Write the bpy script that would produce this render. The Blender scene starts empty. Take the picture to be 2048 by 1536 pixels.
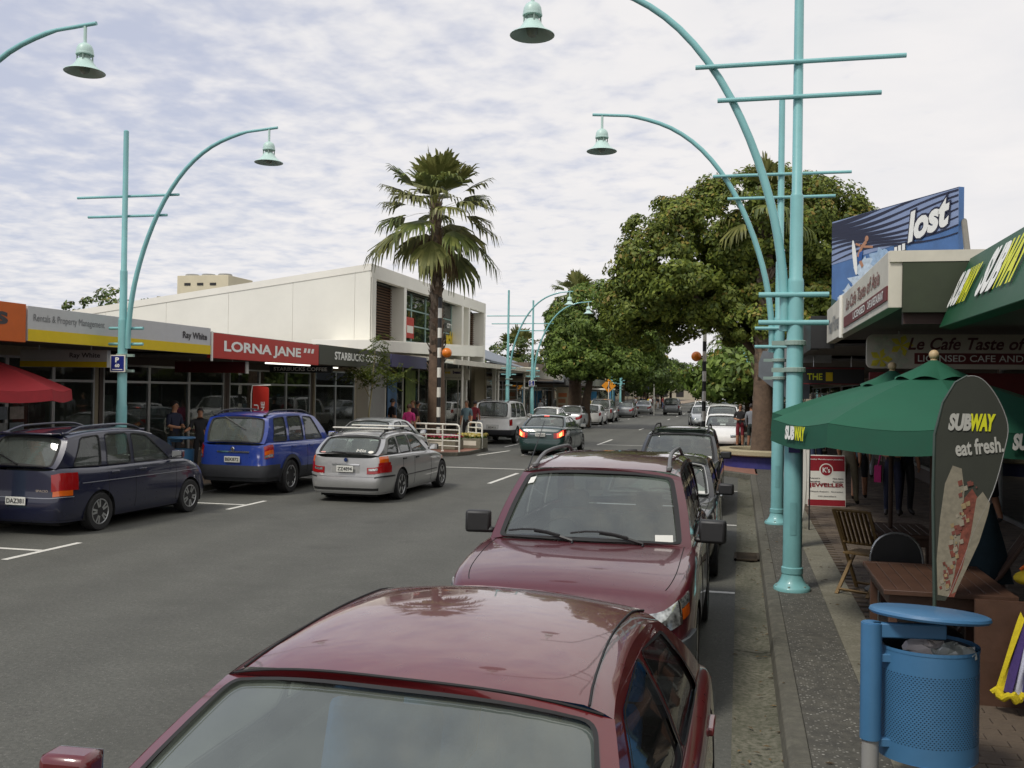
import bpy, math, random
import numpy as np
from mathutils import Vector, Matrix
from mathutils.geometry import tessellate_polygon
random.seed(7); RNG = np.random.default_rng(7)
C = bpy.context.scene.collection
SC = bpy.context.scene
PI = math.pi
R = math.radians

# ---------------------------------------------------------------- camera
YAW, PITCH, ROLL, FPX, CAMH = R(13.16841), R(0.39063), R(0.84225), 1950.0, 2.3
def cam_axes():
    f = Vector((-math.sin(YAW)*math.cos(PITCH), math.cos(YAW)*math.cos(PITCH), math.sin(PITCH)))
    r = Vector((math.cos(YAW), math.sin(YAW), 0)); u = r.cross(f)
    c, s = math.cos(ROLL), math.sin(ROLL)
    return r*c+u*s, u*c-r*s, f
cr, cu, cf = cam_axes()
cd = bpy.data.cameras.new('camera'); cam = bpy.data.objects.new('camera', cd); C.objects.link(cam)
cd.sensor_fit = 'HORIZONTAL'; cd.sensor_width = 36; cd.lens = FPX*36/2048
cd.clip_start = .05; cd.clip_end = 4000
cam.matrix_world = Matrix(((cr.x, cu.x, -cf.x, 0), (cr.y, cu.y, -cf.y, 0), (cr.z, cu.z, -cf.z, CAMH), (0, 0, 0, 1)))
SC.camera = cam

# ---------------------------------------------------------------- sky, sun, exposure
SUN_AZ, SUN_EL = R(212), R(53)          # azimuth clockwise from +Y: light comes from behind the camera, left
w = bpy.data.worlds.new('World'); SC.world = w; w.use_nodes = True
nt = w.node_tree; nt.nodes.clear(); N = nt.nodes.new; LK = nt.links.new
def nd(tree, typ, **kw):
    n = tree.nodes.new(typ)
    for k, v in kw.items(): setattr(n, k, v)
    return n
def world():
    out = N('ShaderNodeOutputWorld'); bg = N('ShaderNodeBackground'); LK(bg.outputs[0], out.inputs[0])
    sky = N('ShaderNodeTexSky'); sky.sky_type = 'NISHITA'; sky.sun_disc = False
    sky.sun_elevation = SUN_EL; sky.sun_rotation = SUN_AZ; sky.dust_density = 1.5
    tc = N('ShaderNodeTexCoord'); sep = N('ShaderNodeSeparateXYZ'); LK(tc.outputs['Generated'], sep.inputs[0])
    def m(op, a, b=None, c=None, clamp=False):
        n = N('ShaderNodeMath'); n.operation = op; n.use_clamp = clamp
        for i, x in enumerate((a, b, c)):
            if x is None: continue
            if isinstance(x, (int, float)): n.inputs[i].default_value = x
            else: LK(x, n.inputs[i])
        return n.outputs[0]
    zc = m('MAXIMUM', sep.outputs[2], 0.0); zz = m('ADD', zc, 0.10)
    px = m('DIVIDE', sep.outputs[0], zz); py = m('DIVIDE', sep.outputs[1], zz)
    cmb = N('ShaderNodeCombineXYZ'); LK(px, cmb.inputs[0]); LK(py, cmb.inputs[1])
    mp = N('ShaderNodeMapping'); LK(cmb.outputs[0], mp.inputs[0]); mp.inputs['Rotation'].default_value = (0, 0, R(18)); mp.inputs['Scale'].default_value = (1.0, 1.0, 1)
    def noise(sc, det, rough, dist=0.0, src=mp):
        n = N('ShaderNodeTexNoise'); n.inputs['Scale'].default_value = sc; n.inputs['Detail'].default_value = det
        n.inputs['Roughness'].default_value = rough; n.inputs['Distortion'].default_value = dist
        LK(src.outputs[0], n.inputs['Vector']); return n.outputs['Fac']
    rip = noise(7.0, 3, .5, .25); big = noise(.9, 3, .5); fine = noise(19, 3, .55, .2)
    a = m('MULTIPLY_ADD', rip, 1.0, m('MULTIPLY', fine, .35))
    # cloud cover thins out towards the west (left) and overhead
    thin = m('MULTIPLY_ADD', sep.outputs[0], -.80, m('MULTIPLY', zc, .50))
    hor = N('ShaderNodeMapRange'); LK(zc, hor.inputs[0]); hor.inputs[1].default_value = .03; hor.inputs[2].default_value = .30; hor.inputs[3].default_value = .55; hor.inputs[4].default_value = 1.0
    gap = m('ADD', m('MULTIPLY_ADD', big, .55, -.35), thin)
    gap = m('MULTIPLY', gap, hor.outputs[0])
    g2 = m('SUBTRACT', m('ADD', gap, .60), a)
    mr = N('ShaderNodeMapRange'); mr.interpolation_type = 'SMOOTHSTEP'; LK(g2, mr.inputs[0])
    mr.inputs[1].default_value = -.02; mr.inputs[2].default_value = .62; mr.inputs[3].default_value = 0; mr.inputs[4].default_value = .72
    # cloud colour: bright with soft grey bellies
    cc = N('ShaderNodeMixRGB'); LK(m('MULTIPLY', noise(2.2, 4, .6, .4), 1.0), cc.inputs[0])
    cc.inputs[1].default_value = (.70, .705, .735, 1); cc.inputs[2].default_value = (.885, .85, .83, 1)
    sm = N('ShaderNodeMixRGB'); sm.blend_type = 'MULTIPLY'; sm.inputs[0].default_value = 1
    LK(sky.outputs[0], sm.inputs[1]); sm.inputs[2].default_value = (.080, .080, .088, 1)
    blue = N('ShaderNodeMixRGB'); blue.inputs[0].default_value = .62; LK(sm.outputs[0], blue.inputs[1]); blue.inputs[2].default_value = (.50, .55, .73, 1)
    mx = N('ShaderNodeMixRGB'); LK(mr.outputs[0], mx.inputs[0]); LK(cc.outputs[0], mx.inputs[1]); LK(blue.outputs[0], mx.inputs[2])
    LK(mx.outputs[0], bg.inputs[0]); bg.inputs[1].default_value = 1.0
world()
sl = bpy.data.lights.new('sun', 'SUN'); so = bpy.data.objects.new('sun', sl); C.objects.link(so)
sl.energy = 2.1; sl.angle = R(12); sl.color = (1, .95, .87)
sd = Vector((math.sin(SUN_AZ)*math.cos(SUN_EL), math.cos(SUN_AZ)*math.cos(SUN_EL), math.sin(SUN_EL)))
so.rotation_euler = sd.to_track_quat('Z', 'Y').to_euler()
vs = SC.view_settings; vs.view_transform = 'Standard'; vs.look = 'None'; vs.exposure = 0.14; vs.gamma = 1.0; vs.use_curve_mapping = False
SC.cycles.max_bounces = 6; SC.cycles.transparent_max_bounces = 12; SC.cycles.caustics_reflective = False; SC.cycles.caustics_refractive = False
SC.cycles.use_denoising = True

# ---------------------------------------------------------------- materials
def lin(r, g, b):
    f = lambda c: (c/255/12.92) if c/255 <= .04045 else ((c/255+.055)/1.055)**2.4
    return (f(r), f(g), f(b))
MATS = {}
def mat(name, col=(.5, .5, .5), rough=.55, metal=0., var=.12, scale=6., bump=0., bscale=None, coat=0., spec=.5, emit=0., island=0., hue=None, detail=4.):
    if name in MATS: return MATS[name]
    m = bpy.data.materials.new(name); m.use_nodes = True; t = m.node_tree
    b = t.nodes['Principled BSDF']; MATS[name] = m
    b.inputs['Roughness'].default_value = rough; b.inputs['Metallic'].default_value = metal
    b.inputs['Specular IOR Level'].default_value = spec
    if coat: b.inputs['Coat Weight'].default_value = coat; b.inputs['Coat Roughness'].default_value = .03
    col = tuple(col)+(1,)
    src = None
    tc = nd(t, 'ShaderNodeTexCoord')
    if var:
        n = nd(t, 'ShaderNodeTexNoise'); n.inputs['Scale'].default_value = scale; n.inputs['Detail'].default_value = detail
        n.inputs['Roughness'].default_value = .65; t.links.new(tc.outputs['Object'], n.inputs['Vector'])
        mr = nd(t, 'ShaderNodeMapRange'); t.links.new(n.outputs['Fac'], mr.inputs[0])
        mr.inputs[1].default_value = .25; mr.inputs[2].default_value = .75; mr.inputs[3].default_value = 1-var; mr.inputs[4].default_value = 1+var
        mx = nd(t, 'ShaderNodeMixRGB', blend_type='MULTIPLY'); mx.inputs[0].default_value = 1; mx.inputs[1].default_value = col
        t.links.new(mr.outputs[0], mx.inputs[2]); src = mx.outputs[0]
        rr = nd(t, 'ShaderNodeMapRange'); t.links.new(n.outputs['Fac'], rr.inputs[0])
        rr.inputs[3].default_value = max(0, rough-.08); rr.inputs[4].default_value = min(1, rough+.08); t.links.new(rr.outputs[0], b.inputs['Roughness'])
    if island:
        g = nd(t, 'ShaderNodeNewGeometry'); cr_ = nd(t, 'ShaderNodeMixRGB'); t.links.new(g.outputs['Random Per Island'], cr_.inputs[0])
        a_ = tuple(c*(1-island) for c in col[:3])+(1,); b_ = (tuple(hue)+(1,)) if hue else tuple(min(1, c*(1+island)) for c in col[:3])+(1,)
        cr_.inputs[1].default_value = a_; cr_.inputs[2].default_value = b_
        if src is None: src = cr_.outputs[0]
        else: t.links.new(cr_.outputs[0], mx.inputs[1])
    if src is not None: t.links.new(src, b.inputs['Base Color'])
    else: b.inputs['Base Color'].default_value = col
    if emit:
        b.inputs['Emission Color'].default_value = col; b.inputs['Emission Strength'].default_value = emit
    if bump:
        n2 = nd(t, 'ShaderNodeTexNoise'); n2.inputs['Scale'].default_value = bscale or scale*4; n2.inputs['Detail'].default_value = 5
        t.links.new(tc.outputs['Object'], n2.inputs['Vector'])
        bp = nd(t, 'ShaderNodeBump'); bp.inputs['Strength'].default_value = bump; bp.inputs['Distance'].default_value = .02
        t.links.new(n2.outputs['Fac'], bp.inputs['Height']); t.links.new(bp.outputs[0], b.inputs['Normal'])
    return m
def glass_mat(name, tint=(.55, .62, .58), haze=.06, ior=1.55, hazecol=(.5, .55, .5), rough=.02):
    if name in MATS: return MATS[name]
    m = bpy.data.materials.new(name); m.use_nodes = True; t = m.node_tree; t.nodes.clear(); MATS[name] = m
    out = nd(t, 'ShaderNodeOutputMaterial'); tr = nd(t, 'ShaderNodeBsdfTransparent'); tr.inputs[0].default_value = tuple(tint)+(1,)
    df = nd(t, 'ShaderNodeBsdfDiffuse'); df.inputs[0].default_value = tuple(hazecol)+(1,)
    gl = nd(t, 'ShaderNodeBsdfGlossy'); gl.inputs['Roughness'].default_value = rough
    m1 = nd(t, 'ShaderNodeMixShader'); t.links.new(tr.outputs[0], m1.inputs[1]); t.links.new(df.outputs[0], m1.inputs[2])
    tc = nd(t, 'ShaderNodeTexCoord'); n = nd(t, 'ShaderNodeTexNoise'); n.inputs['Scale'].default_value = 3; n.inputs['Detail'].default_value = 5
    t.links.new(tc.outputs['Object'], n.inputs['Vector'])
    mr = nd(t, 'ShaderNodeMapRange'); t.links.new(n.outputs['Fac'], mr.inputs[0]); mr.inputs[3].default_value = haze*.4; mr.inputs[4].default_value = haze*1.6
    t.links.new(mr.outputs[0], m1.inputs[0])
    lw = nd(t, 'ShaderNodeLayerWeight'); lw.inputs[0].default_value = .5; f0 = ((ior-1)/(ior+1))**2
    pw = nd(t, 'ShaderNodeMath', operation='POWER'); t.links.new(lw.outputs['Facing'], pw.inputs[0]); pw.inputs[1].default_value = 4.2
    fr = nd(t, 'ShaderNodeMapRange'); t.links.new(pw.outputs[0], fr.inputs[0]); fr.inputs[3].default_value = f0; fr.inputs[4].default_value = 1
    m2 = nd(t, 'ShaderNodeMixShader'); t.links.new(fr.outputs[0], m2.inputs[0]); t.links.new(m1.outputs[0], m2.inputs[1]); t.links.new(gl.outputs[0], m2.inputs[2])
    t.links.new(m2.outputs[0], out.inputs[0]); return m
def paint(name, col, rough=.35, metal=.0, coat=1.0):
    return mat(name, col, rough, metal, var=.05, scale=9, coat=coat)

# ---------------------------------------------------------------- mesh builder
def V(*a): return Vector(a)
class MB:
    def __init__(s): s.v = []; s.f = []; s.m = []; s.cur = 0
    def add(s, vs, fs):
        b = len(s.v); s.v += [tuple(v) for v in vs]; s.f += [tuple(i+b for i in f) for f in fs]; s.m += [s.cur]*len(fs); return s
    def bx(s, x0, x1, y0, y1, z0, z1, M=None):
        vs = [V(x, y, z) for z in (z0, z1) for y in (y0, y1) for x in (x0, x1)]
        if M is not None: vs = [M @ v for v in vs]
        return s.add(vs, [(0, 2, 3, 1), (4, 5, 7, 6), (0, 1, 5, 4), (2, 6, 7, 3), (0, 4, 6, 2), (1, 3, 7, 5)])
    def bar(s, p, q, w, h, up=(0, 0, 1)):
        p, q = Vector(p), Vector(q); d = (q-p); L = d.length; d.normalize(); upv = Vector(up)
        if abs(d.dot(upv)) > .98: upv = V(0, 1, 0)
        x = d.cross(upv).normalized(); z = x.cross(d)
        M = Matrix(((x.x, d.x, z.x, p.x), (x.y, d.y, z.y, p.y), (x.z, d.z, z.z, p.z), (0, 0, 0, 1)))
        return s.bx(-w/2, w/2, 0, L, -h/2, h/2, M)
    def tube(s, pts, r, n=8, cap=True):
        pts = [Vector(p) for p in pts]; k = len(pts); rs = [r]*k if isinstance(r, (int, float)) else r
        vs = []; ref = None
        for i, p in enumerate(pts):
            d = (pts[min(i+1, k-1)]-pts[max(i-1, 0)]).normalized()
            if ref is None: ref = V(0, 0, 1) if abs(d.z) < .9 else V(1, 0, 0)
            x = d.cross(ref).normalized(); y = x.cross(d).normalized(); ref = y
            for j in range(n):
                a = 2*PI*j/n; vs.append(p+(x*math.cos(a)+y*math.sin(a))*rs[i])
        fs = [(i*n+j, i*n+(j+1) % n, (i+1)*n+(j+1) % n, (i+1)*n+j) for i in range(k-1) for j in range(n)]
        if cap: fs += [tuple(range(n)), tuple(range((k-1)*n, k*n))[::-1]]
        return s.add(vs, fs)
    def lathe(s, prof, n=20, c=(0, 0, 0), M=None):
        vs = []; c = Vector(c)
        for (r, z) in prof:
            for j in range(n):
                a = 2*PI*j/n; v = V(r*math.cos(a), r*math.sin(a), z); vs.append((M @ v if M is not None else v)+c)
        k = len(prof)
        fs = [(i*n+j, i*n+(j+1) % n, (i+1)*n+(j+1) % n, (i+1)*n+j) for i in range(k-1) for j in range(n)]
        if prof[0][0] > 1e-4 : fs.append(tuple(range(n))[::-1])
        if prof[-1][0] > 1e-4 : fs.append(tuple(range((k-1)*n, k*n)))
        return s.add(vs, fs)
    def poly(s, pts): return s.add(pts, [tuple(range(len(pts)))])
    def prism(s, pts, d):
        n = len(pts); d = Vector(d); a = [Vector(p) for p in pts]; b = [p+d for p in a]
        return s.add(a+b, [tuple(range(n))[::-1], tuple(range(n, 2*n))]+[(i, (i+1) % n, n+(i+1) % n, n+i) for i in range(n)])
    def grid(s, P, closed=False):
        k, n = len(P), len(P[0]); vs = [p for row in P for p in row]
        fs = [(i*n+j, i*n+j+1, (i+1)*n+j+1, (i+1)*n+j) for i in range(k-1) for j in range(n-1)]
        return s.add(vs, fs)
    def sph(s, c, r, n=12, k=8, sc=(1, 1, 1)):
        c = Vector(c); P = []
        for i in range(k+1):
            t = PI*i/k; P.append([c+V(r*sc[0]*math.sin(t)*math.cos(2*PI*j/n), r*sc[1]*math.sin(t)*math.sin(2*PI*j/n), -r*sc[2]*math.cos(t)) for j in range(n+1)])
        return s.grid(P)
    def build(s, name, mats, parent=None, smooth=False, bevel=0., angle=35, kind=None, flip=False):
        me = bpy.data.meshes.new(name); me.from_pydata(s.v, [], s.f)
        if not isinstance(mats, (list, tuple)): mats = [mats]
        for m in mats: me.materials.append(m)
        if len(mats) > 1: me.polygons.foreach_set('material_index', s.m)
        if smooth or bevel:
            me.polygons.foreach_set('use_smooth', [True]*len(me.polygons)); me.set_sharp_from_angle(angle=R(angle))
        me.validate(); me.update()
        o = bpy.data.objects.new(name, me); C.objects.link(o)
        if parent is not None: o.parent = parent
        if bevel:
            b = o.modifiers.new('bevel', 'BEVEL'); b.width = bevel; b.segments = 2; b.limit_method = 'ANGLE'; b.angle_limit = R(40)
        if kind: o['kind'] = kind
        return o
def thing(name, label, cat, loc=(0, 0, 0), rz=0, group=None):
    o = bpy.data.objects.new(name, None); C.objects.link(o); o.empty_display_size = .2
    o.location = loc; o.rotation_euler = (0, 0, rz); tag(o, label, cat, group); return o
def tag(o, label, cat, group=None):
    o['label'] = label; o['category'] = cat
    if group: o['group'] = group
    return o
def dup(root, loc=None, rz=None, label=None, mats=None, group=None):
    def cp(o, par):
        c = o.copy(); C.objects.link(c)
        if par is not None: c.parent = par
        for ch in o.children: cp(ch, c)
        return c
    c = cp(root, None)
    if loc is not None: c.location = loc
    if rz is not None: c.rotation_euler = (0, 0, rz)
    if label: c['label'] = label
    if group: c['group'] = group
    return c
def shared(name, me, parent, M=None):
    o = bpy.data.objects.new(name, me); C.objects.link(o); o.parent = parent
    if M is not None: o.matrix_local = M
    return o
# ---------------------------------------------------------------- lettering
_TXT = {}
def text2d(body, bold=0., shear=0., spacing=1.):
    key = (body, bold, shear, spacing)
    if key not in _TXT:
        cu_ = bpy.data.curves.new('t', 'FONT'); cu_.body = body; cu_.offset = bold; cu_.shear = shear; cu_.space_character = spacing
        cu_.size = 1; cu_.resolution_u = 3
        o = bpy.data.objects.new('t', cu_); me = o.to_mesh()
        vs = [(v.co.x, v.co.y) for v in me.vertices]; fs = [tuple(p.vertices) for p in me.polygons]
        o.to_mesh_clear(); bpy.data.objects.remove(o); bpy.data.curves.remove(cu_)
        _TXT[key] = (vs, fs)
    return _TXT[key]
def letters(body, m, parent, o, right, up, h, w=None, bold=.02, shear=0., off=.006, name='lettering', spacing=1., fit=True):
    """lettering as thin raised print: lower-left corner at o, cap height h (fitted), optional width w"""
    vs, fs = text2d(body, bold, shear, spacing)
    xs = [v[0] for v in vs]; ys = [v[1] for v in vs]
    x0, y0, tw, th = min(xs), min(ys), max(xs)-min(xs), max(ys)-min(ys)
    ky = h/th; kx = (w/tw) if w else ky
    o = Vector(o); r = Vector(right).normalized(); u = Vector(up).normalized(); n = r.cross(u)
    b = MB(); b.add([o+r*((v[0]-x0)*kx)+u*((v[1]-y0)*ky)+n*off for v in vs], fs)
    return b.build(name, m, parent)
# ================================================================ materials used by the place
def tex_ground(name, cols, scales, rough=.85, bump=.3, bscale=60., speck=None):
    m = bpy.data.materials.new(name); m.use_nodes = True; t = m.node_tree; b = t.nodes['Principled BSDF']; MATS[name] = m
    tc = nd(t, 'ShaderNodeTexCoord'); prev = None
    for c, s in zip(cols[1:], scales):
        n = nd(t, 'ShaderNodeTexNoise'); n.inputs['Scale'].default_value = s; n.inputs['Detail'].default_value = 6; n.inputs['Roughness'].default_value = .6
        t.links.new(tc.outputs['Object'], n.inputs['Vector'])
        mr = nd(t, 'ShaderNodeMapRange'); t.links.new(n.outputs['Fac'], mr.inputs[0]); mr.inputs[1].default_value = .40; mr.inputs[2].default_value = .66
        mx = nd(t, 'ShaderNodeMixRGB'); t.links.new(mr.outputs[0], mx.inputs[0])
        if prev is None: mx.inputs[1].default_value = tuple(cols[0])+(1,)
        else: t.links.new(prev, mx.inputs[1])
        mx.inputs[2].default_value = tuple(c)+(1,); prev = mx.outputs[0]
    if speck:
        sc, thr, c, amt = speck
        v = nd(t, 'ShaderNodeTexVoronoi'); v.inputs['Scale'].default_value = sc; t.links.new(tc.outputs['Object'], v.inputs['Vector'])
        sp = nd(t, 'ShaderNodeSeparateColor'); t.links.new(v.outputs['Color'], sp.inputs[0])
        g = nd(t, 'ShaderNodeMath', operation='GREATER_THAN'); t.links.new(sp.outputs[0], g.inputs[0]); g.inputs[1].default_value = thr
        d = nd(t, 'ShaderNodeMath', operation='LESS_THAN'); t.links.new(v.outputs['Distance'], d.inputs[0]); d.inputs[1].default_value = .42
        mu = nd(t, 'ShaderNodeMath', operation='MULTIPLY'); t.links.new(g.outputs[0], mu.inputs[0]); t.links.new(d.outputs[0], mu.inputs[1])
        m3 = nd(t, 'ShaderNodeMath', operation='MULTIPLY'); t.links.new(mu.outputs[0], m3.inputs[0]); t.links.new(sp.outputs[1], m3.inputs[1])
        m2 = nd(t, 'ShaderNodeMath', operation='MULTIPLY'); t.links.new(m3.outputs[0], m2.inputs[0]); m2.inputs[1].default_value = amt
        mx = nd(t, 'ShaderNodeMixRGB'); t.links.new(m2.outputs[0], mx.inputs[0]); t.links.new(prev, mx.inputs[1]); mx.inputs[2].default_value = tuple(c)+(1,); prev = mx.outputs[0]
    if name == 'asphalt':                       # polished wheel tracks and oil drips worn into the surface
        sx = nd(t, 'ShaderNodeSeparateXYZ'); t.links.new(tc.outputs['Object'], sx.inputs[0])
        wv = nd(t, 'ShaderNodeMath', operation='SINE'); ml = nd(t, 'ShaderNodeMath', operation='MULTIPLY_ADD'); ml.inputs[1].default_value = 2*PI/1.55; ml.inputs[2].default_value = 1.9; t.links.new(sx.outputs[0], ml.inputs[0]); t.links.new(ml.outputs[0], wv.inputs[0])
        n3 = nd(t, 'ShaderNodeTexNoise'); n3.inputs['Scale'].default_value = 1.1; n3.inputs['Detail'].default_value = 4; t.links.new(tc.outputs['Object'], n3.inputs['Vector'])
        st = nd(t, 'ShaderNodeMapRange'); t.links.new(n3.outputs['Fac'], st.inputs[0]); st.inputs[1].default_value = .62; st.inputs[2].default_value = .74; st.inputs[3].default_value = 1; st.inputs[4].default_value = .74
        tr = nd(t, 'ShaderNodeMath', operation='MULTIPLY_ADD'); t.links.new(wv.outputs[0], tr.inputs[0]); tr.inputs[1].default_value = .06; tr.inputs[2].default_value = 1.0
        mm = nd(t, 'ShaderNodeMath', operation='MULTIPLY'); t.links.new(st.outputs[0], mm.inputs[0]); t.links.new(tr.outputs[0], mm.inputs[1])
        mz = nd(t, 'ShaderNodeMixRGB', blend_type='MULTIPLY'); mz.inputs[0].default_value = 1; t.links.new(prev, mz.inputs[1]); t.links.new(mm.outputs[0], mz.inputs[2]); prev = mz.outputs[0]
    t.links.new(prev, b.inputs['Base Color']); b.inputs['Roughness'].default_value = rough
    n2 = nd(t, 'ShaderNodeTexNoise'); n2.inputs['Scale'].default_value = bscale; n2.inputs['Detail'].default_value = 3
    t.links.new(tc.outputs['Object'], n2.inputs['Vector'])
    bp = nd(t, 'ShaderNodeBump'); bp.inputs['Strength'].default_value = bump; bp.inputs['Distance'].default_value = .01
    t.links.new(n2.outputs['Fac'], bp.inputs['Height']); t.links.new(bp.outputs[0], b.inputs['Normal']); return m
ASPH = tex_ground('asphalt', [(.092, .093, .078), (.077, .078, .065), (.106, .106, .090), (.067, .068, .057)], [.35, 2.2, 28], .8, .5, 90, (70, .86, (.22, .21, .19), .55))
AGG = tex_ground('aggregate', [(.075, .072, .058), (.058, .056, .046), (.10, .095, .075)], [.9, 9], .85, .6, 50, (48, .74, (.36, .35, .30), .8))
CONC = tex_ground('concrete', [(.21, .195, .145), (.16, .15, .11), (.25, .235, .18), (.13, .125, .085)], [.7, 5, 40], .9, .35, 70)
CHAN = tex_ground('channel_concrete', [(.15, .143, .105), (.075, .075, .05), (.18, .17, .125), (.065, .068, .04)], [.9, 2.6, 26], .85, .4, 60)
KERB = tex_ground('kerb_concrete', [(.10, .095, .075), (.07, .068, .052), (.13, .125, .095)], [1.5, 12], .9, .4, 60)
PAVE = mat('clay_paver', lin(92, 78, 66), .8, var=.25, scale=5, bump=.25, bscale=60, island=.25, hue=lin(108, 96, 80))
PAVE2 = mat('tan_paver', lin(128, 112, 92), .8, var=.2, scale=5, bump=.25, bscale=60, island=.15)
GROUT = mat('paver_sand', lin(62, 54, 46), .95, var=.2, scale=9)
WPAINT = mat('road_paint', (.62, .61, .55), .7, var=.18, scale=14, bump=.1)
TEAL = mat('teal_paint', lin(124, 180, 180), .42, var=.13, scale=1.7, bump=.06, bscale=30, coat=.25)
TEALD = mat('grey_teal_bracket', lin(140, 160, 150), .5, var=.1)
CREAM = mat('cream_paint', lin(234, 231, 220), .7, var=.06, scale=.6, bump=.05)
CREAM2 = mat('cream_panel', lin(232, 230, 219), .7, var=.06, scale=.5, bump=.05)
WHITE = mat('white_paint', lin(226, 224, 212), .5, var=.05, scale=3)
OFFW = mat('worn_white_paint', lin(205, 200, 184), .6, var=.15, scale=2)
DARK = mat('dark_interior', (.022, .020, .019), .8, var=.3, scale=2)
SOFF = mat('soffit_paint', (.12, .11, .10), .8, var=.15, scale=1.5)
BLK = mat('black_plastic', (.018, .018, .018), .5, var=.1)
RUB = mat('rubber', (.015, .015, .015), .75, var=.2, scale=20)
STEEL = mat('steel', (.42, .43, .42), .35, metal=.8, var=.1)
CHROME = mat('chrome', (.75, .75, .74), .08, metal=1., var=0)
GLASSB = glass_mat('shop_glass', (.55, .60, .58), .03, 1.5)
ROOFM = mat('roof_sheet', lin(120, 124, 128), .5, var=.1, scale=2)
GREY = mat('grey_paint', lin(150, 150, 146), .6, var=.1, scale=2)
TUBE = mat('lit_tube', (1, .97, .88), .5, var=0, emit=1.6)
KX, LX = .29, -11.4              # right and left kerb faces
FZ = .13                          # footpath height

# ================================================================ ground
def sheet(name, x0, x1, y0, y1, z, m, nx=1, ny=1):
    b = MB(); b.grid([[V(x0+(x1-x0)*i/nx, y0+(y1-y0)*j/ny, z) for j in range(ny+1)] for i in range(nx+1)][::-1])
    return b.build(name, m, kind='structure')
sheet('ground', -900, 900, -60, 1800, -.02, mat('earth', (.09, .09, .06), .95, var=.3, scale=.2))
sheet('road', LX-.02, KX-.3, -12, 420, 0, ASPH)
# right channel (dished concrete), kerb
b = MB(); ys = [-12, 3, 6, 9, 12, 15, 18, 21, 24, 27.4]
for i in range(len(ys)-1):
    a, c = ys[i]+.006, ys[i+1]-.006
    b.grid([[V(x, y, z) for y in (a, c)] for x, z in ((KX+.02, .01), (KX-.09, -.012), (KX-.22, -.004), (KX-.315, .006))])
b.build('channel', CHAN, kind='structure', smooth=True)
b = MB()
for i in range(len(ys)-1):
    a, c = ys[i]+.004, ys[i+1]-.004
    b.prism([V(KX, a, -.01), V(KX+.02, a, .11), V(KX+.05, a, .132), V(KX+.15, a, .134), V(KX+.15, a, -.01)][::-1], (0, c-a, 0))
b.build('kerb', KERB, kind='structure', bevel=.008)
b = MB(); b.bx(KX+.15, KX+.2, 27.4, 400, -.01, .134); b.bx(KX-.05, KX+.15, 33, 400, -.01, .13)
b.build('kerb', KERB, kind='structure')
# right footpath: aggregate margin, concrete edging strip, pavers beyond
fp = sheet('footpath', KX+.15, 9, -12, 420, .118, GROUT)
b = MB(); yy_ = [-12, 5.9, 9.2, 13.1, 16.4, 20, 24, 28, 420]
for i in range(8): b.bx(KX+.152, .9, yy_[i]+.004, yy_[i+1]-.004, .06, FZ)
b.build('aggregate_margin', AGG, fp)
b = MB()
for i in range(60): b.bx(.903, 1.22, -6+i*.9+.003, -6+(i+1)*.9-.004, .06, FZ+.001)
b.build('edging_strip', CONC, fp)
b = MB(); b.bx(1.22, 9, 48, 420, .06, FZ); b.build('far_paving', PAVE, fp)
pl, pw = .225, .112
pm = MB(); pm.bx(0, pl-.006, 0, pw-.006, -.03, .0); pme = None; cells = []
r_ = 0; y = 3.5
while y < 48:
    x = 1.225+(.11 if r_ % 2 else 0)
    while x < (6.0 if y < 26 else 5.0):
        if math.atan2(x, y) < R(16): cells.append((math.hypot(x, y), x, y))
        x += pl
    y += pw; r_ += 1
cells.sort(); proto = None
for k, (d, x, y) in enumerate(cells[:300]):
    z = FZ+random.uniform(-.003, .002)
    if proto is None:
        proto = pm.build('paver', PAVE, fp, bevel=.003); proto.location = (x, y, z)
    else:
        o = proto.copy(); C.objects.link(o); o.location = (x, y, z)
rest = MB()
for d, x, y in cells[300:]:
    z = FZ+random.uniform(-.003, .002); rest.bx(x, x+pl-.006, y, y+pw-.006, z-.02, z)
rest.build('paving', PAVE, fp, kind='stuff')
# left footpath, kerb, build-outs
fl = sheet('footpath', -30, LX-.14, -12, 420, .118, GROUT)
b = MB(); b.bx(-16, LX-.15, -12, 420, .05, FZ-.002); b.build('left_paving', PAVE2, fl)
b = MB(); b.bx(LX-.15, LX, -12, 30.2, -.02, .132); b.bx(LX-.15, LX, 38.2, 420, -.02, .132); b.build('kerb', KERB, kind='structure', bevel=.01)
BRICK = mat('red_brick_paving', lin(140, 100, 84), .85, var=.25, scale=7, bump=.3)
def buildout(pts, m):
    b = MB(); b.prism([V(x, y, -.01) for x, y in pts], (0, 0, .138)); return b.build('kerb', KERB, kind='structure', bevel=.012)
bo = [(LX-.1, 30.3), (-10.3, 32.1), (-9.5, 32.5), (-9.3, 33.3), (-9.3, 35.9), (-9.7, 36.6), (LX-.1, 38.3)]
buildout(bo, BRICK)
b = MB(); b.prism([V(-9.85+(x+9.85)*.88, 34.3+(y-34.3)*.93, .1) for x, y in bo], (0, 0, .034)); b.build('footpath', BRICK, kind='structure')
buildout([(KX+.2, 26.8), (-.3, 27.8), (-1.5, 29.4), (-1.8, 31), (-1.8, 39.5), (-1.3, 40.8), (KX+.2, 42)][::-1], BRICK)
b = MB(); b.prism([V(KX+.2, 27.1, .1), V(-.2, 28.1, .1), V(-1.35, 29.6, .1), V(-1.63, 31.1, .1), V(-1.63, 39.4, .1), V(-1.2, 40.6, .1), V(KX+.2, 41.7, .1)][::-1], (0, 0, .034)); b.build('footpath', BRICK, kind='structure')
# far traffic island build-outs on the left
b = MB(); b.bx(LX-.1, -9.6, 76, 80, -.01, .13); b.build('kerb', KERB, kind='structure', bevel=.02)

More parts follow.
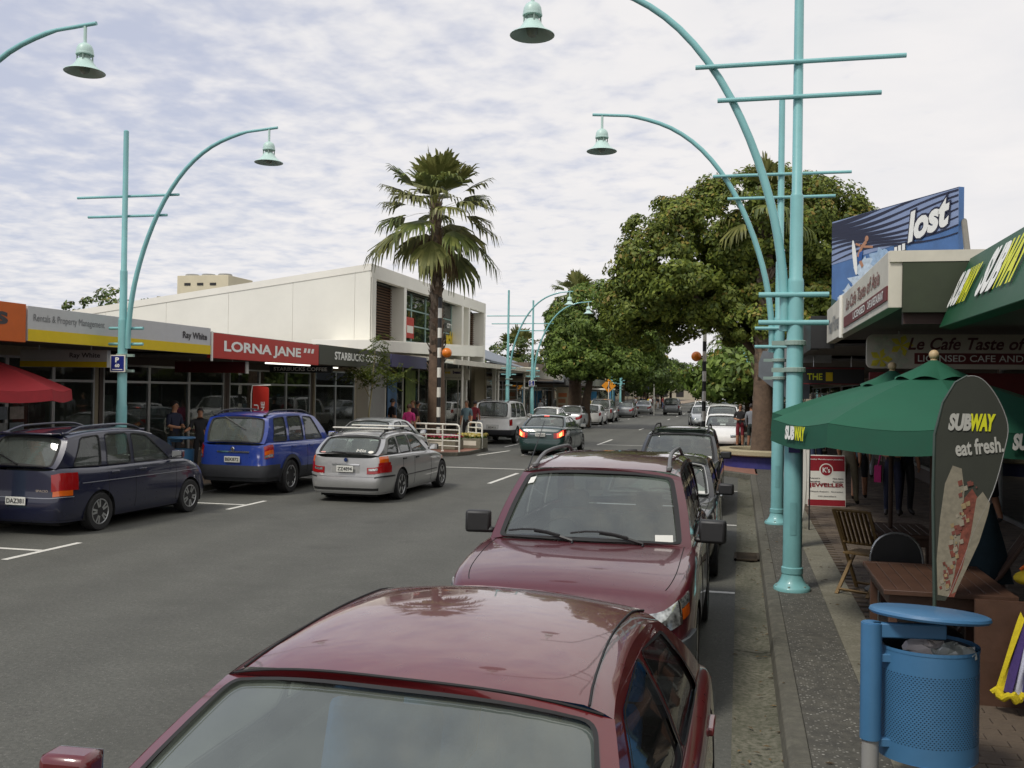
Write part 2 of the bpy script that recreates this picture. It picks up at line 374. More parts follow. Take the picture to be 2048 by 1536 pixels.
def line(pts, wd=.1, z=.004):
    b = MB()
    for i in range(len(pts)-1):
        p, q = V(*pts[i], z), V(*pts[i+1], z); d = (q-p).normalized(); n = V(-d.y, d.x, 0)*wd/2
        b.add([p-n, q-n, q+n, p+n], [(0, 1, 2, 3)])
    return b.build('road_marking', WPAINT, kind='structure')
for y in (5.8, 11.62, 17.3, 23.1): line([(-9.3, y-.75), (-9.3, y+.75)], .1); line([(LX+.4, y), (-9.35, y)], .1, .0045)
for y in (11.56, 17.5, 23.6): line([(-2.2, y), (0-.03, y)], .1)
for y in (5.7,): line([(-2.2, y), (-.03, y)], .1)
for y0 in (23.3, 42.1): line([(-6, y0), (-6, y0+(3.2 if y0 < 30 else 5))], .11)
for y0 in (-3, 5, ): pass
line([(-9.2, 27.75), (-6.1, 27.85)], .15, .005); line([(-5.9, 42.3), (-2.2, 42.3)], .15, .005)
line([(-8.99, 33.2), (-8.55, 36.3)], .12); line([(-9.3, 38.6), (-9.3, 46)], .1)
for k in range(2, 10): line([(-9.0+k*.72+.15, 33.9), (-9.0+k*.72+.15, 36.9)], .34, .0055)
for y0 in range(60, 260, 12): line([(-6, y0), (-6, y0+3)], .1)
for k, y0 in enumerate((48, 54, 60, 66, 72, 84, 90, 96, 102)): line([(-9.3, y0-.7), (-9.3, y0+.7)], .1); line([(LX+.3, y0), (-9.3, y0)], .1, .0045)

b = MB(); rl = random.Random(9)
for k in range(170):
    x = KX-rl.random()**2*.32 if k < 110 else rl.uniform(KX+.05, 1.3); y = rl.uniform(5, 27); z = .012 if k < 110 else FZ+.006; a_ = rl.random()*6.28; s_ = rl.uniform(.012, .035)
    b.add([V(x+s_*math.cos(a_), y+s_*math.sin(a_), z), V(x-s_*.4*math.sin(a_), y+s_*.4*math.cos(a_), z+.006), V(x-s_*math.cos(a_), y-s_*math.sin(a_), z), V(x+s_*.4*math.sin(a_), y-s_*.4*math.cos(a_), z+.004)], [(0, 1, 2, 3)])
o = b.build('fallen_leaves', mat('dead_leaf', lin(96, 78, 48), .8, var=.4, scale=40, island=.5), None, kind='stuff'); o['label'] = 'dry fallen leaves and scraps in the gutter by the kerb'; o['category'] = 'leaves'
# drain grate by the kerb
dg = thing('drain_grate', 'rusty cast iron slotted drain grate let into the kerb channel', 'drain grate', (KX-.16, 14.1, .012))
b = MB(); b.bx(-.18, .16, -.3, -.26, 0, .02); b.bx(-.18, .16, .26, .3, 0, .02); b.bx(-.18, -.15, -.3, .3, 0, .02); b.bx(.13, .16, -.3, .3, 0, .02)
b.build('grate_frame', mat('rusty_iron', (.06, .045, .03), .8, .3, var=.4, scale=20), dg)
bs = MB(); bs.bx(-.15, .13, -.018, .018, .003, .019); g0 = bs.build('grate_bar', MATS['rusty_iron'], dg)
g0.location.y = -.2
for k in range(1, 6):
    o = g0.copy(); C.objects.link(o); o.location.y = -.2+k*.08
b = MB(); b.bx(-.15, .13, -.27, .27, -.01, -.004); b.build('sump', BLK, dg)

# ================================================================ shops
DISP = [mat('display_%d' % i, lin(*c), .7, var=.4, scale=6) for i, c in enumerate(((124, 120, 112), (80, 92, 104), (104, 44, 42), (58, 76, 56), (132, 116, 80), (50, 50, 54), (150, 148, 140)))]
def shop(name, label, y0, y1, xf, xs, zb, zt, fm, wm, par=3.9, deep=11., nb=3, frame=None, tra=2.35, stall=.45, ft=.12, soff=None, group=None):
    """a single shop unit with its verandah; x from fascia (xf) to shopfront (xs) and back"""
    s = 1 if xs > xf else -1; g = thing(name, label, 'shop', (xs, (y0+y1)/2, 0), 0, group)
    def bx(x0, x1, ya, yb, z0, z1, nm, m, bev=0):
        b = MB(); b.bx(min(x0, x1)-xs, max(x0, x1)-xs, ya-(y0+y1)/2, yb-(y0+y1)/2, z0, z1); return b.build(nm, m, g, bevel=bev)
    e = .012
    fa = bx(xf, xf+s*ft, y0+e, y1-e, zb, zt, 'fascia', fm, .006)
    bx(xf+s*(ft+.002), xs, y0+e, y1-e, zt-.30, zt-.22, 'verandah_roof', ROOFM)
    bx(xf+s*(ft+.002), xs-s*.02, y0+e, y1-e, zb+.06, zb+.1, 'soffit', soff or SOFF)
    xb = xs+s*deep
    b = MB(); c = (y0+y1)/2
    def q(x0, x1, ya, yb, z0, z1): b.bx(min(x0, x1)-xs, max(x0, x1)-xs, ya-c, yb-c, z0, z1)
    q(xs, xb, y0+e, y0+.14, .1, par); q(xs, xb, y1-.14, y1-e, .1, par); q(xs, xs+s*.14, y0+.141, y1-.141, zb-.15, par); q(xb, xb+s*.15, y0+e, y1-e, .1, par)
    b.build('wall', wm, g)
    bx(xs+s*.141, xb-s*.01, y0+.141, y1-.141, par-.2, par-.1, 'roof', ROOFM)
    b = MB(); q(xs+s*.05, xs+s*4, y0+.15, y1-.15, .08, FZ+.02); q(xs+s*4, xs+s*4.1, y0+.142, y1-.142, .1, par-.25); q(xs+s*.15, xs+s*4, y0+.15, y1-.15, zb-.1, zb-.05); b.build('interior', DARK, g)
    rq = random.Random(int(y0*7))
    for k in range(9):
        xx_ = xs+s*rq.uniform(.35, 1.6); ya = rq.uniform(y0+.4, y1-.9); wq = rq.uniform(.25, .9); zq = rq.choice((.1, .1, .6, 1.5)); hq = rq.uniform(.5, 1.3)
        bx(xx_, xx_+s*rq.uniform(.03, .4), ya, ya+wq, zq, min(zq+hq, zb-.2), 'display_stand', DISP[rq.randrange(7)])
    frame = frame or STEEL; wy = (y1-y0-.3)/nb
    for k in range(nb):
        a, d = y0+.15+k*wy, y0+.15+(k+1)*wy
        door = (k == nb//2)
        b = MB(); z0 = FZ if door else stall
        def fr(ya, yb, za, zb_): b.bx(min(xs, xs+s*.07)-xs, max(xs, xs+s*.07)-xs, ya-c, yb-c, za, zb_)
        fr(a, a+.05, z0, zb-.15); fr(d-.05, d, z0, zb-.15); fr(a+.05, d-.05, tra, tra+.06); fr(a+.05, d-.05, z0, z0+.07); fr(a+.05, d-.05, zb-.2, zb-.15)
        nm = 'door' if door else 'window'
        w_ = b.build(nm, frame, g)
        b = MB(); b.bx(min(xs+s*.03, xs+s*.04)-xs, max(xs+s*.03, xs+s*.04)-xs, a+.05-c, d-.05-c, z0+.07, tra); b.build('pane', GLASSB, w_)
        b = MB(); b.bx(min(xs+s*.03, xs+s*.04)-xs, max(xs+s*.03, xs+s*.04)-xs, a+.05-c, d-.05-c, tra+.06, zb-.2); b.build('pane', GLASSB, w_)
        if not door: bx(xs, xs+s*.12, a, d, .1, stall, 'stall_riser', wm)
    return g, fa
def flet(g, body, m, x, ya, z, h, wdt, right=-1, **kw):
    """lettering on a street-facing fascia: ya = start, z = base"""
    lx, ly, lz = g.location
    return letters(body, m, g, (x-lx, ya-ly, z-lz), (0, right, 0), (0, 0, 1), h, wdt, **kw)

ORANGE = mat('orange_sign', lin(196, 92, 20), .5, var=.06); YEL = mat('yellow_sign', lin(216, 186, 8), .5, var=.05)
LGREY = mat('pale_grey_sign', lin(190, 190, 188), .5, var=.04); REDS = mat('red_sign', lin(178, 42, 30), .45, var=.06)
DGRN = mat('dark_grey_green_sign', lin(62, 64, 52), .55, var=.08); PURP = mat('violet_sign', lin(62, 62, 96), .5, var=.15, scale=1.2)
INK = mat('dark_lettering', lin(58, 54, 56), .5, var=0); GINK = mat('grey_lettering', lin(120, 120, 120), .5, var=0); WINK = mat('white_lettering', lin(236, 236, 228), .5, var=0)
TAUPE = mat('dark_taupe_wall', lin(96, 86, 78), .8, var=.1); BEIGEW = mat('beige_wall', lin(160, 150, 126), .8, var=.1)
FX, SX = -12.2, -15.2
g, fa = shop('shop', 'shop under the plain orange fascia beside the pale grey and yellow one', 8.6, 14.70, FX, SX, 3.02, 3.69, ORANGE, TAUPE)
flet(g, 's', INK, FX+.002, 13.95, 3.30, .22, .3, 1, bold=.03)
g, fa = shop('shop', 'estate agency with pale grey fascia over a yellow stripe', 14.72, 20.82, FX, SX, 3.05, 3.67, LGREY, BEIGEW, nb=4)
b = MB(); b.bx(FX-SX+.0, FX-SX+.008, -3.03, 3.03, 3.052, 3.262); b.build('yellow_stripe', YEL, g)
flet(g, 'Rentals & Property Management', GINK, FX+.002, 14.87, 3.37, .165, 1.98, 1, bold=0)
flet(g, 'Ray White', INK, FX+.002, 19.62, 3.33, .20, 1.02, 1, bold=.03)
# listing cards in the window behind the red umbrella
cm = [mat('card_%d' % i, c, .5, var=.35, scale=9) for i, c in enumerate([lin(120, 122, 120), lin(96, 104, 110), lin(130, 120, 112)])]
cb = MB(); cb.bx(0, .012, 0, .42, 0, .27); me0 = None
for r_ in range(4):
    for k in range(7):
        o = cb.build('listing_card', cm[(k+r_) % 3], g); o.location = (.03, -2.95+k*.5, .85+r_*.34)
        if r_ > 1 and k > 4: o.location.x = .03
g, fa = shop('shop', 'activewear shop under the red fascia with white block capitals', 20.85, 26.90, FX, SX, 2.97, 3.57, REDS, TAUPE)
flet(g, 'LORNA JANE', WINK, FX+.002, 21.42, 3.08, .335, 4.25, 1, bold=.035)
lgm = MB()
for k in range(3):
    y = 25.85+k*.25; lgm.prism([V(FX+.003, y, 3.30), V(FX+.003, y+.15, 3.30), V(FX+.003, y+.2, 3.43), V(FX+.003, y+.05, 3.43)], (.005, 0, 0))
o = lgm.build('logo_mark', WINK, g); o.location = -Vector(g.location)
b = MB(); b.bx(FX-SX, FX-SX+.03, -3.06, -3.0, 2.9, 3.6); b.build('fascia_end_trim', WHITE, g)
g, fa = shop('cafe', 'coffee shop under the dark grey green fascia behind the young tree', 26.92, 32.98, FX, SX, 3.0, 3.60, DGRN, TAUPE)
g['category'] = 'cafe'
flet(g, 'STARBUCKS COFFEE', WINK, FX+.002, 28.05, 3.18, .25, 4.1, 1, bold=.03)
g, fa = shop('shop', 'shop under the low violet fascia left of the shaggy palm', 33.1, 37.15, FX, SX, 3.1, 3.56, PURP, BEIGEW, nb=2)

# hanging signs under the verandahs (they face along the street)
def hang_sign(label, x0, x1, y, z0, z1, m, body=None, ink=None, tx=None, drop=.2, cat='hanging sign', **kw):
    g = thing('hanging_sign', label, cat, ((x0+x1)/2, y, z0), 0, 'signs hanging under the verandahs')
    b = MB(); b.bx(-(x1-x0)/2, (x1-x0)/2, -.06, .06, 0, z1-z0); b.build('sign_panel', m, g, bevel=.01)
    for s in (-.3, .3):
        b = MB(); b.tube([V(s*(x1-x0), 0, z1-z0), V(s*(x1-x0), 0, z1-z0+drop)], .012, 6); b.build('hanger', STEEL, g)
    if body:
        a, zz, h, wd = tx; letters(body, ink, g, (a-(x0+x1)/2, -.064, zz-z0), (1, 0, 0), (0, 0, 1), h, wd, **kw)
    return g
g = hang_sign('pale grey and yellow sign hanging under the estate agency verandah', -14.7, -12.62, 17.6, 2.65, 3.01, LGREY, 'Ray White', INK, (-13.5, 2.82, .13, .72), .1)
b = MB(); b.bx(-1.035, 1.035, -.066, -.062, .005, .12); b.build('yellow_stripe', YEL, g)
g = hang_sign('dark red sign box hanging under the red shop verandah', -14.7, -12.62, 23.34, 2.66, 2.95, mat('dark_red_sign', lin(96, 26, 28), .5), drop=.08)
b = MB(); b.bx(1.03, 1.06, -.07, .07, -.01, .30); b.build('end_cap', WHITE, g)
hang_sign('black sign with pale capitals hanging under the coffee shop verandah', -14.75, -12.6, 28.82, 2.78, 3.0, mat('sign_black', (.02, .022, .02), .5), 'STARBUCKS COFFEE', WINK, (-14.6, 2.83, .12, 1.85), .05, bold=.03)
def strip_light(label, p, q):
    t = thing('tube_light', label, 'tube light', p, 0, 'lit tubes under the left verandahs')
    b = MB(); b.bar((0, 0, 0), Vector(q)-Vector(p), .05, .04); b.build('tube', TUBE, t)
    b = MB(); b.bar((0, 0, .045), Vector(q)-Vector(p)+V(0, 0, .045), .09, .04); b.build('batten', WHITE, t)
strip_light('long lit tube light above the black coffee sign', (-13.3, 25.7, 2.99), (-13.0, 28.0, 2.99))
strip_light('short lit tube light beside the red umbrella', (-15.5, 18.2, 2.15), (-15.5, 19.0, 2.15))
strip_light('small lit tube light under the coffee shop fascia', (-13.5, 30.9, 2.99), (-13.5, 31.3, 2.99))

# ================================================================ white two-storey building
wb = thing('building', 'white two storey building with blank sloping side wall and louvred upper windows', 'building', (-15, 38.1, 0))
def wbx(nm, m, x0, x1, y0, y1, z0, z1, par=None, bev=0):
    b = MB(); b.bx(x0+15, x1+15, y0-38.1, y1-38.1, z0, z1); return b.build(nm, m, par or wb, bevel=bev)
# side wall, built of panels with recessed joints; its top follows the low-pitched roof
def rz(x): return 7.5+(x+15)*.1337
px_ = [-15.0, -15.7, -18.5, -21.5, -24.5, -27.5, -30.5, -33.5, -38.0]
for i in range(len(px_)-1):
    a, c = px_[i]-.006, px_[i+1]+.006
    b = MB(); b.prism([V(a+15, -.025, .1), V(c+15, -.025, .1), V(c+15, -.025, rz(c)-.28), V(a+15, -.025, rz(a)-.28)], (0, .05, 0)); b.build('wall_panel', CREAM2, wb)
b = MB(); b.prism([V(0, .03, .1), V(-23, .03, .1), V(-23, .03, rz(-38)-.3), V(0, .03, rz(-15)-.3)], (0, .25, 0)); b.build('wall', GREY, wb)
b = MB(); b.prism([V(.02, -.05, rz(-15)-.28), V(-23, -.05, rz(-38)-.28), V(-23, -.05, rz(-38)), V(.02, -.05, rz(-15))], (0, .3, 0)); b.build('wall_capping', CREAM, wb)
b = MB(); b.prism([V(0, .3, rz(-15)-.3), V(-23, .3, rz(-38)-.3), V(-23, 18.5, rz(-38)-.3), V(0, 18.5, rz(-15)-.3)], (0, 0, .1)); b.build('roof', ROOFM, wb)
wbx('wall', CREAM2, -38, -15.9, 56.4, 56.7, .1, 5.5); wbx('wall', CREAM2, -38, -37.8, 38.4, 56.4, .1, 4.2)
# street front: deep white frame with openings, set proud
TOPZ = 7.5
def zs_(y): return 4.36+(y-38.9)*.033
wbx('parapet_beam', CREAM, -15.25, -14.95, 38.1, 56.7, 6.92, TOPZ, bev=.01)
b = MB(); b.prism([V(.04, 0, 3.9), V(.04, 18.6, 4.3), V(.04, 18.6, zs_(56.7)), V(.04, 0, zs_(38.1))], (-.3, 0, 0)); b.build('sill_beam', CREAM, wb)
for i, (a, c) in enumerate(((38.13, 38.62), (42.1, 42.45), (51.6, 51.95), (53.0, 53.25), (56.35, 56.7))): wbx('pier', CREAM, -15.9, -14.955, a, c, 3.9, 6.93)
wbx('back_wall', CREAM2, -16.3, -15.72, 38.4, 56.4, 3.9, 7.0)
LOUV = mat('timber_louvre', lin(98, 70, 48), .7, var=.2)
for (a, c) in ((39.2, 42.05), (54.2, 56.2)):
    l = wbx('louvre_panel', mat('louvre_back', lin(50, 36, 26), .8), -15.7, -15.6, a, c, 4.4, 6.9)
    for k in range(20):
        z = 4.5+k*.12; b = MB(); b.bar((-.56, a-38.1+.03, z), (-.56, c-38.1-.03, z), .09, .03, (.5, 0, .8)); b.build('slat', LOUV, l)
wf = wbx('window_band', DARK, -15.7, -15.64, 42.5, 51.55, 4.4, 6.92)
for a, c in ((42.6, 44.75), (44.85, 46.95), (47.05, 49.2), (49.3, 51.5)):
    for z0, z1 in ((4.6, 5.35), (5.4, 6.1), (6.15, 6.9)):
        b = MB(); b.bx(-.57, -.55, a-38.1+.05, c-38.1-.05, z0+.03, z1-.03); b.build('pane', GLASSB, wf)
b = MB()
for y in (42.6, 44.8, 47.0, 49.25, 51.5): b.bx(-.61, -.52, y-38.1-.05, y-38.1+.05, 4.4, 6.92)
for z in (4.58, 5.37, 6.12): b.bx(-.60, -.53, 4.5, 13.4, z-.03, z+.03)
b.build('window_frame', mat('pale_teal_frame', lin(150, 176, 168), .5), wf)
b = MB(); b.bx(-.52, -.50, 5.9, 7.0, 4.75, 5.75); b.build('poster', REDS, wf)
b = MB(); b.bx(-.515, -.495, 6.0, 6.9, 5.0, 5.35); b.build('poster_panel', WHITE, wf)
b = MB(); b.bx(.0, .25, 8.6, 9.0, 5.4, 6.35); b.build('blade_sign', YEL, wb)
letters('ach!', YEL, wb, (-.48, 12.3, 4.75), (0, 1, 0), (0, 0, 1), .75, 1.2, bold=.05, name='sign_lettering')
letters('CITY', WINK, wb, (-.48, 12.4, 5.65), (0, 1, 0), (0, 0, 1), .25, .9, bold=.03, name='sign_lettering')
# ground floor: white canopy band, glazed canopy further along
b = MB(); b.prism([V(.9, -2.0, 3.78), V(.9, 13.2, 4.12), V(.9, 13.2, 4.62), V(.9, -2.0, 4.22)], (-2.6, 0, 0)); b.build('canopy', CREAM, wb, bevel=.01)
wbx('shopfront_wall', GREY, -15.6, -15.4, 38.4, 41, .1, 3.8); wbx('shopfront_wall', BEIGEW, -15.3, -15.1, 55, 72, .1, 3.9)
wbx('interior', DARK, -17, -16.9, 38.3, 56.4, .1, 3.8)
for k in range(6):
    a = 41+k*2.3
    w_ = wbx('window_frame', WHITE, -15.45, -15.38, a, a+.09, .13, 3.8); b = MB(); b.bx(-.41, -.4, a-38.1+.1, a-38.1+2.28, .3, 3.7); b.build('pane', GLASSB, w_)
for y in (47.2, 53.2): wbx('column', WHITE, -13.6, -13.4, y, y+.2, .13, 3.6)
wbx('poster', mat('blue_poster', lin(70, 110, 150), .5, var=.4, scale=2), -15.36, -15.34, 41.2, 42.4, .6, 2.9)
wbx('poster', mat('green_poster', lin(110, 130, 60), .5, var=.5, scale=3), -15.36, -15.34, 43.6, 45.0, .9, 3.2)
gc = thing('canopy', 'pale glazed canopy with a sharp corner beside the white building', 'canopy', (-13, 45, 0))
b = MB(); b.prism([V(-2, -4, 3.75), V(.9, -4.5, 3.42), V(.9, 13.2, 3.55), V(-2, 15, 3.8)], (0, 0, .05)); b.build('glass_sheet', mat('frosted_canopy', lin(186, 190, 178), .3, var=.06), gc)
b = MB(); b.bx(.9, 1.0, -4.5, 13.2, 3.4, 3.62); b.bx(-2.0, 1.0, 13.2, 13.3, 3.5, 3.75); b.build('gutter', OFFW, gc, bevel=.01)
for k in range(8):
    b = MB(); b.bar((-2, -4+k*2.3, 3.86), (.92, -4.3+k*2.4, 3.56), .06, .08); b.build('rafter', OFFW, gc)
for y in (-1, 6, 12.5):
    b = MB(); b.tube([V(.3, y, .13), V(.3, y, 3.5)], .06, 10); b.build('post', WHITE, gc)
g = hang_sign('white surf shop sign hanging under the glazed canopy', -14.25, -12.85, 45.8, 2.78, 3.34, OFFW, 'beach', mat('violet_lettering', lin(52, 36, 82), .5, var=0), (-13.68, 3.08, .16, .52), .2, bold=.05)
letters('mt', YEL, g, (-.52, -.064, .3), (1, 0, 0), (0, 0, 1), .13, .28, bold=.04)
letters('mens womens kids', GINK, g, (-.5, -.064, .08), (1, 0, 0), (0, 0, 1), .06, .8)

# ================================================================ shops further along the left
FARW = [('beige', lin(168, 160, 140)), ('grey', lin(120, 122, 120)), ('taupe', lin(120, 106, 92)), ('cream', lin(196, 188, 164))]
for k, (nm, c) in enumerate(FARW): mat('far_'+nm, c, .8, var=.12, scale=.6)
def far_shop(label, y0, y1, xf, xs, zb, zt, fcol, wmat, par, roofz=None, text=None, ink=WINK, group=None):
    g, fa = shop('shop', label, y0, y1, xf, xs, zb, zt, mat('far_fascia_%d_%d' % (int(y0), int(xs > 0)), fcol, .6, var=.15, scale=.8), MATS[wmat], par, 9, 3, group=group)
    if text:
        side = 1 if xs < xf else -1; yy2 = (y0+y1)/2; wd = (y1-y0)*.6
        flet(g, text, ink, xf+(.002 if side > 0 else -.002), yy2-side*wd/2, zb+.15*(zt-zb), .6*(zt-zb), wd, side, bold=.03)
    return g
g = far_shop('low beige walled shop with dark windows past the white building', 57.2, 70, -12.6, -15.0, 3.1, 3.6, lin(214, 208, 190), 'far_beige', 3.95)
b = MB(); b.prism([V(.3, 8, 3.6), V(.3, 10.5, 3.6), V(-6, 10.5, 5.9), V(-6, -6.4, 5.9), V(.3, -6.4, 4.0)], (0, 0, .12)); b.build('pitched_roof', mat('slate_grey_roof', lin(112, 120, 128), .6, var=.08), g)
far_shop('shop with grey roller fascia and framed square sign', 70.2, 80, -12.4, -15.2, 2.75, 3.25, lin(70, 70, 66), 'far_taupe', 4.4, text='BAKERY', ink=GINK)
far_shop('dark fronted shop beneath the broad leafy tree', 80.2, 92, -12.4, -15.2, 2.8, 3.4, lin(96, 98, 86), 'far_grey', 4.2)
far_shop('cream shop with a white topped fascia behind the yellow warning sign', 92.2, 108, -12.4, -15.2, 2.9, 3.6, lin(150, 138, 112), 'far_cream', 4.6)
far_shop('shop with red brown fascia beyond the leafy tree', 108.2, 128, -12.4, -15.2, 2.8, 3.6, lin(96, 50, 46), 'far_taupe', 4.4)
far_shop('shop with a deep blue fascia beside the crossing crowd', 128.2, 150, -12.4, -15.2, 2.8, 4.3, lin(38, 40, 92), 'far_grey', 5.2)
far_shop('grey shop near the bend of the street', 150.2, 190, -12.4, -15.2, 2.8, 3.7, lin(100, 104, 100), 'far_beige', 5)
ac = thing('roof_plant_room', 'cream rooftop plant room with dark vents behind the sloping wall', 'roof plant room', (-31.5, 54.2, 0))
b = MB(); b.bx(-1.7, 1.7, -1.5, 1.5, 5.0, 8.95); b.build('wall', mat('tan_plaster', lin(206, 196, 168), .75, var=.1, scale=.8), ac, bevel=.02)
for k in range(3):
    b = MB(); b.lathe([(.42, 8.95), (.42, 9.06), (.36, 9.10), (0, 9.10)], 14, (-1.1+k*1.1, -.8, 0)); b.build('fan_cowl', GREY, ac)
    b = MB(); b.bx(-1.2+k*.85, -.8+k*.85, -1.53, -1.5, 8.35, 8.5); b.build('vent', BLK, ac)

# ================================================================ right-hand shops
SGRN = mat('green_sign', lin(14, 74, 44), .5, var=.08, scale=2); SGRN2 = mat('weathered_green', lin(52, 60, 42), .75, var=.25, scale=2.5, bump=.1)
MAR = mat('maroon_paint', lin(104, 30, 30), .6, var=.12); SYEL = mat('lime_yellow_lettering', lin(214, 216, 36), .5, var=0)
RS = 4.6
sw = thing('shop', 'sandwich shop under the leaning green fascia at the right edge', 'shop', (RS, 6, 0))
def rbx(par, nm, m, x0, x1, y0, y1, z0, z1, bev=0):
    b = MB(); l = par.location; b.bx(x0-l.x, x1-l.x, y0-l.y, y1-l.y, z0, z1); return b.build(nm, m, par, bevel=bev)
b = MB(); b.prism([V(1.70-RS, 3.22, 2.91), V(1.95-RS, 3.22, 3.52), V(2.06-RS, 3.22, 3.50), V(1.81-RS, 3.22, 2.89)], (0, -9, 0)); b.build('fascia', SGRN, sw, bevel=.006)
up_ = V(.25, 0, .61).normalized()
def slet(body, m, y, f, h, wd):
    base = V(1.70+.25*f-RS, y-6, 2.91+.61*f); letters(body, m, sw, base, (0, -1, 0), up_, h, wd, bold=.05, shear=.22, off=.02)
slet('SUB', WINK, 9.17, .26, .335, .37); slet('WAY', SYEL, 8.80, .26, .335, .40)
slet('SUB', WINK, 8.16, .26, .40, .55); slet('WAY', SYEL, 7.61, .26, .40, .62)
slet('SUB', WINK, 6.4, .26, .40, .55); slet('WAY', SYEL, 5.85, .26, .40, .62)
rbx(sw, 'verandah_roof', ROOFM, 2.07, RS, .3, 9.2, 3.3, 3.4); rbx(sw, 'soffit', SOFF, 1.82, RS, .3, 9.2, 2.93, 2.97)
rbx(sw, 'wall', TAUPE, RS, RS+8, .3, 9.2, .1, 4.1)
# cafe next door, its verandah standing further out towards the kerb
tc_, fa = shop('cafe', 'restaurant with cream and red painted fascia jutting out beyond the green one', 9.25, 15.6, 1.28, RS, 3.09, 3.60, OFFW, TAUPE, 4.0)
tc_['category'] = 'restaurant'
def tlet(body, m, y, z, h, wd, **kw): flet(tc_, body, m, 1.278, y, z, h, wd, -1, **kw)
b = MB(); b.bx(1.268-RS, 1.278-RS, 9.27-12.425, 13.0-12.425, 3.16, 3.29); b.build('red_stripe', MAR, tc_)
tlet('LICENSED', WINK, 11.9, 3.185, .08, 1.1, off=.016); tlet('CAFE & RESTAURANT', WINK, 10.6, 3.185, .08, 1.15, off=.016)
tlet('Le Cafe Taste of Asia', mat('red_brown_lettering', lin(120, 60, 50), .5, var=0), 12.8, 3.36, .15, 3.0, shear=.3)
tlet('Pearl Fibres', GINK, 15.2, 3.2, .22, 1.5)
b = MB(); b.tube([V(1.27-RS, 13.3-12.425, 3.05), V(1.27-RS, 13.3-12.425, 3.6)], .03, 8); b.build('fascia_joint', CREAM, tc_)
rbx(tc_, 'fascia_end', SGRN2, 1.40, 2.0, 9.246, 9.30, 3.05, 3.50); rbx(tc_, 'flashing', OFFW, 1.29, 2.3, 9.24, 9.36, 3.50, 3.60)
rbx(tc_, 'beam', mat('dark_red_brown', lin(58, 38, 34), .7, var=.2), 1.42, 4.5, 9.32, 9.42, 2.95, 3.09)
# hanging cafe sign
hs = thing('hanging_sign', 'wide restaurant sign with yellow flowers hanging behind the green umbrella', 'hanging sign', (3.1, 13.45, 2.66))
b = MB(); rr = .08; pts = []
for cx_, cz_, a0 in ((1.42, .08, -90), (1.42, .36, 0), (-1.42, .36, 90), (-1.42, .08, 180)):
    for k in range(5): a = R(a0+k*22.5); pts.append(V(cx_+rr*math.cos(a), -.05, cz_+rr*math.sin(a)))
b.prism(pts, (0, .1, 0)); b.build('sign_panel', mat('pale_grey_panel', lin(196, 188, 172), .4, var=.08), hs)
b = MB(); b.bx(-.92, 1.5, -.056, -.051, .06, .20); b.build('maroon_band', MAR, hs)
letters('Le Cafe Taste of Asia', mat('maroon_lettering', lin(84, 28, 30), .5, var=0), hs, (-1.0, -.054, .24), (1, 0, 0), (0, 0, 1), .16, 1.75, shear=.3)
letters('LICENSED CAFE AND RESTAURANT', WINK, hs, (-.88, -.058, .09), (1, 0, 0), (0, 0, 1), .085, 2.1, bold=.01)
for k, (fx, fz) in enumerate(((-1.33, .12), (-1.12, .10), (-1.08, .3), (-1.3, .32))):
    b = MB()
    for j in range(5):
        a = 2*PI*j/5; b.add([V(fx, -.058-.0004*k, fz), V(fx+.1*math.cos(a-.45), -.058, fz+.1*math.sin(a-.45)), V(fx+.15*math.cos(a), -.059, fz+.15*math.sin(a)), V(fx+.1*math.cos(a+.45), -.058, fz+.1*math.sin(a+.45))], [(0, 1, 2, 3)])
    b.v = [(min(max(v[0], -1.47), 1.47), v[1], min(max(v[2], .02), .43)) for v in b.v]
    b.build('painted_flower', mat('flower_%d' % (k % 2), lin(206, 190, 40) if k % 2 == 0 else lin(190, 192, 170), .5, var=.25, scale=12), hs)
for s in (-1.1, 1.1):
    b = MB(); b.tube([V(s, 0, .44), V(s, 0, .62)], .012, 6); b.build('hanger', STEEL, hs)
rbx(tc_, 'wall_panel', MAR, RS-2.9, RS, 13.9, 14.0, 2.3, 2.62)
lb = thing('light_bulb', 'glowing round bulb under the green fascia verandah', 'light bulb', (2.62, 9.9, 2.88))
b = MB(); b.sph((0, 0, 0), .028, 12, 8); b.build('bulb', mat('lit_bulb', (1, .86, .6), .4, var=0, emit=14), lb, smooth=True)
b = MB(); b.lathe([(.03, .025), (.03, .16)], 10); b.build('lamp_holder', WHITE, lb)
# surf billboard standing on the verandah roof
B0, B1 = V(1.37, 15.91, 3.45), V(2.70, 13.45, 3.45); bd = (B1-B0); BL = bd.length; bd.normalize()
bb = thing('billboard', 'large blue surf billboard with white lettering standing on the verandah roof', 'billboard', B0, math.atan2(bd.y, bd.x))
SB = mat('billboard_sea', lin(74, 112, 162), .4, var=.25, scale=2.2); SKYB = mat('billboard_sky', lin(134, 150, 182), .4, var=.1)
b = MB(); b.bx(0, BL, 0, .08, 0, 1.55); b.build('panel', SB, bb)
b = MB(); b.prism([V(0, -.004, .88), V(BL, -.004, 1.06), V(BL, -.004, 1.548), V(0, -.004, 1.548)], (0, .003, 0)); b.build('sky_print', SKYB, bb)
NAV = mat('billboard_navy', lin(22, 26, 52), .4, var=0)
for k in range(9):
    b = MB(); P = []
    for i in range(17):
        t = i/16; x = t*BL; zc = .92+k*.075+.10*t+.07*math.sin(2.4*t*PI*.7+k*.5)*(1-k*.06); th = (.008+.010*math.sin(PI*min(1, t*1.2+.05*k)))*(1+.12*k)
        P.append([V(x, -.008, min(1.54, zc-th)), V(x, -.008, min(1.545, zc+th))])
    b.grid(P); b.build('wave_line', NAV, bb)
FOAM = mat('billboard_foam', lin(190, 205, 212), .4, var=.3, scale=12)
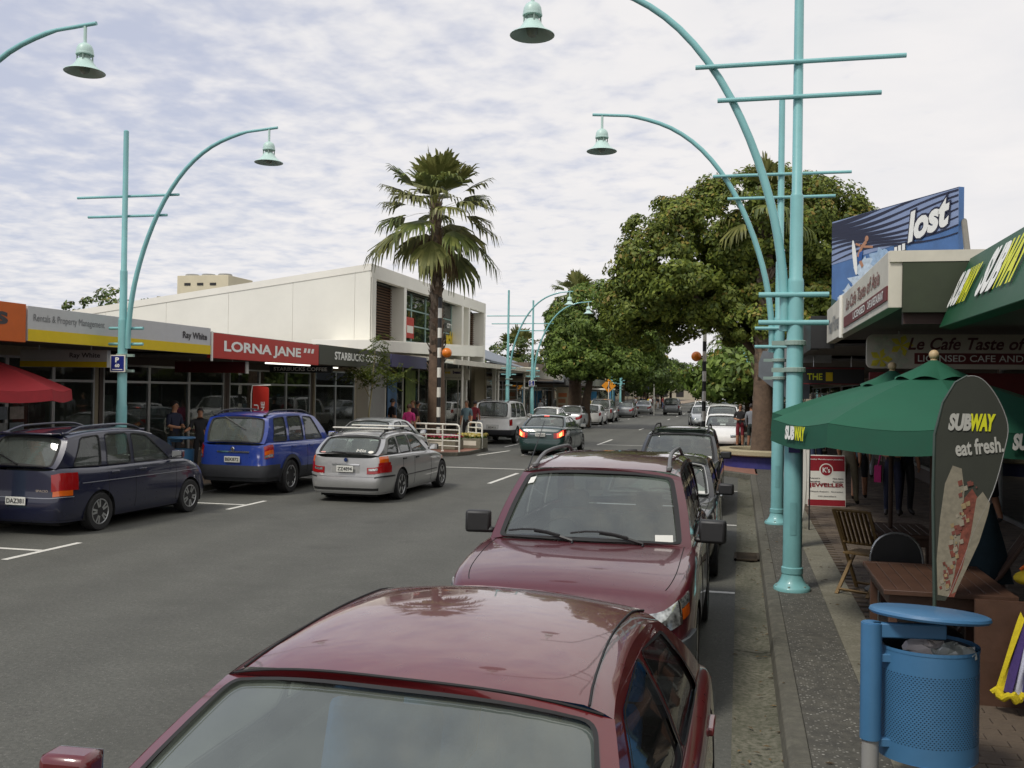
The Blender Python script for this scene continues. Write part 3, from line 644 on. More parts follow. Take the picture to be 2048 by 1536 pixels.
for k, (x, z, s) in enumerate(((.95, .70, .26), (1.2, .84, .18), (.75, .5, .22), (1.45, .62, .2), (.5, .36, .2), (1.1, .45, .28))):
    b = MB(); n = 18; P = [V(x+s*1.3*(1+.35*math.sin(5*a+k)+.2*math.sin(11*a))*math.cos(a), -.006-.0006*k, z+s*.75*(1+.3*math.sin(7*a+k*2))*math.sin(a)) for a in [2*PI*i/n for i in range(n)]]
    P = [V(max(.01, p.x), p.y, max(.01, min(1.5, p.z))) for p in P]
    b.poly(P); b.build('foam_print', mat('billboard_foam%d' % (k % 2), lin(150, 176, 200) if k % 2 else lin(186, 202, 214), .4, var=.3, scale=14), bb)
b = MB(); b.prism([V(0, -.0055, 0), V(1.2, -.0055, 0), V(.7, -.0055, .18), V(.3, -.0055, .26), V(0, -.0055, .36)], (0, .001, 0)); b.build('swell_print', mat('billboard_green', lin(38, 74, 66), .4, var=.3, scale=5), bb)
b = MB(); b.poly([V(.60+.05*math.cos(a)-.12*math.sin(a)*.4, -.0105, .92+.27*math.sin(a)) for a in [2*PI*i/16 for i in range(16)]]); b.build('surfboard_print', WINK, bb)
SKIN = mat('skin', lin(176, 128, 98), .6, var=.08)
b = MB(); b.tube([V(.80, -.012, .66), V(.9, -.012, .80), V(1.0, -.012, .86)], .035, 6); b.tube([V(.9, -.012, .80), V(1.16, -.012, .76)], .018, 5); b.tube([V(.86, -.012, .82), V(.74, -.012, .86)], .018, 5); b.tube([V(.84, -.012, .62), V(.92, -.012, .5)], .03, 5); b.sph((1.01, -.012, .9), .045, 8, 6)
b.v = [(v[0]-.12, -.011+(v[1]+.012)*.05, v[2]+.26) for v in b.v]; b.build('surfer_print', SKIN, bb)
b = MB(); b.poly([V(.68, -.0135, .84), V(.78, -.0135, .86), V(.81, -.0135, 1.0), V(.72, -.0135, .98)]); b.build('shorts_print', mat('blue_shorts', lin(40, 84, 150), .5), bb)
letters('lost', NAV, bb, (1.80, -.010, .93), (1, 0, .16), (-.1, 0, 1), .46, .92, bold=.09, shear=.25)
letters('lost', WINK, bb, (1.825, -.012, .955), (1, 0, .16), (-.1, 0, 1), .41, .86, bold=.045, shear=.25)
for k in range(3):
    b = MB(); x = 1.53+k*.085; b.bx(x-.012, x+.075, -.0115, -.010, .84+k*.012, .96+k*.012); b.build('dot_outline', NAV, bb)
    b = MB(); b.bx(x, x+.062, -.0135, -.012, .855+k*.012, .945+k*.012); b.build('dot', WINK, bb)
for x in (.25,):
    b = MB(); b.tube([V(x, .08, 1.2), V(x+.55, 1.6 if x < 1 else .9, .1)], .035, 8); b.build('strut', GREY, bb)
b = MB(); b.tube([V(BL-.02, .1, 1.12), V(BL+1.55, -1.15, .3)], .035, 8); b.build('strut', mat('weathered_strut', lin(112, 108, 96), .7, var=.15), bb)
# further right-hand shops
b1, fa = shop('shop', 'shop with a black fascia end carrying slanting white strokes', 15.7, 19.5, 1.05, RS, 3.0, 3.5, mat('sign_black2', (.02, .02, .02), .5), TAUPE, 3.9, nb=2)
for k in range(6):
    b = MB(); z = 3.43-k*.07; x = 1.06+k*.045; b.prism([V(x-RS, -1.905, z), V(x+.1-RS, -1.905, z+.01), V(x+.1-RS, -1.905, z-.035), V(x-RS, -1.905, z-.045)], (0, -.01, 0)); b.build('white_stroke', WINK, b1)
rbx(b1, 'fascia_end', mat('sign_black2'), 1.05, 1.40, 15.68, 15.72, 3.02, 3.52)
b2, fa = shop('shop', 'shop with weathered grey fascia end behind the teal lamp posts', 19.6, 25.5, .95, RS, 2.9, 3.5, GREY, TAUPE, 3.9, nb=2)
rbx(b2, 'fascia_end', GREY, 1.07, 1.7, 19.57, 19.6, 2.92, 3.48)
b3, fa = shop('shop', 'shop whose grey end panel slopes down over the footpath', 25.6, 34, .7, RS, 2.9, 3.5, GREY, TAUPE, 3.9, nb=3)
b = MB(); b.prism([V(.45-RS, -4.3, 2.75), V(1.15-RS, -4.3, 2.2), V(1.7-RS, -4.3, 2.2), V(1.7-RS, -4.3, 3.4), V(.55-RS, -4.3, 3.4), V(.45-RS, -4.3, 3.1)], (0, .06, 0)); b.build('end_panel', mat('slate_panel', lin(104, 110, 114), .6, var=.1), b3)
g = hang_sign('dark sign with yellow and white capitals hanging past the teal lamp posts', 1.1, 2.2, 18.8, 2.5, 2.82, mat('sign_black2'), 'THE', SYEL, (1.2, 2.58, .12, .27), .2)
b = MB(); b.bx(-.55, .55, -.066, -.062, .28, .31); b.bx(-.55, .55, -.066, -.062, .0, .02); b.build('red_rule', MAR, g)
b = MB(); b.bx(-.12, .0, -.066, -.062, .06, .22); b.build('yellow_mark', YEL, g)
for k, (y0, y1, c, wm, t) in enumerate(((34.2, 48, lin(92, 84, 74), 'far_taupe', 'shop behind the raised planter on the right'), (48.2, 66, lin(120, 112, 96), 'far_beige', 'beige shop past the planter under the trees'), (66.2, 90, lin(74, 78, 84), 'far_grey', 'grey shop beyond the parked white cars'), (90.2, 125, lin(150, 140, 120), 'far_cream', 'long cream shop near the far right trees'), (125.2, 180, lin(110, 96, 86), 'far_taupe', 'far brown shop at the end of the right side'))):
    far_shop(t, y0, y1, .8, RS, 2.9, 3.5, c, wm, 4.2)
# house end-stop of the street
es = thing('building', 'long low building closing the far end of the street', 'building', (-6, 330, 0))
b = MB(); b.bx(-40, 40, 0, 10, 0, 5); b.build('wall', MATS['far_beige'], es)
b = MB(); b.prism([V(-41, -1, 5), V(41, -1, 5), V(41, 5, 8), V(-41, 5, 8)], (0, 0, .2)); b.build('roof', ROOFM, es)
for k in range(14):
    b = MB(); b.bx(-36+k*5.3, -33.5+k*5.3, -.05, 0, 1, 3); b.build('window', DARK, es)

# ================================================================ street lamps
def street_lamp(label, x, y, s):
    g = thing('street_lamp', label, 'street lamp', (x, y, FZ), 0 if s < 0 else PI, 'teal street lamps in pairs')
    # local -x points over the road
    b = MB(); b.lathe([(.2, 0), (.2, .03), (.19, .045), (.15, .075), (.125, .12), (.112, .17), (.11, .18), (.118, .19), (.118, .25), (.108, .26)], 24); b.build('base_flange', TEAL, g, smooth=True)
    for k in range(6):
        a = k*PI/3+.3; b = MB(); b.lathe([(.016, .03), (.016, .062), (0, .066)], 6, (.172*math.cos(a), .172*math.sin(a), 0)); b.build('anchor_bolt', TEALD, g)
    b = MB(); b.grid([[V(.106*math.cos(t), .106*math.sin(t), z) for z in (.62, .98)] for t in [R(-110+5*i) for i in range(9)]]); b.build('access_panel', mat('teal_paint_worn', lin(112, 164, 164), .5, var=.15, scale=6), g)
    b = MB(); b.lathe([(.104, .2), (.102, 1.75), (.098, 1.78), (.092, 1.8), (.088, 3.42), (.086, 3.45), (.072, 3.48), (.07, 4.38), (.068, 4.4), (.056, 4.42), (.05, 7.13), (.03, 7.15), (0, 7.15)], 20); b.build('pole', TEAL, g, smooth=True)
    arm = [(-.12, 2.88), (-.12, 3.2), (-.17, 3.75), (-.29, 4.35), (-.52, 5.05), (-.86, 5.75), (-1.32, 6.35), (-1.85, 6.75), (-2.45, 6.97), (-2.85, 7.02), (-3.22, 7.05)]
    P = []
    for i in range(len(arm)-1):
        p0, p1, p2, p3 = (V(*arm[max(i-1, 0)]), V(*arm[i]), V(*arm[i+1]), V(*arm[min(i+2, len(arm)-1)]))
        for t in (0, .33, .66): P.append(.5*((2*p1)+(p2-p0)*t+(2*p0-5*p1+4*p2-p3)*t*t+(3*p1-p0-3*p2+p3)*t**3))
    P.append(V(*arm[-1])); n = len(P)
    b = MB(); b.tube([V(p.x, 0, p.y) for p in P], [.055-.027*(i/n) if i < n*.8 else .026 for i in range(n)], 12); b.build('arm', TEAL, g, smooth=True)
    for z, a, c, r in ((5.87, -1.13, 1.12, .026), (5.48, -.88, .87, .026), (3.28, -.4, .35, .03), (2.97, -.4, .35, .03)):
        b = MB(); b.tube([V(a, -.07, z), V(c, -.07, z)], r, 10); b.build('cross_bar', TEAL, g, smooth=True)
    for z in (2.72, 2.42):
        b = MB(); b.lathe([(.112, z), (.118, z+.005), (.118, z+.05), (.112, z+.055)], 18); b.bx(-.25, -.09, -.03, .03, z, z+.05); b.build('bracket_band', TEALD, g)
    lx = -3.05
    b = MB(); b.tube([V(lx, 0, 7.03), V(lx, 0, 6.78)], .022, 8); b.lathe([(.022, 6.79), (.05, 6.785), (.085, 6.76), (.105, 6.72), (.112, 6.675), (.112, 6.655), (.118, 6.65), (.118, 6.63), (.1, 6.63)], 20, (lx, 0, 0)); h = b.build('lamp_head', mat('pale_teal_paint', lin(186, 212, 204), .4, var=.05), g, smooth=True)
    b = MB()
    for k in range(4): a = k*PI/2+.4; b.tube([V(lx+.1*math.cos(a), .1*math.sin(a), 6.64), V(lx+.1*math.cos(a), .1*math.sin(a), 6.54)], .01, 6)
    b.lathe([(.07, 6.63), (.07, 6.55)], 14, (lx, 0, 0)); b.build('vent_posts', TEALD, h)
    b = MB(); b.lathe([(.085, 6.575), (.1, 6.56), (.115, 6.53), (.15, 6.48), (.21, 6.43), (.262, 6.405), (.268, 6.395), (.262, 6.392), (.2, 6.42), (.14, 6.47), (.09, 6.53)], 28, (lx, 0, 0)); b.build('lamp_shade', mat('pale_teal_paint', lin(186, 212, 204), .4, var=.05), g, smooth=True)
    b = MB(); b.lathe([(.075, 6.5), (.07, 6.43), (.045, 6.385), (0, 6.37)], 14, (lx, 0, 0)); b.build('lamp_glass', mat('frosted_lamp_glass', lin(150, 160, 150), .3), g, smooth=True)
    return g
def parking_sign(g, y, z):
    lx = g.location.x
    # fixed to the pole, faces traffic (towards -y)
    inv = -1 if abs(g.rotation_euler.z) > 1 else 1
    b = MB(); b.bx(-.16, .16, -.02, .0, 0, .33); o = b.build('parking_sign', WHITE, g); o.location = (0, .13*(-inv)*1, z); o.rotation_euler.z = 0 if inv > 0 else PI
    b = MB(); b.bx(-.14, .14, -.024, -.0205, .02, .31); b.build('blue_face', mat('parking_blue', lin(26, 40, 120), .4), o)
    letters('P', WINK, o, (-.045, -.026, .185), (1, 0, 0), (0, 0, 1), .1, .085, bold=.04); letters('60', WINK, o, (-.05, -.026, .09), (1, 0, 0), (0, 0, 1), .07, .1, bold=.04)
    b = MB(); b.bx(-.11, .11, -.028, -.0245, .04, .055); b.build('white_bar', WINK, o)
# right pair: arms towards -x ; left pair: arms towards +x
l1 = street_lamp('teal street lamp standing nearest on the right footpath', .59, 11.3, -1)
b = MB(); b.bx(-.06, .06, -.112, -.1, 1.53, 1.63); b.build('sticker', mat('navy_sticker', lin(40, 38, 90), .5), l1)
street_lamp('teal street lamp just behind the nearest one on the right footpath', .63, 17.0, -1)
l3 = street_lamp('teal street lamp at the left edge with only its lamp in view', -11.75, 11.5, 1)
l4 = street_lamp('teal street lamp with the blue parking sign by the dark blue wagon', -11.75, 16.8, 1); parking_sign(l4, 0, 2.42)
l5 = street_lamp('nearer of the two teal lamps right of the white building', -11.2, 46.9, 1)
l6 = street_lamp('further teal lamp with small parking sign right of the white building', -11.1, 52.3, 1); parking_sign(l6, 0, 2.42)
for lab, x, y, s in (('first of the teal lamps half hidden under the leafy left tree', -11.0, 86, 1), ('second of the teal lamps half hidden under the leafy left tree', -11.0, 92, 1),
                     ('distant teal lamp left of the orange sign at the far crossing', .0, 118, -1), ('distant teal lamp just past the far orange sign', .0, 126, -1),
                     ('teal lamp among the leaves beside the right palm trunk', .65, 62, -1), ('teal lamp behind the right palm among dark leaves', .65, 67.5, -1)):
    street_lamp(lab, x, y, s)
# ================================================================ vehicles
CARGLASS = glass_mat('car_glass', (.42, .48, .45), .12, 1.65)
CLEARG = glass_mat('clear_car_glass', (.9, .93, .91), .03, 1.55)
WSGLASS = glass_mat('windscreen_glass', (.50, .56, .52), .15, 2.15, (.36, .41, .35))
RGLASS = glass_mat('rear_screen_glass', (.42, .47, .44), .26, 1.7, (.34, .38, .34))  # pale diffuse haze stands in for the reflections these rear screens lack
PRIV = glass_mat('privacy_glass', (.13, .15, .14), .04, 1.65)
REDL = mat('tail_lamp_red', lin(150, 16, 18), .15, var=.1, coat=1); AMBL = mat('amber_lens', lin(205, 92, 16), .15, var=.1, coat=1)
CLRL = mat('clear_lens', (.40, .42, .40), .08, metal=.7, var=.75, scale=26, coat=1, detail=1.); LIT = mat('lit_brake_lamp', (1, .09, .04), .3, var=0, emit=1.6)
LITC = mat('lit_brake_core', (1, .35, .1), .3, var=0, emit=3.2)
INTG = mat('cabin_trim', (.05, .05, .052), .8, var=.2); SEATM = mat('grey_seat_cloth', (.10, .10, .105), .9, var=.2, scale=30)
SEATB = mat('blue_seat_cloth', lin(46, 98, 148), .9, var=.2, scale=30)
ALLOY = mat('alloy', (.52, .53, .53), .3, metal=.85, var=.08); PLATE = mat('number_plate', lin(214, 214, 206), .5, var=.04)
UNDER = mat('underbody', (.012, .012, .012), .9, var=.2)
PINK = mat('plate_ink', (.03, .03, .03), .5, var=0)
def crv(pts):
    xs = [p[0] for p in pts]; ys_ = [p[1] for p in pts]
    xs = np.array(xs, float); ys_ = np.array(ys_, float)
    d = np.diff(ys_)/np.diff(xs); m = np.zeros(len(xs)); m[0] = d[0]; m[-1] = d[-1]
    for i in range(1, len(xs)-1): m[i] = 0 if d[i-1]*d[i] <= 0 else 2*d[i-1]*d[i]/(d[i-1]+d[i])
    def f(x):
        x = min(max(x, xs[0]), xs[-1]); i = min(max(int(np.searchsorted(xs, x))-1, 0), len(xs)-2)
        h = xs[i+1]-xs[i]; t = (x-xs[i])/h
        return float((2*t**3-3*t*t+1)*ys_[i]+(t**3-2*t*t+t)*h*m[i]+(-2*t**3+3*t*t)*ys_[i+1]+(t**3-t*t)*h*m[i+1])
    return f
def rpoly(pts, r, n=4, step=.08):
    """round the corners of a 2d polygon and densify its edges"""
    out = []; k = len(pts)
    for i in range(k):
        p, a, c = np.array(pts[i]), np.array(pts[i-1]), np.array(pts[(i+1) % k])
        da, dc = a-p, c-p; la, lc = np.linalg.norm(da), np.linalg.norm(dc); rr = min(r, la*.45, lc*.45)
        p0, p1 = p+da/la*rr, p+dc/lc*rr
        for j in range(n+1):
            t = j/n; out.append((1-t)**2*p0+2*t*(1-t)*p+t*t*p1)
    res = []
    for i in range(len(out)):
        a, c = out[i], out[(i+1) % len(out)]; L = np.linalg.norm(c-a); m_ = max(1, int(L/step))
        for j in range(m_): res.append(tuple(a+(c-a)*j/m_))
    return res
def holed(b, outer, holes, lift):
    loops = [outer]+holes
    tri = tessellate_polygon([[V(p[0], p[1], 0) for p in l] for l in loops])
    flat = [p for l in loops for p in l]; b.add([lift(*p) for p in flat], [tuple(t) for t in tri])
def wheel_mesh(r, wd, style, fine=True):
    """wheel lies in the x-z plane, outer face towards +y"""
    ty = MB(); n = 28 if fine else 16; Mx = Matrix.Rotation(-PI/2, 4, 'X')
    rr = r*.66
    ty.lathe([(rr, -wd/2), (r*.94, -wd/2), (r*.985, -wd*.42), (r, -wd*.3), (r, wd*.3), (r*.985, wd*.42), (r*.95, wd*.49), (r*.8, wd*.5), (rr, wd*.44)], n, M=Mx)
    ri = MB(); ri.cur = 0
    ri.lathe([(rr*1.02, wd*.30), (rr*1.02, wd*.46), (rr*.95, wd*.47), (rr*.9, wd*.40), (rr*.88, wd*.2)], n, M=Mx)
    k = {'five': 5, 'six': 6, 'seven': 7, 'double': 10, 'steel': 0}[style]
    ri.lathe([(0, wd*.42), (rr*.2, wd*.41), (rr*.24, wd*.36), (rr*.24, wd*.25)], 12, M=Mx)
    for i in range(k):
        a = 2*PI*i/k+(.13 if i % 2 else -.13 if style == 'double' else 0)
        ri.bar((rr*.15*math.cos(a), wd*.36, rr*.15*math.sin(a)), (rr*.97*math.cos(a), wd*.38, rr*.97*math.sin(a)), rr*(.16 if k > 6 else .26), .03, (0, 1, 0))
    if k == 0: ri.lathe([(rr*.2, wd*.36), (rr*.55, wd*.40), (rr*.7, wd*.30), (rr*.92, wd*.34)], n, M=Mx)
    dk = MB(); dk.lathe([(rr*1.0, wd*.12), (0, wd*.1)], n, M=Mx); dk.lathe([(rr*.55, wd*.2), (rr*.55, wd*.14)], n, M=Mx)
    return ty, ri, dk
def car(S):
    L, W, H = S['L'], S['W'], S['H']; a, bw = L/2, W/2; zs = S.get('zs', .2); fine = S.get('fine', True)
    g = thing(S.get('name', 'car'), S['label'], S.get('cat', 'car'), (0, 0, 0), 0, S.get('group'))
    PM = S['paint']; nF, nR = S.get('nF', 8), S.get('nR', 11)
    zt = crv([(a-d, z) for d, z in S['belt']][::-1]); zroof = crv([(a-d, z) for d, z in S['roof']][::-1])
    def O(x): n = nF if x > 0 else nR; return bw*(1-(S.get('tpf', .06) if x > 0 else S.get('tpr', .04))*abs(x/a)**2.5)*max(0., 1-abs(x/a)**n)**(1/n)
    half = []
    st = .05 if fine else .1
    for y in np.linspace(0, .72, 7): half.append((a*(1-y**nF)**(1/nF), y*bw*(1-S.get('tpf', .06))))
    xe = a*.82
    for t in np.linspace(math.asin(.72**(nF/2)), math.acos(.82**(nF/2)), 11)[1:]: x = a*math.cos(t)**(2/nF); half.append((x, O(x)))
    xr = -a*.82
    for x in np.linspace(xe, xr, int((xe-xr)/st))[1:]: half.append((x, O(x)))
    for t in np.linspace(math.acos(.82**(nR/2)), math.asin(.72**(nR/2)), 11)[1:]: x = -a*math.cos(t)**(2/nR); half.append((x, O(x)))
    for y in np.linspace(.72, 0, 7)[1:]: half.append((-a*(1-y**nR)**(1/nR), y*bw*(1-S.get('tpr', .04))))
    sxf = crv(S.get('front', [(0, .975), (.2, .998), (.35, 1), (.55, .985), (.8, .968), (1, .93)]))
    sxr = crv(S.get('rear', [(0, .975), (.2, .995), (.35, 1), (.55, .985), (.8, .98), (1, .965)]))
    syc = crv(S.get('side', [(0, .93), (.12, .97), (.4, 1), (.7, .992), (.88, .978), (.95, .962), (.985, .94), (1, .905)]))
    def P(X, Y, h):
        z = zs+(zt(X)-zs)*h; k = sxf(h) if X > 0 else sxr(h); e = min(1, abs(X)/a*1.15)**2
        return V(X*(1+(k-1)*e), Y*syc(h), z)
    def sidey(x, z):
        h = min(max((z-zs)/(zt(x)-zs), 0), 1); return O(x)*syc(h)
    hs_ = [0, .1, .2, .32, .44, .56, .68, .78, .86, .92, .955, .985, 1] if fine else [0, .15, .35, .6, .8, .92, .97, 1]
    nc = len(half); wr = S['wr']; xw = (a-S['fo'], a-S['fo']-S['wb']); ar = wr+S.get('arch', .055)
    Gd = [[P(X, Y, h) for h in hs_] for X, Y in half]
    nh = len(hs_)
    inside = lambda v: any((v.x-c)**2+(v.z-wr*.97)**2 < ar*ar for c in xw)
    keep = []
    for i in range(nc-1):
        for j in range(nh-1):
            q = [Gd[i][j], Gd[i+1][j], Gd[i+1][j+1], Gd[i][j+1]]
            if not all(inside(v) for v in q): keep.append((i, j))
    new = [[v.copy() for v in col] for col in Gd]
    for i in range(nc):
        for j in range(nh):
            v = Gd[i][j]
            if inside(v) and v.y > bw*.5:
                c = min(xw, key=lambda c: abs(c-v.x)); d = V(v.x-c, 0, v.z-wr*.97)
                if d.length > .02:
                    d = d.normalized()*ar; nx, nz = c+d.x, wr*.97+d.z; new[i][j] = V(nx, sidey(nx, nz), nz)
    body = MB()
    two = S.get('two_tone')
    for s in (1, -1):
        vs = [V(v.x, v.y*s, v.z) for col in new for v in col]
        fs = []; ms = []
        for i, j in keep:
            f = (i*nh+j, (i+1)*nh+j, (i+1)*nh+j+1, i*nh+j+1); fs.append(f if s < 0 else f[::-1])
        b0 = len(body.f); body.add(vs, fs)
        if two:
            for k, (i, j) in enumerate(keep):
                zc = (Gd[i][j].z+Gd[i][j+1].z)/2
                if zc < two[0]: body.m[b0+k] = 1
    cow, rba = S['cowl'], S['rbase']        # distances from the front
    xcow, xrb = a-cow, a-rba
    crown = S.get('crown', .045)
    def deck(x0, x1, cr0=None):
        rows = []
        for i in range(nc):
            if x1 <= half[i][0] <= x0:
                p = Gd[i][-1]; e = min(1., (a-abs(half[i][0]))/.35) ; c_ = crown*(.25+.75*e)
                rows.append([V(p.x, p.y*t, p.z+c_*(1-abs(t)**2.2)) for t in (1, .96, .88, .7, .45, .15, -.15, -.45, -.7, -.88, -.96, -1)])
        if len(rows) > 1: body.grid(rows)
    deck(a, xcow-.06)
    if S.get('boot', False): deck(xrb+.04, -a)
    # cabin
    yr = S['yr']; xf_, xb_ = a-S['rf'], a-S['rr']; zr = zroof
    def yt(x): return O(x)*syc(1)
    Href = max(z for d, z in S['roof'])
    def lift(s):
        def f(x, z):
            zb = zt(x); q = (z-zb)/(Href-zb); q = min(max(q, 0), 1.05)
            y = yt(x)*(1-q)+yr*q+.022*math.sin(PI*min(q, 1))
            return V(x, s*y, z)
        return f
    zcf, zcb = zt(xcow), zt(xrb)
    outer = []
    nb_ = 24
    for i in range(nb_): x = xcow+(xrb-xcow)*i/nb_; outer.append((x, zt(x)-.003))
    na = 8
    rz0 = lambda x: zr(x)-.035
    for i in range(na): t = i/na; outer.append((xrb+(xb_-xrb)*t+S.get('cbow', 0)*math.sin(PI*t), zcb+(rz0(xb_)-zcb)*t))
    for i in range(nb_): x = xb_+(xf_-xb_)*i/nb_; outer.append((x, rz0(x)))
    for i in range(na): t = i/na; outer.append((xf_+(xcow-xf_)*t+S.get('abow', .03)*math.sin(PI*t), rz0(xf_)+(zcf-rz0(xf_))*t))
    holes = []
    for w_ in S['wins']:
        (b0, t0, t1, b1) = [a-d for d in w_[:4]]; lo = w_[4] if len(w_) > 4 else .02; up = w_[5] if len(w_) > 5 else .035
        holes.append(rpoly([(b0, zt(b0)+lo), (t0, rz0(t0)-up), (t1, rz0(t1)-up), (b1, zt(b1)+lo)], S.get('wr_', .06)))
    for s in (1, -1):
        holed(body, outer, holes, lift(s))
    # roof skin with front/rear bow
    bf, br = S.get('bowf', .06), S.get('bowr', .05); rc = S.get('rcrown', .04)
    yre = lambda x: lift(1)(x, rz0(x)).y
    rows = []; ts = (1, .985, .95, .86, .7, .45, .15, -.15, -.45, -.7, -.86, -.95, -.985, -1)
    def roofpt(x, t, ex=0):
        f = (x-xb_)/(xf_-xb_); bow = (bf*f*f-br*(1-f)**2)*(1-t*t); ee = min(1, abs(t))
        return V(x+bow, t*yre(x)*1.002, zr(x)-.038*(max(0, ee-.80)/.2)**2+rc*(1-t*t))
    for i in range(17): rows.append([roofpt(xb_+(xf_-xb_)*i/16, t) for t in ts])
    body.grid([r[::-1] for r in rows])
    # windscreen and rear screen sheets
    yre = lambda x: lift(1)(x, rz0(x)).y
    def sheet_fn(x0, z0, y0, xt, ztop, bow0, bow1, sgn):
        eb = S.get('abow', .03) if sgn > 0 else S.get('cbow', 0)
        def f(u, v):
            vv = min(max(v, 0), 1); xe = x0+(xt-x0)*v+eb*math.sin(PI*vv); ze = z0+(ztop-.035-z0)*v; ye = lift(1)(xe, ze).y
            bow = bow0+(bow1-bow0)*vv; cr_ = crown*.6+(rc+.035-crown*.6)*vv
            return V(xe+sgn*(bow*(1-u*u)+S.get('wsbulge', .02)*math.sin(PI*vv)*(1-u**4)), u*ye, ze+cr_*(1-abs(u)**2.6))
        return f
    WF = sheet_fn(xcow, zcf-.004, yt(xcow), xf_, zr(xf_), S.get('bowc', .16), bf, 1)
    RF = sheet_fn(xrb, zcb-.004, yt(xrb), xb_, zr(xb_), S.get('bowrc', .06), br, -1)
    sq = lambda n: [(-1+2*i/n, 0) for i in range(n)]+[(1, i/n) for i in range(n)]+[(1-2*i/n, 1) for i in range(n)]+[(-1, 1-i/n) for i in range(n)]
    wl, wh, wm = S.get('ws', (.04, .95, .91)); rl, rh, rm = S.get('rs', (.06, .94, .88))
    hf = rpoly([(-wm, wl), (wm, wl), (wm-.01, wh), (-wm+.01, wh)], .06, 4, .12); hr = rpoly([(-rm, rl), (rm, rl), (rm-.01, rh), (-rm+.01, rh)], .1, 4, .12)
    holed(body, sq(14), [hf[::-1]], WF); holed(body, sq(14), [hr[::-1]], RF)
    pm = [PM]+([two[1]] if two else [])
    bo = body.build('body', pm, g, smooth=True, angle=S.get('sharp', 38))
    def gsheet(F, nm, lo, hi, m_, gm, off):
        b = MB(); n = 14; k = 8
        b.grid([[F((-m_-.02)+(2*m_+.04)*i/n, lo-.015+(hi-lo+.03)*j/k)+V(off, 0, -abs(off)) for j in range(k+1)] for i in range(n+1)]); o = b.build(nm, gm, g, smooth=True, angle=80)
        return o
    ws = gsheet(WF, 'windscreen', wl, wh, wm, S.get('wsglass', WSGLASS), -.012); rsn = gsheet(RF, 'rear_screen', rl, rh, rm, S.get('rglass', RGLASS), .012)
    def seal(F, hp, wd, nm, par):
        c = np.mean(np.array(hp), 0); b = MB(); P1, P2 = [], []
        for i, p in enumerate(hp):
            v = F(*p); ctr = F(*c); d = (ctr-v); n = V(0, 0, 0)
            p2 = v+d.normalized()*wd; P1.append(v+(v-ctr).normalized()*wd*.35); P2.append(p2)
        nrm = (F(c[0]+.1, c[1])-F(*c)).cross(F(c[0], c[1]+.1)-F(*c)).normalized()
        if nrm.dot(V(F(*c).x, F(*c).y, .5)) < 0: nrm = -nrm
        P1 = [p+nrm*.006 for p in P1]; P2 = [p+nrm*.004 for p in P2]
        n = len(hp); b.add(P1+P2, [(i, (i+1) % n, n+(i+1) % n, n+i) for i in range(n)]); return b.build(nm, RUB, par)
    seal(WF, hf, S.get('seal', .03), 'window_seal', ws); seal(RF, hr, .03, 'window_seal', rsn)
    for wi, hp in enumerate(holes):
        for s in (1, -1):
            lf = lift(s); b = MB(); n = len(hp); b.add([lf(*p)-V(0, s*.014, 0) for p in hp], [])
            tri = tessellate_polygon([[V(p[0], p[1], 0) for p in hp]]); b.f += [tuple(t) for t in tri]; b.m += [0]*len(tri)
            gm = S.get('sglass', CARGLASS)
            if wi >= S.get('privacy', 99): gm = PRIV
            so_ = b.build('side_window', gm, g); seal(lf, hp, S.get('sseal', .018), 'window_seal', so_)
    # closing surfaces: underside, arch liners
    un = MB()
    un.grid([[V(X*.985, Y*.95*t, zs+.03) for t in (1, 0, -1)] for X, Y in half])
    un.bx(-a*.9, a*.9, -bw*.7, bw*.7, zs-.06, zs+.02)
    for c in xw:
        for s in (1, -1):
            Pn = []
            for k in range(13): an = PI*k/12*1.16-.25; Pn.append([V(c+(ar+.004)*math.cos(an), s*y, wr*.97+(ar+.004)*math.sin(an)) for y in (sidey(c, wr*1.4)-.004, bw*.55)])
            un.grid(Pn); un.add([V(c, s*bw*.55, wr*.97)]+[p[1] for p in Pn], [(0, k+1, k+2) for k in range(12)])
    un.build('underbody', UNDER, g)
    # cabin
    it = MB(); zf_ = S.get('floor', zs+.12); sm = S.get('seat', SEATM)
    x0, x1 = xcow-.1, max(xrb, -a+.55)
    it.bx(x1, x0, -bw*.86, bw*.86, zf_-.05, zf_); it.bx(x0-.55, x0+.0, -bw*.80, bw*.80, zf_, zcf-.03)
    it.bx(x1, x1+.05, -bw*.8, bw*.8, zf_, zt(x1)-.06)
    for s in (1, -1): it.bx(x1, x0, s*bw*.86-.02, s*bw*.86+.02, zf_, min(zcf, zcb)-.06)
    if S.get('boot'): it.bx(x1-.02, x1+.45, -bw*.8, bw*.8, zcb-.12, zcb-.06)
    ino = it.build('dashboard', INTG, g)
    xs_ = x0-S.get('seatx', 1.15)
    for xq, yss in ((xs_, (.36, -.36)), (xs_-.92, (.4, 0, -.4))):
        if xq-.35 < x1: continue
        for y in yss:
            b = MB(); wv = .24 if len(yss) == 2 else .19; zq = zf_+.22
            b.bx(xq-.05, xq+.45, y-wv, y+wv, zq-.1, zq+.05)
            Ms = Matrix.Translation((xq-.02, y, zq)) @ Matrix.Rotation(-.28, 4, 'Y'); hb = min(.62, zt(xq)-zq+.12); b.bx(-.12, .0, -wv, wv, 0, hb, Ms)
            b.bx(-.1, -.02, -.13, .13, hb+.03, hb+.2, Ms); b.build('seat', sm, g, bevel=.035)
    if fine:
        b = MB(); ct = V(x0-.62, -.36, zcf-.06); ax = V(.85, 0, .5).normalized(); e1 = V(0, 1, 0); e2 = ax.cross(e1)
        b.tube([ct+(e1*math.cos(t)+e2*math.sin(t))*.18 for t in [2*PI*i/20 for i in range(21)]], .015, 6, False); b.bar(ct-e1*.17, ct+e1*.17, .03, .02); b.build('steering_wheel', BLK, g, smooth=True)
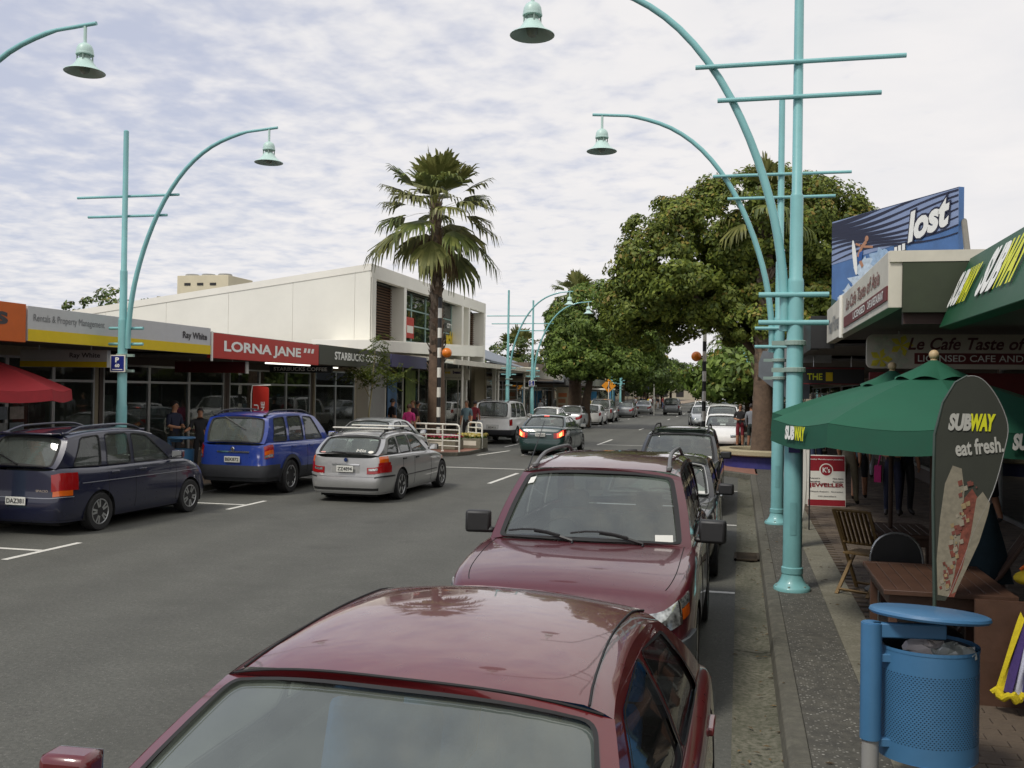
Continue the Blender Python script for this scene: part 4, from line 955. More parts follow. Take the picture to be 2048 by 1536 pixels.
    # wheels
    tyb, rib, dkb = wheel_mesh(wr, S.get('ww', .2), S.get('rim', 'five'), fine)
    first = None
    for c in xw:
        for s in (1, -1):
            e = bpy.data.objects.new('wheel', None); C.objects.link(e); e.parent = g; e.location = (c, s*(bw-S.get('ww', .2)/2-.012), wr); e.rotation_euler = (0, random.uniform(0, 1), 0 if s > 0 else PI)
            if first is None:
                t_ = tyb.build('tyre', RUB, e, smooth=True); r_ = rib.build('rim', S.get('rimmat', ALLOY), e, smooth=True, angle=30); d_ = dkb.build('brake_disc', UNDER, e); first = (t_, r_, d_)
            else:
                for nm, o_ in zip(('tyre', 'rim', 'brake_disc'), first): shared(nm, o_.data, e)
    K = dict(a=a, bw=bw, P=P, O=O, zt=zt, zs=zs, sidey=sidey, lift=lift, WF=WF, RF=RF, half=half, roofpt=roofpt, xcow=xcow, xf=xf_, xb=xb_, xrb=xrb, yr=yr, zr=zr, ar=ar, wr=wr, xw=xw, yt=yt, syc=syc)
    # arc-length along the outline for wrapped patches
    sl_ = [0]
    for i in range(1, nc): sl_.append(sl_[-1]+math.hypot(half[i][0]-half[i-1][0], half[i][1]-half[i-1][1]))
    SLEN = sl_[-1]
    def Os(sv, rear=False):
        sgn = 1 if sv >= 0 else -1; t = min(abs(sv), SLEN); t = SLEN-t if rear else t
        i = min(max(int(np.searchsorted(sl_, t))-1, 0), nc-2); f = (t-sl_[i])/max(1e-6, sl_[i+1]-sl_[i])
        return (half[i][0]*(1-f)+half[i+1][0]*f, sgn*(half[i][1]*(1-f)+half[i+1][1]*f))
    def patch(nm, m_, s0, s1, h0, h1, off=.006, rear=False, n=8, k=4, par=None, z0=None, slope=0):
        """raised panel following the body skin between outline lengths s0..s1"""
        b = MB(); rows = []
        for i in range(n+1):
            X, Y = Os(s0+(s1-s0)*i/n, rear); row = []
            for j in range(k+1):
                hh = h0+(h1-h0)*j/k+slope*(i/n)
                p = P(X, Y, hh); e_ = .02
                X2, Y2 = Os(s0+(s1-s0)*i/n+e_, rear); t1 = P(X2, Y2, hh)-p; t2 = P(X, Y, min(1, hh+.03))-p; nn = t1.cross(t2)
                if nn.length < 1e-9: nn = V(X, Y, 0)
                nn.normalize()
                if nn.dot(V(X/a/a, Y/bw/bw, 0)) < 0: nn = -nn
                row.append((p, nn))
            rows.append(row)
        b.grid([[p+nn*off for p, nn in row] for row in rows])
        ring = [rows[i][0] for i in range(n+1)]+[rows[n][j] for j in range(1, k+1)]+[rows[i][k] for i in range(n-1, -1, -1)]+[rows[0][j] for j in range(k-1, 0, -1)]
        q = len(ring); b.add([p+nn*off for p, nn in ring]+[p-nn*.012 for p, nn in ring], [(i, (i+1) % q, q+(i+1) % q, q+i) for i in range(q)])
        return b.build(nm, m_, par or g, smooth=True, angle=50)
    K['patch'] = patch
    def gap(pts, par=None, wd=.004, nm='panel_gap'):
        b = MB(); b.tube(pts, wd, 4, False); return b.build(nm, RUB, par or g)
    K['gap'] = gap
    def vgap(d, h0=.12, h1=.985):
        X = a-d
        for s in (1, -1): gap([P(X, s*O(X), h0+(h1-h0)*t/8) for t in range(9)])
    K['vgap'] = vgap
    for d in S.get('doors', []): vgap(d)
    if fine:                                        # bonnet shut lines
        for s in (1, -1):
            pts = []
            for i in range(nc):
                if xcow-.04 < half[i][0] < a*.93 and Gd[i][-1].y > .3:
                    p = Gd[i][-1]; t = .93; pts.append(V(p.x, s*p.y*t, p.z+crown*(1-t**2.2)*(.25+.75*min(1., (a-abs(half[i][0]))/.35))+.001))
            if len(pts) > 2: gap(pts, None, .0035)
    def handle(d, m_, dz=.10):
        X = a-d
        for s in (1, -1):
            z = zt(X)-dz; y = sidey(X, z); b = MB(); b.bx(X-.1, X+.1, s*y-.012, s*y+.022, z-.018, z+.018) if s > 0 else b.bx(X-.1, X+.1, s*y-.022, s*y+.012, z-.018, z+.018); b.build('door_handle', m_, g, bevel=.008)
    for d in S.get('handles', []): handle(d, S.get('hm', BLK))
    # mirrors
    xm = xcow-S.get('mx', .12); mm = S.get('mirror', BLK)
    for s in (1, -1):
        z = zt(xm)+S.get('mz', .10); y = yt(xm)+.06; b = MB(); mw, mh = S.get('msize', (.21, .14))
        Mr = Matrix.Translation((xm, s*(y+mw*.45), z)) @ Matrix.Rotation(s*-.12, 4, 'Z')
        b.bx(-.055, .055, -mw/2, mw/2, -mh/2, mh/2, Mr); b.bx(xm-.04, xm+.04, s*(y-.05) if s > 0 else s*(y+.05), s*(y+.05) if s > 0 else s*(y-.05), z-mh/2, z-mh/2+.05)
        o = b.build('door_mirror', mm, g, bevel=.035)
        b = MB(); b.bx(-.06, -.0585, -mw*.43, mw*.43, -mh*.41, mh*.41, Mr); b.build('mirror_glass', CHROME, o)
    if S.get('rails'):
        h_, d0, d1, rm_ = S['rails'][:4]
        for s in (1, -1):
            xs2 = np.linspace(a-d0, a-d1, 12); pts = []
            for i, x in enumerate(xs2):
                e_ = min(1, min(i, 11-i)/1.6); pts.append(roofpt(x, s*.86)+V(0, 0, .01+h_*e_))
            b = MB(); b.tube(pts, .018, 8); o = b.build('roof_rail', rm_, g, smooth=True)
            for i in (0, 11): b = MB(); p = roofpt(xs2[i], s*.86); b.bx(p.x-.07, p.x+.07, p.y-.022, p.y+.022, p.z-.01, p.z+.03); b.build('rail_foot', rm_, o, bevel=.01)
    if S.get('aerial'):
        d, t, lx, lz = S['aerial']; p = roofpt(a-d, t); b = MB(); b.tube([p, p+V(lx, 0, lz)], [.006, .003], 5); b.build('aerial', BLK, g)
    if fine:
        for (u0, u1, v1) in S.get('wipers', [(.55, -.15, .11), (-.12, -.80, .10)]):
            b = MB(); p0 = WF(u0, -.03); 
            arm = [WF(u0+(u1-u0)*t, .01+v1*math.sin(t*PI*.75))+V(.018, 0, .022) for t in (0, .2, .4, .6, .8, 1)]
            b.tube([p0+V(.02, 0, .02)]+arm[:4], .012, 5); b.tube([p+V(.01, 0, .012) for p in arm[1:]], .009, 5); b.build('wiper', BLK, g)
    def plate(txt, x, z, fwd, wd=.36, ht=.125, rec=None, yo=0.):
        sg = 1 if fwd else -1; b = MB(); b.bx(min(x, x+sg*.012), max(x, x+sg*.012), yo-wd/2, yo+wd/2, z, z+ht); o = b.build('number_plate', PLATE, g, bevel=.004)
        letters(txt, PINK, o, (x+sg*.0125, yo-sg*wd*.43, z+ht*.22), (0, sg, 0), (0, 0, 1), ht*.58, wd*.86, bold=.02, off=.003)
    K['plate'] = plate
    return g, K
def place(g, x, y, away=True, yaw=0.):
    g.location = (x, y, 0); g.rotation_euler = (0, 0, (PI/2 if away else -PI/2)+R(yaw)); return g

MAROON = paint('maroon_car_paint', (.112, .009, .011), .3); MAROON2 = paint('wine_car_paint', (.085, .011, .017), .3)
NAVY = paint('navy_car_paint', (.007, .009, .032), .3); BLUE = paint('blue_car_paint', (.014, .045, .28), .3)
SILV = mat('silver_car_paint', (.42, .42, .41), .35, metal=.55, var=.05, scale=9, coat=1.); SILV2 = mat('pale_silver_paint', (.46, .48, .47), .35, metal=.5, var=.05, coat=1.)
WHT = paint('white_car_paint', (.88, .88, .84), .4); DGR = paint('dark_green_car_paint', (.010, .036, .032), .3); BLKP = paint('black_car_paint', (.012, .013, .014), .3)
DGR2 = mat('dark_grey_car_paint', (.022, .026, .026), .35, metal=.3, var=.05, coat=1.); CLAD = mat('grey_cladding', (.035, .037, .042), .6, var=.12, scale=9); GREYC = mat('grey_car_paint', (.20, .21, .21), .35, metal=.5, var=.05, coat=1.)
TAN = mat('champagne_paint', (.30, .29, .25), .35, metal=.5, var=.05, coat=1.)

# ---- foreground maroon saloon, facing the camera
S = dict(label='glossy maroon saloon parked nearest in front with its windscreen filling the foreground', L=4.55, W=1.87, H=1.40, fo=.88, wb=2.60, wr=.305, paint=MAROON, zs=.2,
         belt=[(0, .58), (.25, .70), (.7, .80), (1.25, .88), (2.2, .92), (3.4, .94), (4.1, .92), (4.4, .86), (4.55, .70)], roof=[(1.9, 1.30), (2.2, 1.355), (2.7, 1.385), (3.1, 1.37), (3.45, 1.31)],
         cowl=1.22, rbase=4.05, rf=2.02, rr=3.38, yr=.615, boot=True, tpf=.04, crown=.05, rcrown=.045, bowf=.10, bowr=.08, bowc=.2, bowrc=.1,
         wins=[(1.5, 2.14, 2.68, 2.72, .02, .035), (2.77, 2.75, 3.28, 3.62, .02, .035)], sglass=CLEARG, doors=[1.5, 2.74, 3.6], handles=[2.55, 3.42], hm=MAROON, mirror=MAROON, msize=(.17, .115), mx=.40, mz=.17,
         ws=(.03, .962, .925), seal=.012, sseal=.012, rim='five', seat=SEATB, seatx=1.2, wr_=.05, abow=.05, wsglass=glass_mat('hazy_windscreen', (.42, .48, .44), .25, 2.15, (.34, .39, .33)))  # diffuse haze covers dust plus a painted-in pale sky sheen, veiling the seats
g, K = car(S); place(g, -1.06, 3.32, False, -1.3); g.rotation_euler.x = R(-1.0)       # the camber of the road tips it towards the kerb
for s in (1, -1):          # black drip mouldings along the roof edge
    b = MB(); b.tube([K['roofpt'](K['xb']+(K['xf']-K['xb'])*i/12, s*.885)+V(0, 0, .003) for i in range(13)], .0045, 6); b.build('roof_moulding', RUB, g)
b = MB(); b.tube([K['WF'](-.95+1.9*i/20, 1.0)+V(.0, 0, .004) for i in range(21)], .005, 6); b.build('screen_moulding', RUB, g)
for s in (1, -1): K['patch']('headlight', CLRL, s*.38, s*.98, .62, .90, .01)
K['patch']('grille', BLK, -.3, .3, .64, .86, .004); K['patch']('bumper_strip', RUB, -1.1, 1.1, .36, .42, .012, n=20)
for s in (1, -1): K['patch']('tail_light', REDL, s*.4, s*1.05, .6, .9, .008, True)

# ---- wine red off-roader behind it
S = dict(label='wine red compact off roader with black mirrors parked behind the foreground saloon', name='car', tpf=.015, L=4.40, W=1.86, H=1.68, fo=.86, wb=2.62, wr=.345, arch=.06, paint=MAROON2, two_tone=(.5, CLAD), zs=.27, nF=9,
         belt=[(0, .80), (.12, .90), (.5, .975), (1.25, 1.045), (2.2, 1.06), (3.4, 1.06), (4.35, 1.05), (4.45, 1.0)], roof=[(1.95, 1.585), (2.3, 1.645), (2.9, 1.67), (3.6, 1.66), (4.2, 1.60)],
         cowl=1.36, rbase=4.36, rf=2.02, rr=4.18, yr=.665, crown=.035, rcrown=.03, bowf=.07, bowr=.04, bowc=.2, bowrc=.04, front=[(0, .975), (.2, .998), (.35, 1), (.55, .992), (.8, .985), (1, .955)], rear=[(0, .985), (.3, 1), (.6, .99), (1, .985)],
         wins=[(1.78, 2.24, 2.62, 2.66), (2.76, 2.74, 3.4, 3.48), (3.6, 3.55, 3.98, 4.2)], doors=[1.55, 2.7, 3.55], handles=[2.5, 3.35], msize=(.22, .19), mz=.11, mx=.2, rails=(.05, 2.1, 4.1, mat('grey_rail', (.14, .14, .14), .5)), aerial=(2.06, -.95, -.75, .42), ws=(.05, .945, .90), seal=.03, wsglass=WSGLASS, rim='five', ww=.21)
g, K = car(S); place(g, -1.205, 8.86, False)
for s in (1, -1):
    h = K['patch']('headlight', CLRL, s*.40, s*.86, .70, .935, .012); K['patch']('indicator', AMBL, s*.90, s*1.03, .73, .84, .010, par=h); K['patch']('corner_lens', CLRL, s*.875, s*1.06, .845, .93, .010, par=h); K['patch']('lamp_bezel', CHROME, s*.862, s*.888, .70, .935, .014, par=h, n=2)
K['patch']('grille', BLK, -.38, .38, .68, .88, .006); K['patch']('bumper', mat('grey_bumper', (.075, .085, .09), .5, var=.1), -1.15, 1.15, .05, .52, .03, n=24)
b = MB(); pt = [K['WF'](u, v) for u, v in ((-.78, .08), (-.62, .07), (-.62, .19), (-.78, .2))]; 
def sticker(nm, pts, K=K, g=g, m=None):
    b = MB(); b.poly([K['WF'](u, v)+V(-.004, 0, -.004) for u, v in pts]); return b.build(nm, m or PLATE, g)
sticker('rego_label', ((.83, .06), (.66, .05), (.66, .16), (.83, .17))); sticker('service_sticker', ((-.84, .80), (-.77, .81), (-.77, .90), (-.84, .89)))
for s in (1, -1):
    p = K['roofpt'](0, 0)
for u in (-.25, .22):
    i = K['half']; X = K['xcow']+.12; b = MB(); b.sph((X, u, K['zt'](X)+.035), .014, 8, 6); b.build('washer_jet', BLK, g)

# ---- old black saloon with a white sun shade
S = dict(label='old black saloon with chrome screen trim and white sun shade inside its windscreen', L=4.5, W=1.66, H=1.40, fo=.75, wb=2.6, wr=.30, paint=BLKP, zs=.24, nF=9, nR=10,
         belt=[(0, .70), (.1, .78), (.6, .86), (1.3, .92), (2.3, .94), (4.2, .94), (4.5, .86)], roof=[(1.95, 1.33), (2.4, 1.385), (3.0, 1.38), (3.4, 1.33)],
         cowl=1.35, rbase=3.95, rf=1.95, rr=3.4, yr=.60, boot=True, crown=.04, rcrown=.035, bowc=.14, wins=[(1.6, 2.1, 2.5, 2.55), (2.63, 2.6, 3.2, 3.4)], doors=[1.5, 2.6], handles=[2.4, 3.2], hm=CHROME, mirror=BLK, msize=(.2, .15), mx=.1, rim='steel', wsglass=WSGLASS, ws=(.05, .93, .9))
g, K = car(S); place(g, -1.06, 14.15, False)
b = MB(); hp = rpoly([(-.9, .05), (.9, .05), (.89, .93), (-.89, .93)], .06, 4, .12); b.tube([K['WF'](*p)+V(.012, 0, .008) for p in hp+hp[:1]], .014, 6, False); b.build('screen_trim', mat('dull_chrome', (.5, .5, .46), .25, metal=.9), g)
sh = thing('sun_shade', 'white concertina sun shade standing behind the windscreen of the old black saloon', 'sun shade', g.location, g.rotation_euler.z)
b = MB(); rows = []
for i in range(17):
    u = .84-1.45*i/16; top = .18+.62*math.sin(PI*min(1, max(0, (i+1.5)/18))); rows.append([K['WF'](u, v)+V(-.06+(.012 if i % 2 else -.012), 0, -.045) for v in (.03, top*.5, top)])
b.grid(rows); b.build('shade_panel', mat('white_card', (.78, .80, .76), .6), sh)
b = MB(); b.poly([K['WF'](u, v)+V(-.003, 0, -.003) for u, v in ((.84, .06), (.66, .05), (.66, .17), (.84, .18))]); b.build('rego_label', PLATE, g)
for s in (1, -1): K['patch']('headlight', CLRL, s*.35, s*.8, .6, .95, .01)
b = MB(); b.tube([K['P'](K['a']-.8+i*.05, -K['bw']*1.0, .62) for i in range(1)]+[V(K['a']-.9, -K['bw']-.003, .6), V(-K['a']+.5, -K['bw']-.003, .62)], .01, 5); b.build('side_trim', CHROME, g)

# ---- dark estate with roof rails
S = dict(label='dark grey green tall estate with roof rails parked before the planter', L=4.45, W=1.73, H=1.58, fo=.88, wb=2.52, wr=.31, paint=DGR2, zs=.24,
         belt=[(0, .72), (.15, .84), (.6, .92), (1.25, .98), (2.3, 1.0), (3.5, 1.0), (4.35, 1.0), (4.45, .94)], roof=[(1.95, 1.46), (2.3, 1.53), (2.9, 1.56), (3.7, 1.545), (4.15, 1.48)],
         cowl=1.32, rbase=4.36, rf=1.98, rr=4.08, yr=.62, crown=.035, rcrown=.03, wins=[(1.7, 2.14, 2.56, 2.6), (2.68, 2.66, 3.3, 3.36), (3.46, 3.42, 3.9, 4.16)], doors=[1.5, 2.63, 3.4], handles=[2.4, 3.3], rails=(.06, 2.1, 4.05, BLK), mirror=BLK, rim='six', msize=(.2, .14), aerial=(4.0, .5, -.2, .35))
g, K = car(S); place(g, -1.18, 20.6, False)
for s in (1, -1): K['patch']('headlight', CLRL, s*.4, s*.9, .66, .95, .01)
b = MB(); b.bx(K['xf']-.35, K['xf']+.03, -.5, .5, 1.555, 1.575); b.build('sunroof', CARGLASS, g)
b = MB(); b.poly([K['WF'](u, v)+V(-.003, 0, -.003) for u, v in ((.84, .06), (.68, .05), (.68, .15), (.84, .16))]); b.build('rego_label', PLATE, g)

# ---- parked cars beyond the crossing on the right
def simple(label, pm_, kind, x, y, away, yaw=0., brake=False, fine=False, plate=None, group=None, rails=None, **kw):
    base = dict(hatch=dict(L=3.95, W=1.66, H=1.42, fo=.8, wb=2.4, wr=.28, zs=.22, belt=[(0, .62), (.2, .75), (.6, .83), (1.1, .90), (2.2, .93), (3.85, .95), (3.95, .86)], roof=[(1.7, 1.32), (2.1, 1.39), (2.8, 1.40), (3.6, 1.34)], cowl=1.1, rbase=3.86, rf=1.78, rr=3.5, yr=.6, wins=[(1.45, 1.95, 2.4, 2.44), (2.52, 2.5, 3.2, 3.4)]),
                saloon=dict(L=4.5, W=1.75, H=1.42, fo=.88, wb=2.65, wr=.305, zs=.2, belt=[(0, .60), (.25, .72), (.7, .81), (1.25, .89), (2.3, .94), (3.5, .97), (4.2, .98), (4.42, .92), (4.5, .78)], roof=[(1.9, 1.32), (2.2, 1.375), (2.7, 1.41), (3.1, 1.40), (3.45, 1.34)], cowl=1.25, rbase=4.05, rf=2.0, rr=3.4, yr=.60, boot=True, bowrc=.1, wins=[(1.62, 2.2, 2.62, 2.66), (2.74, 2.72, 3.25, 3.55)]),
                estate=dict(L=4.6, W=1.72, H=1.45, fo=.85, wb=2.65, wr=.3, zs=.21, belt=[(0, .6), (.2, .74), (.7, .83), (1.25, .90), (2.3, .93), (4.5, .95), (4.6, .88)], roof=[(1.9, 1.34), (2.2, 1.395), (2.8, 1.42), (4.2, 1.38)], cowl=1.25, rbase=4.5, rf=1.98, rr=4.12, yr=.6, wins=[(1.62, 2.15, 2.6, 2.65), (2.73, 2.7, 3.35, 3.4), (3.5, 3.46, 4.0, 4.3)]),
                suv=dict(L=4.5, W=1.8, H=1.75, fo=.82, wb=2.65, wr=.36, zs=.3, belt=[(0, .82), (.12, .95), (.6, 1.0), (1.2, 1.05), (2.2, 1.08), (4.4, 1.1), (4.5, 1.04)], roof=[(1.8, 1.66), (2.2, 1.72), (3.0, 1.74), (4.2, 1.70)], cowl=1.25, rbase=4.42, rf=1.82, rr=4.25, yr=.66, wins=[(1.6, 2.0, 2.55, 2.58), (2.68, 2.66, 3.4, 3.44), (3.55, 3.52, 4.05, 4.2)]),
                wagon4=dict(L=4.55, W=1.78, H=1.84, fo=.80, wb=2.72, wr=.37, zs=.38, nF=10, nR=14, belt=[(0, .86), (.1, 1.0), (.6, 1.06), (1.2, 1.10), (2.2, 1.13), (4.45, 1.15), (4.55, 1.12)], roof=[(1.85, 1.76), (2.2, 1.81), (3.0, 1.83), (4.3, 1.80)], cowl=1.3, rbase=4.5, rf=1.8, rr=4.38, yr=.70, wins=[(1.62, 1.95, 2.5, 2.54), (2.64, 2.62, 3.3, 3.34), (3.46, 3.44, 4.2, 4.3)]),
                van=dict(L=4.7, W=1.75, H=1.95, fo=.7, wb=2.6, wr=.32, zs=.28, belt=[(0, .9), (.1, 1.05), (.5, 1.1), (2.2, 1.12), (4.6, 1.14), (4.7, 1.1)], roof=[(1.0, 1.82), (1.4, 1.92), (3.0, 1.95), (4.5, 1.9)], cowl=.5, rbase=4.62, rf=1.05, rr=4.55, yr=.70, wins=[(.85, 1.15, 1.7, 1.75), (1.85, 1.85, 2.9, 2.95), (3.05, 3.0, 4.3, 4.4)]))[kind]
    S = dict(base); S.update(label=label, paint=pm_, fine=fine, group=group); S.update(kw)
    if rails: S['rails'] = rails
    g, K = car(S); place(g, x, y, away, yaw)
    for s in (1, -1):
        if kind in ('hatch', 'estate', 'van'): t = K['patch']('tail_light', REDL, s*(K['bw']-.16), s*(K['bw']+.10), .62, .93, .008, True, n=4)
        elif kind in ('suv', 'wagon4'): t = K['patch']('tail_light', REDL, s*(K['bw']-.14), s*(K['bw']+.06), .55, .9, .008, True, n=4)
        else: t = K['patch']('tail_light', REDL, s*(K['bw']-.42), s*(K['bw']+.10), .66, .93, .008, True, n=6)
        K['patch']('headlight', CLRL, s*.36, s*.9, .66, .92, .008, n=5)
    if plate: K['plate'](plate, -K['a']*.992-.005, .62 if kind in ('saloon',) else .5, False)
    return g, K
GR = 'cars parked along the right kerb beyond the crossing'
simple('white hatchback first in the row beyond the crossing', WHT, 'hatch', -.72, 43.4, False, mirror=BLK)
simple('white people carrier second in the row beyond the crossing', WHT, 'suv', -.85, 51.5, False)
simple('silver grey saloon third in the right hand row', SILV2, 'estate', -.95, 60.5, False)
simple('grey hatchback fourth in the right hand row', GREYC, 'hatch', -.9, 68.5, False)
simple('white high roofed van far along the right hand row', WHT, 'van', -.75, 79, False)
simple('pale silver car angled out of the right hand row', SILV2, 'saloon', -2.6, 70, False, 6)
simple('white oncoming car far down the road', WHT, 'saloon', -4.2, 112, False)
simple('dark oncoming off roader far down the road by the white post', GREYC, 'suv', -6.9, 104, True)
simple('pale car far along the right side under the trees', TAN, 'estate', -.9, 92, False); simple('grey van far along the right side', GREYC, 'van', -.9, 104, False)

# ---- left side
NZ = 'six'
S = dict(label='dark navy compact people mover with roof rails at the left edge', L=4.185, W=1.70, H=1.62, fo=.86, wb=2.465, wr=.30, paint=NAVY, zs=.2, nF=5.5, nR=9,
         belt=[(0, .62), (.2, .78), (.55, .90), (1.0, .985), (2.0, 1.0), (3.2, 1.0), (4.1, 1.02), (4.185, .98)], roof=[(1.72, 1.48), (2.1, 1.55), (2.6, 1.58), (3.3, 1.565), (3.95, 1.50)],
         cowl=.98, rbase=4.12, rf=1.76, rr=3.86, yr=.60, crown=.04, rcrown=.035, bowr=.05, bowrc=.06, rear=[(0, .975), (.3, 1), (.55, .99), (1, .985)], abow=.09,
         wins=[(1.42, 1.96, 2.36, 2.42), (2.50, 2.46, 3.02, 3.1), (3.24, 3.16, 3.6, 3.86)], doors=[1.3, 2.46, 3.14], handles=[2.28, 2.98], hm=NAVY, rails=(.055, 1.95, 3.8, NAVY), rim='double', mirror=NAVY, msize=(.2, .14), mx=.4, rs=(.05, .9, .86))
g, K = car(S); place(g, -10.60, 14.78, True, -1.5)
for s in (1, -1):
    t = K['patch']('tail_light', REDL, s*.60, s*1.02, .60, .92, .012, True); K['patch']('amber_lens', AMBL, s*.62, s*.92, .50, .60, .011, True, par=t)
    for y0, y1 in ((.0, 1),):
        b = MB(); b.tube([V(x, s*(K['sidey'](x, .78)+.004), .78) for x in np.linspace(K['a']-.55, -K['a']+.45, 20)], .006, 5); b.build('side_moulding', mat('pale_moulding', (.35, .36, .4), .3, metal=.5), g)
K['plate']('DAZ381', -K['a']-.012, .46, False)
b = MB(); b.tube([V(x, 0, 0) for x in (0, 1)], .001, 3); 
K['patch']('bumper_trim', mat('pale_moulding'), -.95, .95, .47, .485, .008, True, n=20)
b = MB(); P0 = [K['RF'](.0+.6*t, .08+.3*t)+V(-.02, 0, 0) for t in (0, .5, 1)]; b.tube(P0, .012, 5); b.build('wiper', BLK, g)
b = MB(); b.bx(K['xb']-.18, K['xb']+.0, -.5, .5, K['zr'](K['xb'])+.01, K['zr'](K['xb'])+.035); b.build('spoiler', NAVY, g, bevel=.01)
letters('SPACIO', CHROME, g, (-K['a']-.012, -.36, .67), (0, -1, 0), (0, 0, 1), .035, .22)

S = dict(label='bright blue off roader with grey lower cladding parked second on the left', L=4.42, W=1.80, H=1.76, fo=.83, wb=2.62, wr=.36, arch=.065, paint=BLUE, two_tone=(.60, CLAD), zs=.30, nF=7, nR=11,
         belt=[(0, .86), (.12, .97), (.6, 1.03), (1.25, 1.08), (2.2, 1.10), (4.3, 1.12), (4.42, 1.06)], roof=[(1.85, 1.65), (2.25, 1.71), (3.0, 1.735), (3.8, 1.72), (4.2, 1.66)],
         cowl=1.3, rbase=4.36, rf=1.9, rr=4.16, yr=.655, crown=.04, rcrown=.03, bowr=.04, bowrc=.05, rear=[(0, .98), (.3, 1), (.6, .99), (1, .985)],
         wins=[(1.68, 2.12, 2.55, 2.6), (2.7, 2.67, 3.34, 3.4), (3.52, 3.48, 3.98, 4.12)], doors=[1.5, 2.65, 3.44], handles=[2.45, 3.3], hm=BLUE, rails=(.05, 2.0, 4.1, BLK), rim='five', mirror=BLUE, msize=(.22, .17), rs=(.03, .93, .88), ww=.22)
g, K = car(S); place(g, -10.43, 20.95, True)
for s in (1, -1):
    t = K['patch']('tail_light', REDL, s*.72, s*.94, .62, .95, .014, True, n=4); K['patch']('amber_lens', AMBL, s*.73, s*.93, .72, .82, .016, True, par=t, n=4); K['patch']('reverse_lens', CLRL, s*.73, s*.92, .64, .71, .016, True, par=t, n=4)
    for c in K['xw']:
        b = MB(); Pn = []
        for k in range(17):
            an = -.35+(PI+.7)*k/16; r1, r2 = K['ar']-.004, K['ar']+.075
            row = []
            for rr_ in (r1, r2):
                x, z = c+rr_*math.cos(an), K['wr']*.97+rr_*math.sin(an); row.append(V(x, s*(K['sidey'](x, max(z, .32))+.012), max(z, .28)))
            Pn.append(row)
        b.grid(Pn); b.build('wheel_arch_flare', CLAD, g, smooth=True)
K['patch']('bumper', CLAD, -1.15, 1.15, .12, .44, .035, True, n=24); K['patch']('plate_recess', BLUE, -.32, .32, .50, .80, .004, True); K['plate']('BEK872', -K['a']-.014, .70, False)
K['patch']('chrome_strip', CHROME, -.38, .38, .80, .84, .02, True); 
b = MB(); b.lathe([(.045, 0), (.035, .012), (0, .012)], 12, M=Matrix.Rotation(-PI/2, 4, 'Y'), c=(-K['a']-.01, 0, .985)); b.build('badge', CHROME, g)
b = MB(); b.tube([K['RF'](.42-.75*t, .93-.45*t)+V(-.02, 0, .01) for t in (0, .5, 1)], .012, 5); b.build('wiper', BLK, g)
b = MB(); b.bx(K['xb']-.05, K['xb']-.03, -.16, .16, K['zr'](K['xb'])-.03, K['zr'](K['xb'])-.0); b.build('high_brake_light', REDL, g)

S = dict(label='silver estate driving away with white roof bars and amber tail lights', L=4.48, W=1.74, H=1.41, fo=.75, wb=2.725, wr=.318, paint=SILV, zs=.18, nF=6, nR=10,
         belt=[(0, .60), (.2, .72), (.7, .82), (1.35, .90), (2.2, .93), (3.4, .95), (4.4, .96), (4.48, .90)], roof=[(1.95, 1.31), (2.25, 1.36), (2.8, 1.385), (3.5, 1.365), (4.0, 1.30)],
         cowl=1.38, rbase=4.40, rf=2.05, rr=3.92, yr=.58, crown=.04, rcrown=.035, bowr=.07, bowrc=.07, rear=[(0, .975), (.2, .992), (.38, 1), (.5, .985), (.8, .978), (1, .97)],
         wins=[(1.75, 2.28, 2.66, 2.7), (2.77, 2.74, 3.34, 3.4), (3.5, 3.44, 3.82, 4.12)], doors=[1.6, 2.72, 3.42], handles=[2.55, 3.32], rim='five', mirror=BLK, msize=(.2, .13), mx=.28, rs=(.05, .92, .87), wr_=.05)
g, K = car(S); place(g, -7.68, 20.55, True, -.6)
RAILB = mat('white_roof_bar', (.72, .70, .62), .4)
for s in (1, -1):
    xs2 = np.linspace(K['a']-2.2, K['a']-3.95, 10); b = MB(); b.tube([K['roofpt'](x, s*.84)+V(0, 0, .01+.035*min(1, min(i, 9-i)/1.5)) for i, x in enumerate(xs2)], .016, 8); b.build('roof_rail', BLK, g, smooth=True)
for d in (2.62, 3.55):
    rb = thing('roof_bar', 'white roof bar across the silver estate, %s of the two' % ('front' if d < 3 else 'rear'), 'roof bar', g.location, g.rotation_euler.z, 'white bars across the silver estate roof')
    p = K['roofpt'](K['a']-d, 0); b = MB(); b.bx(p.x-.035, p.x+.035, -.66, .66, p.z+.06, p.z+.09); b.build('bar', RAILB, rb, bevel=.01)
    for s in (1, -1): b = MB(); q = K['roofpt'](K['a']-d, s*.84); b.bx(q.x-.05, q.x+.05, q.y-.035, q.y+.035, q.z+.03, p.z+.06); b.build('clamp', BLK, rb, bevel=.01)
for s in (1, -1):
    t = K['patch']('tail_light', REDL, s*.46, s*1.10, .56, .74, .012, True); K['patch']('tail_light_upper', REDL, s*.70, s*1.06, .74, .82, .012, True, par=t); K['patch']('amber_lens', AMBL, s*.72, s*.98, .82, .965, .011, True, par=t); K['patch']('reverse_lens', CLRL, s*.50, s*.68, .65, .71, .016, True, par=t, n=4)
    K['patch']('bumper_strip', BLK, s*.62, s*1.28, .44, .475, .01, True); b = MB(); b.tube([V(x, s*(K['sidey'](x, .5)+.005), .5) for x in np.linspace(K['a']-1.2, -K['a']+1.2, 14)], .012, 5); b.build('side_moulding', BLK, g)
K['patch']('bumper_edge', SILV, -1.2, 1.2, .485, .52, .02, True, n=24); K['patch']('bumper_grille', BLK, -.72, .72, .10, .17, .006, True, n=16)
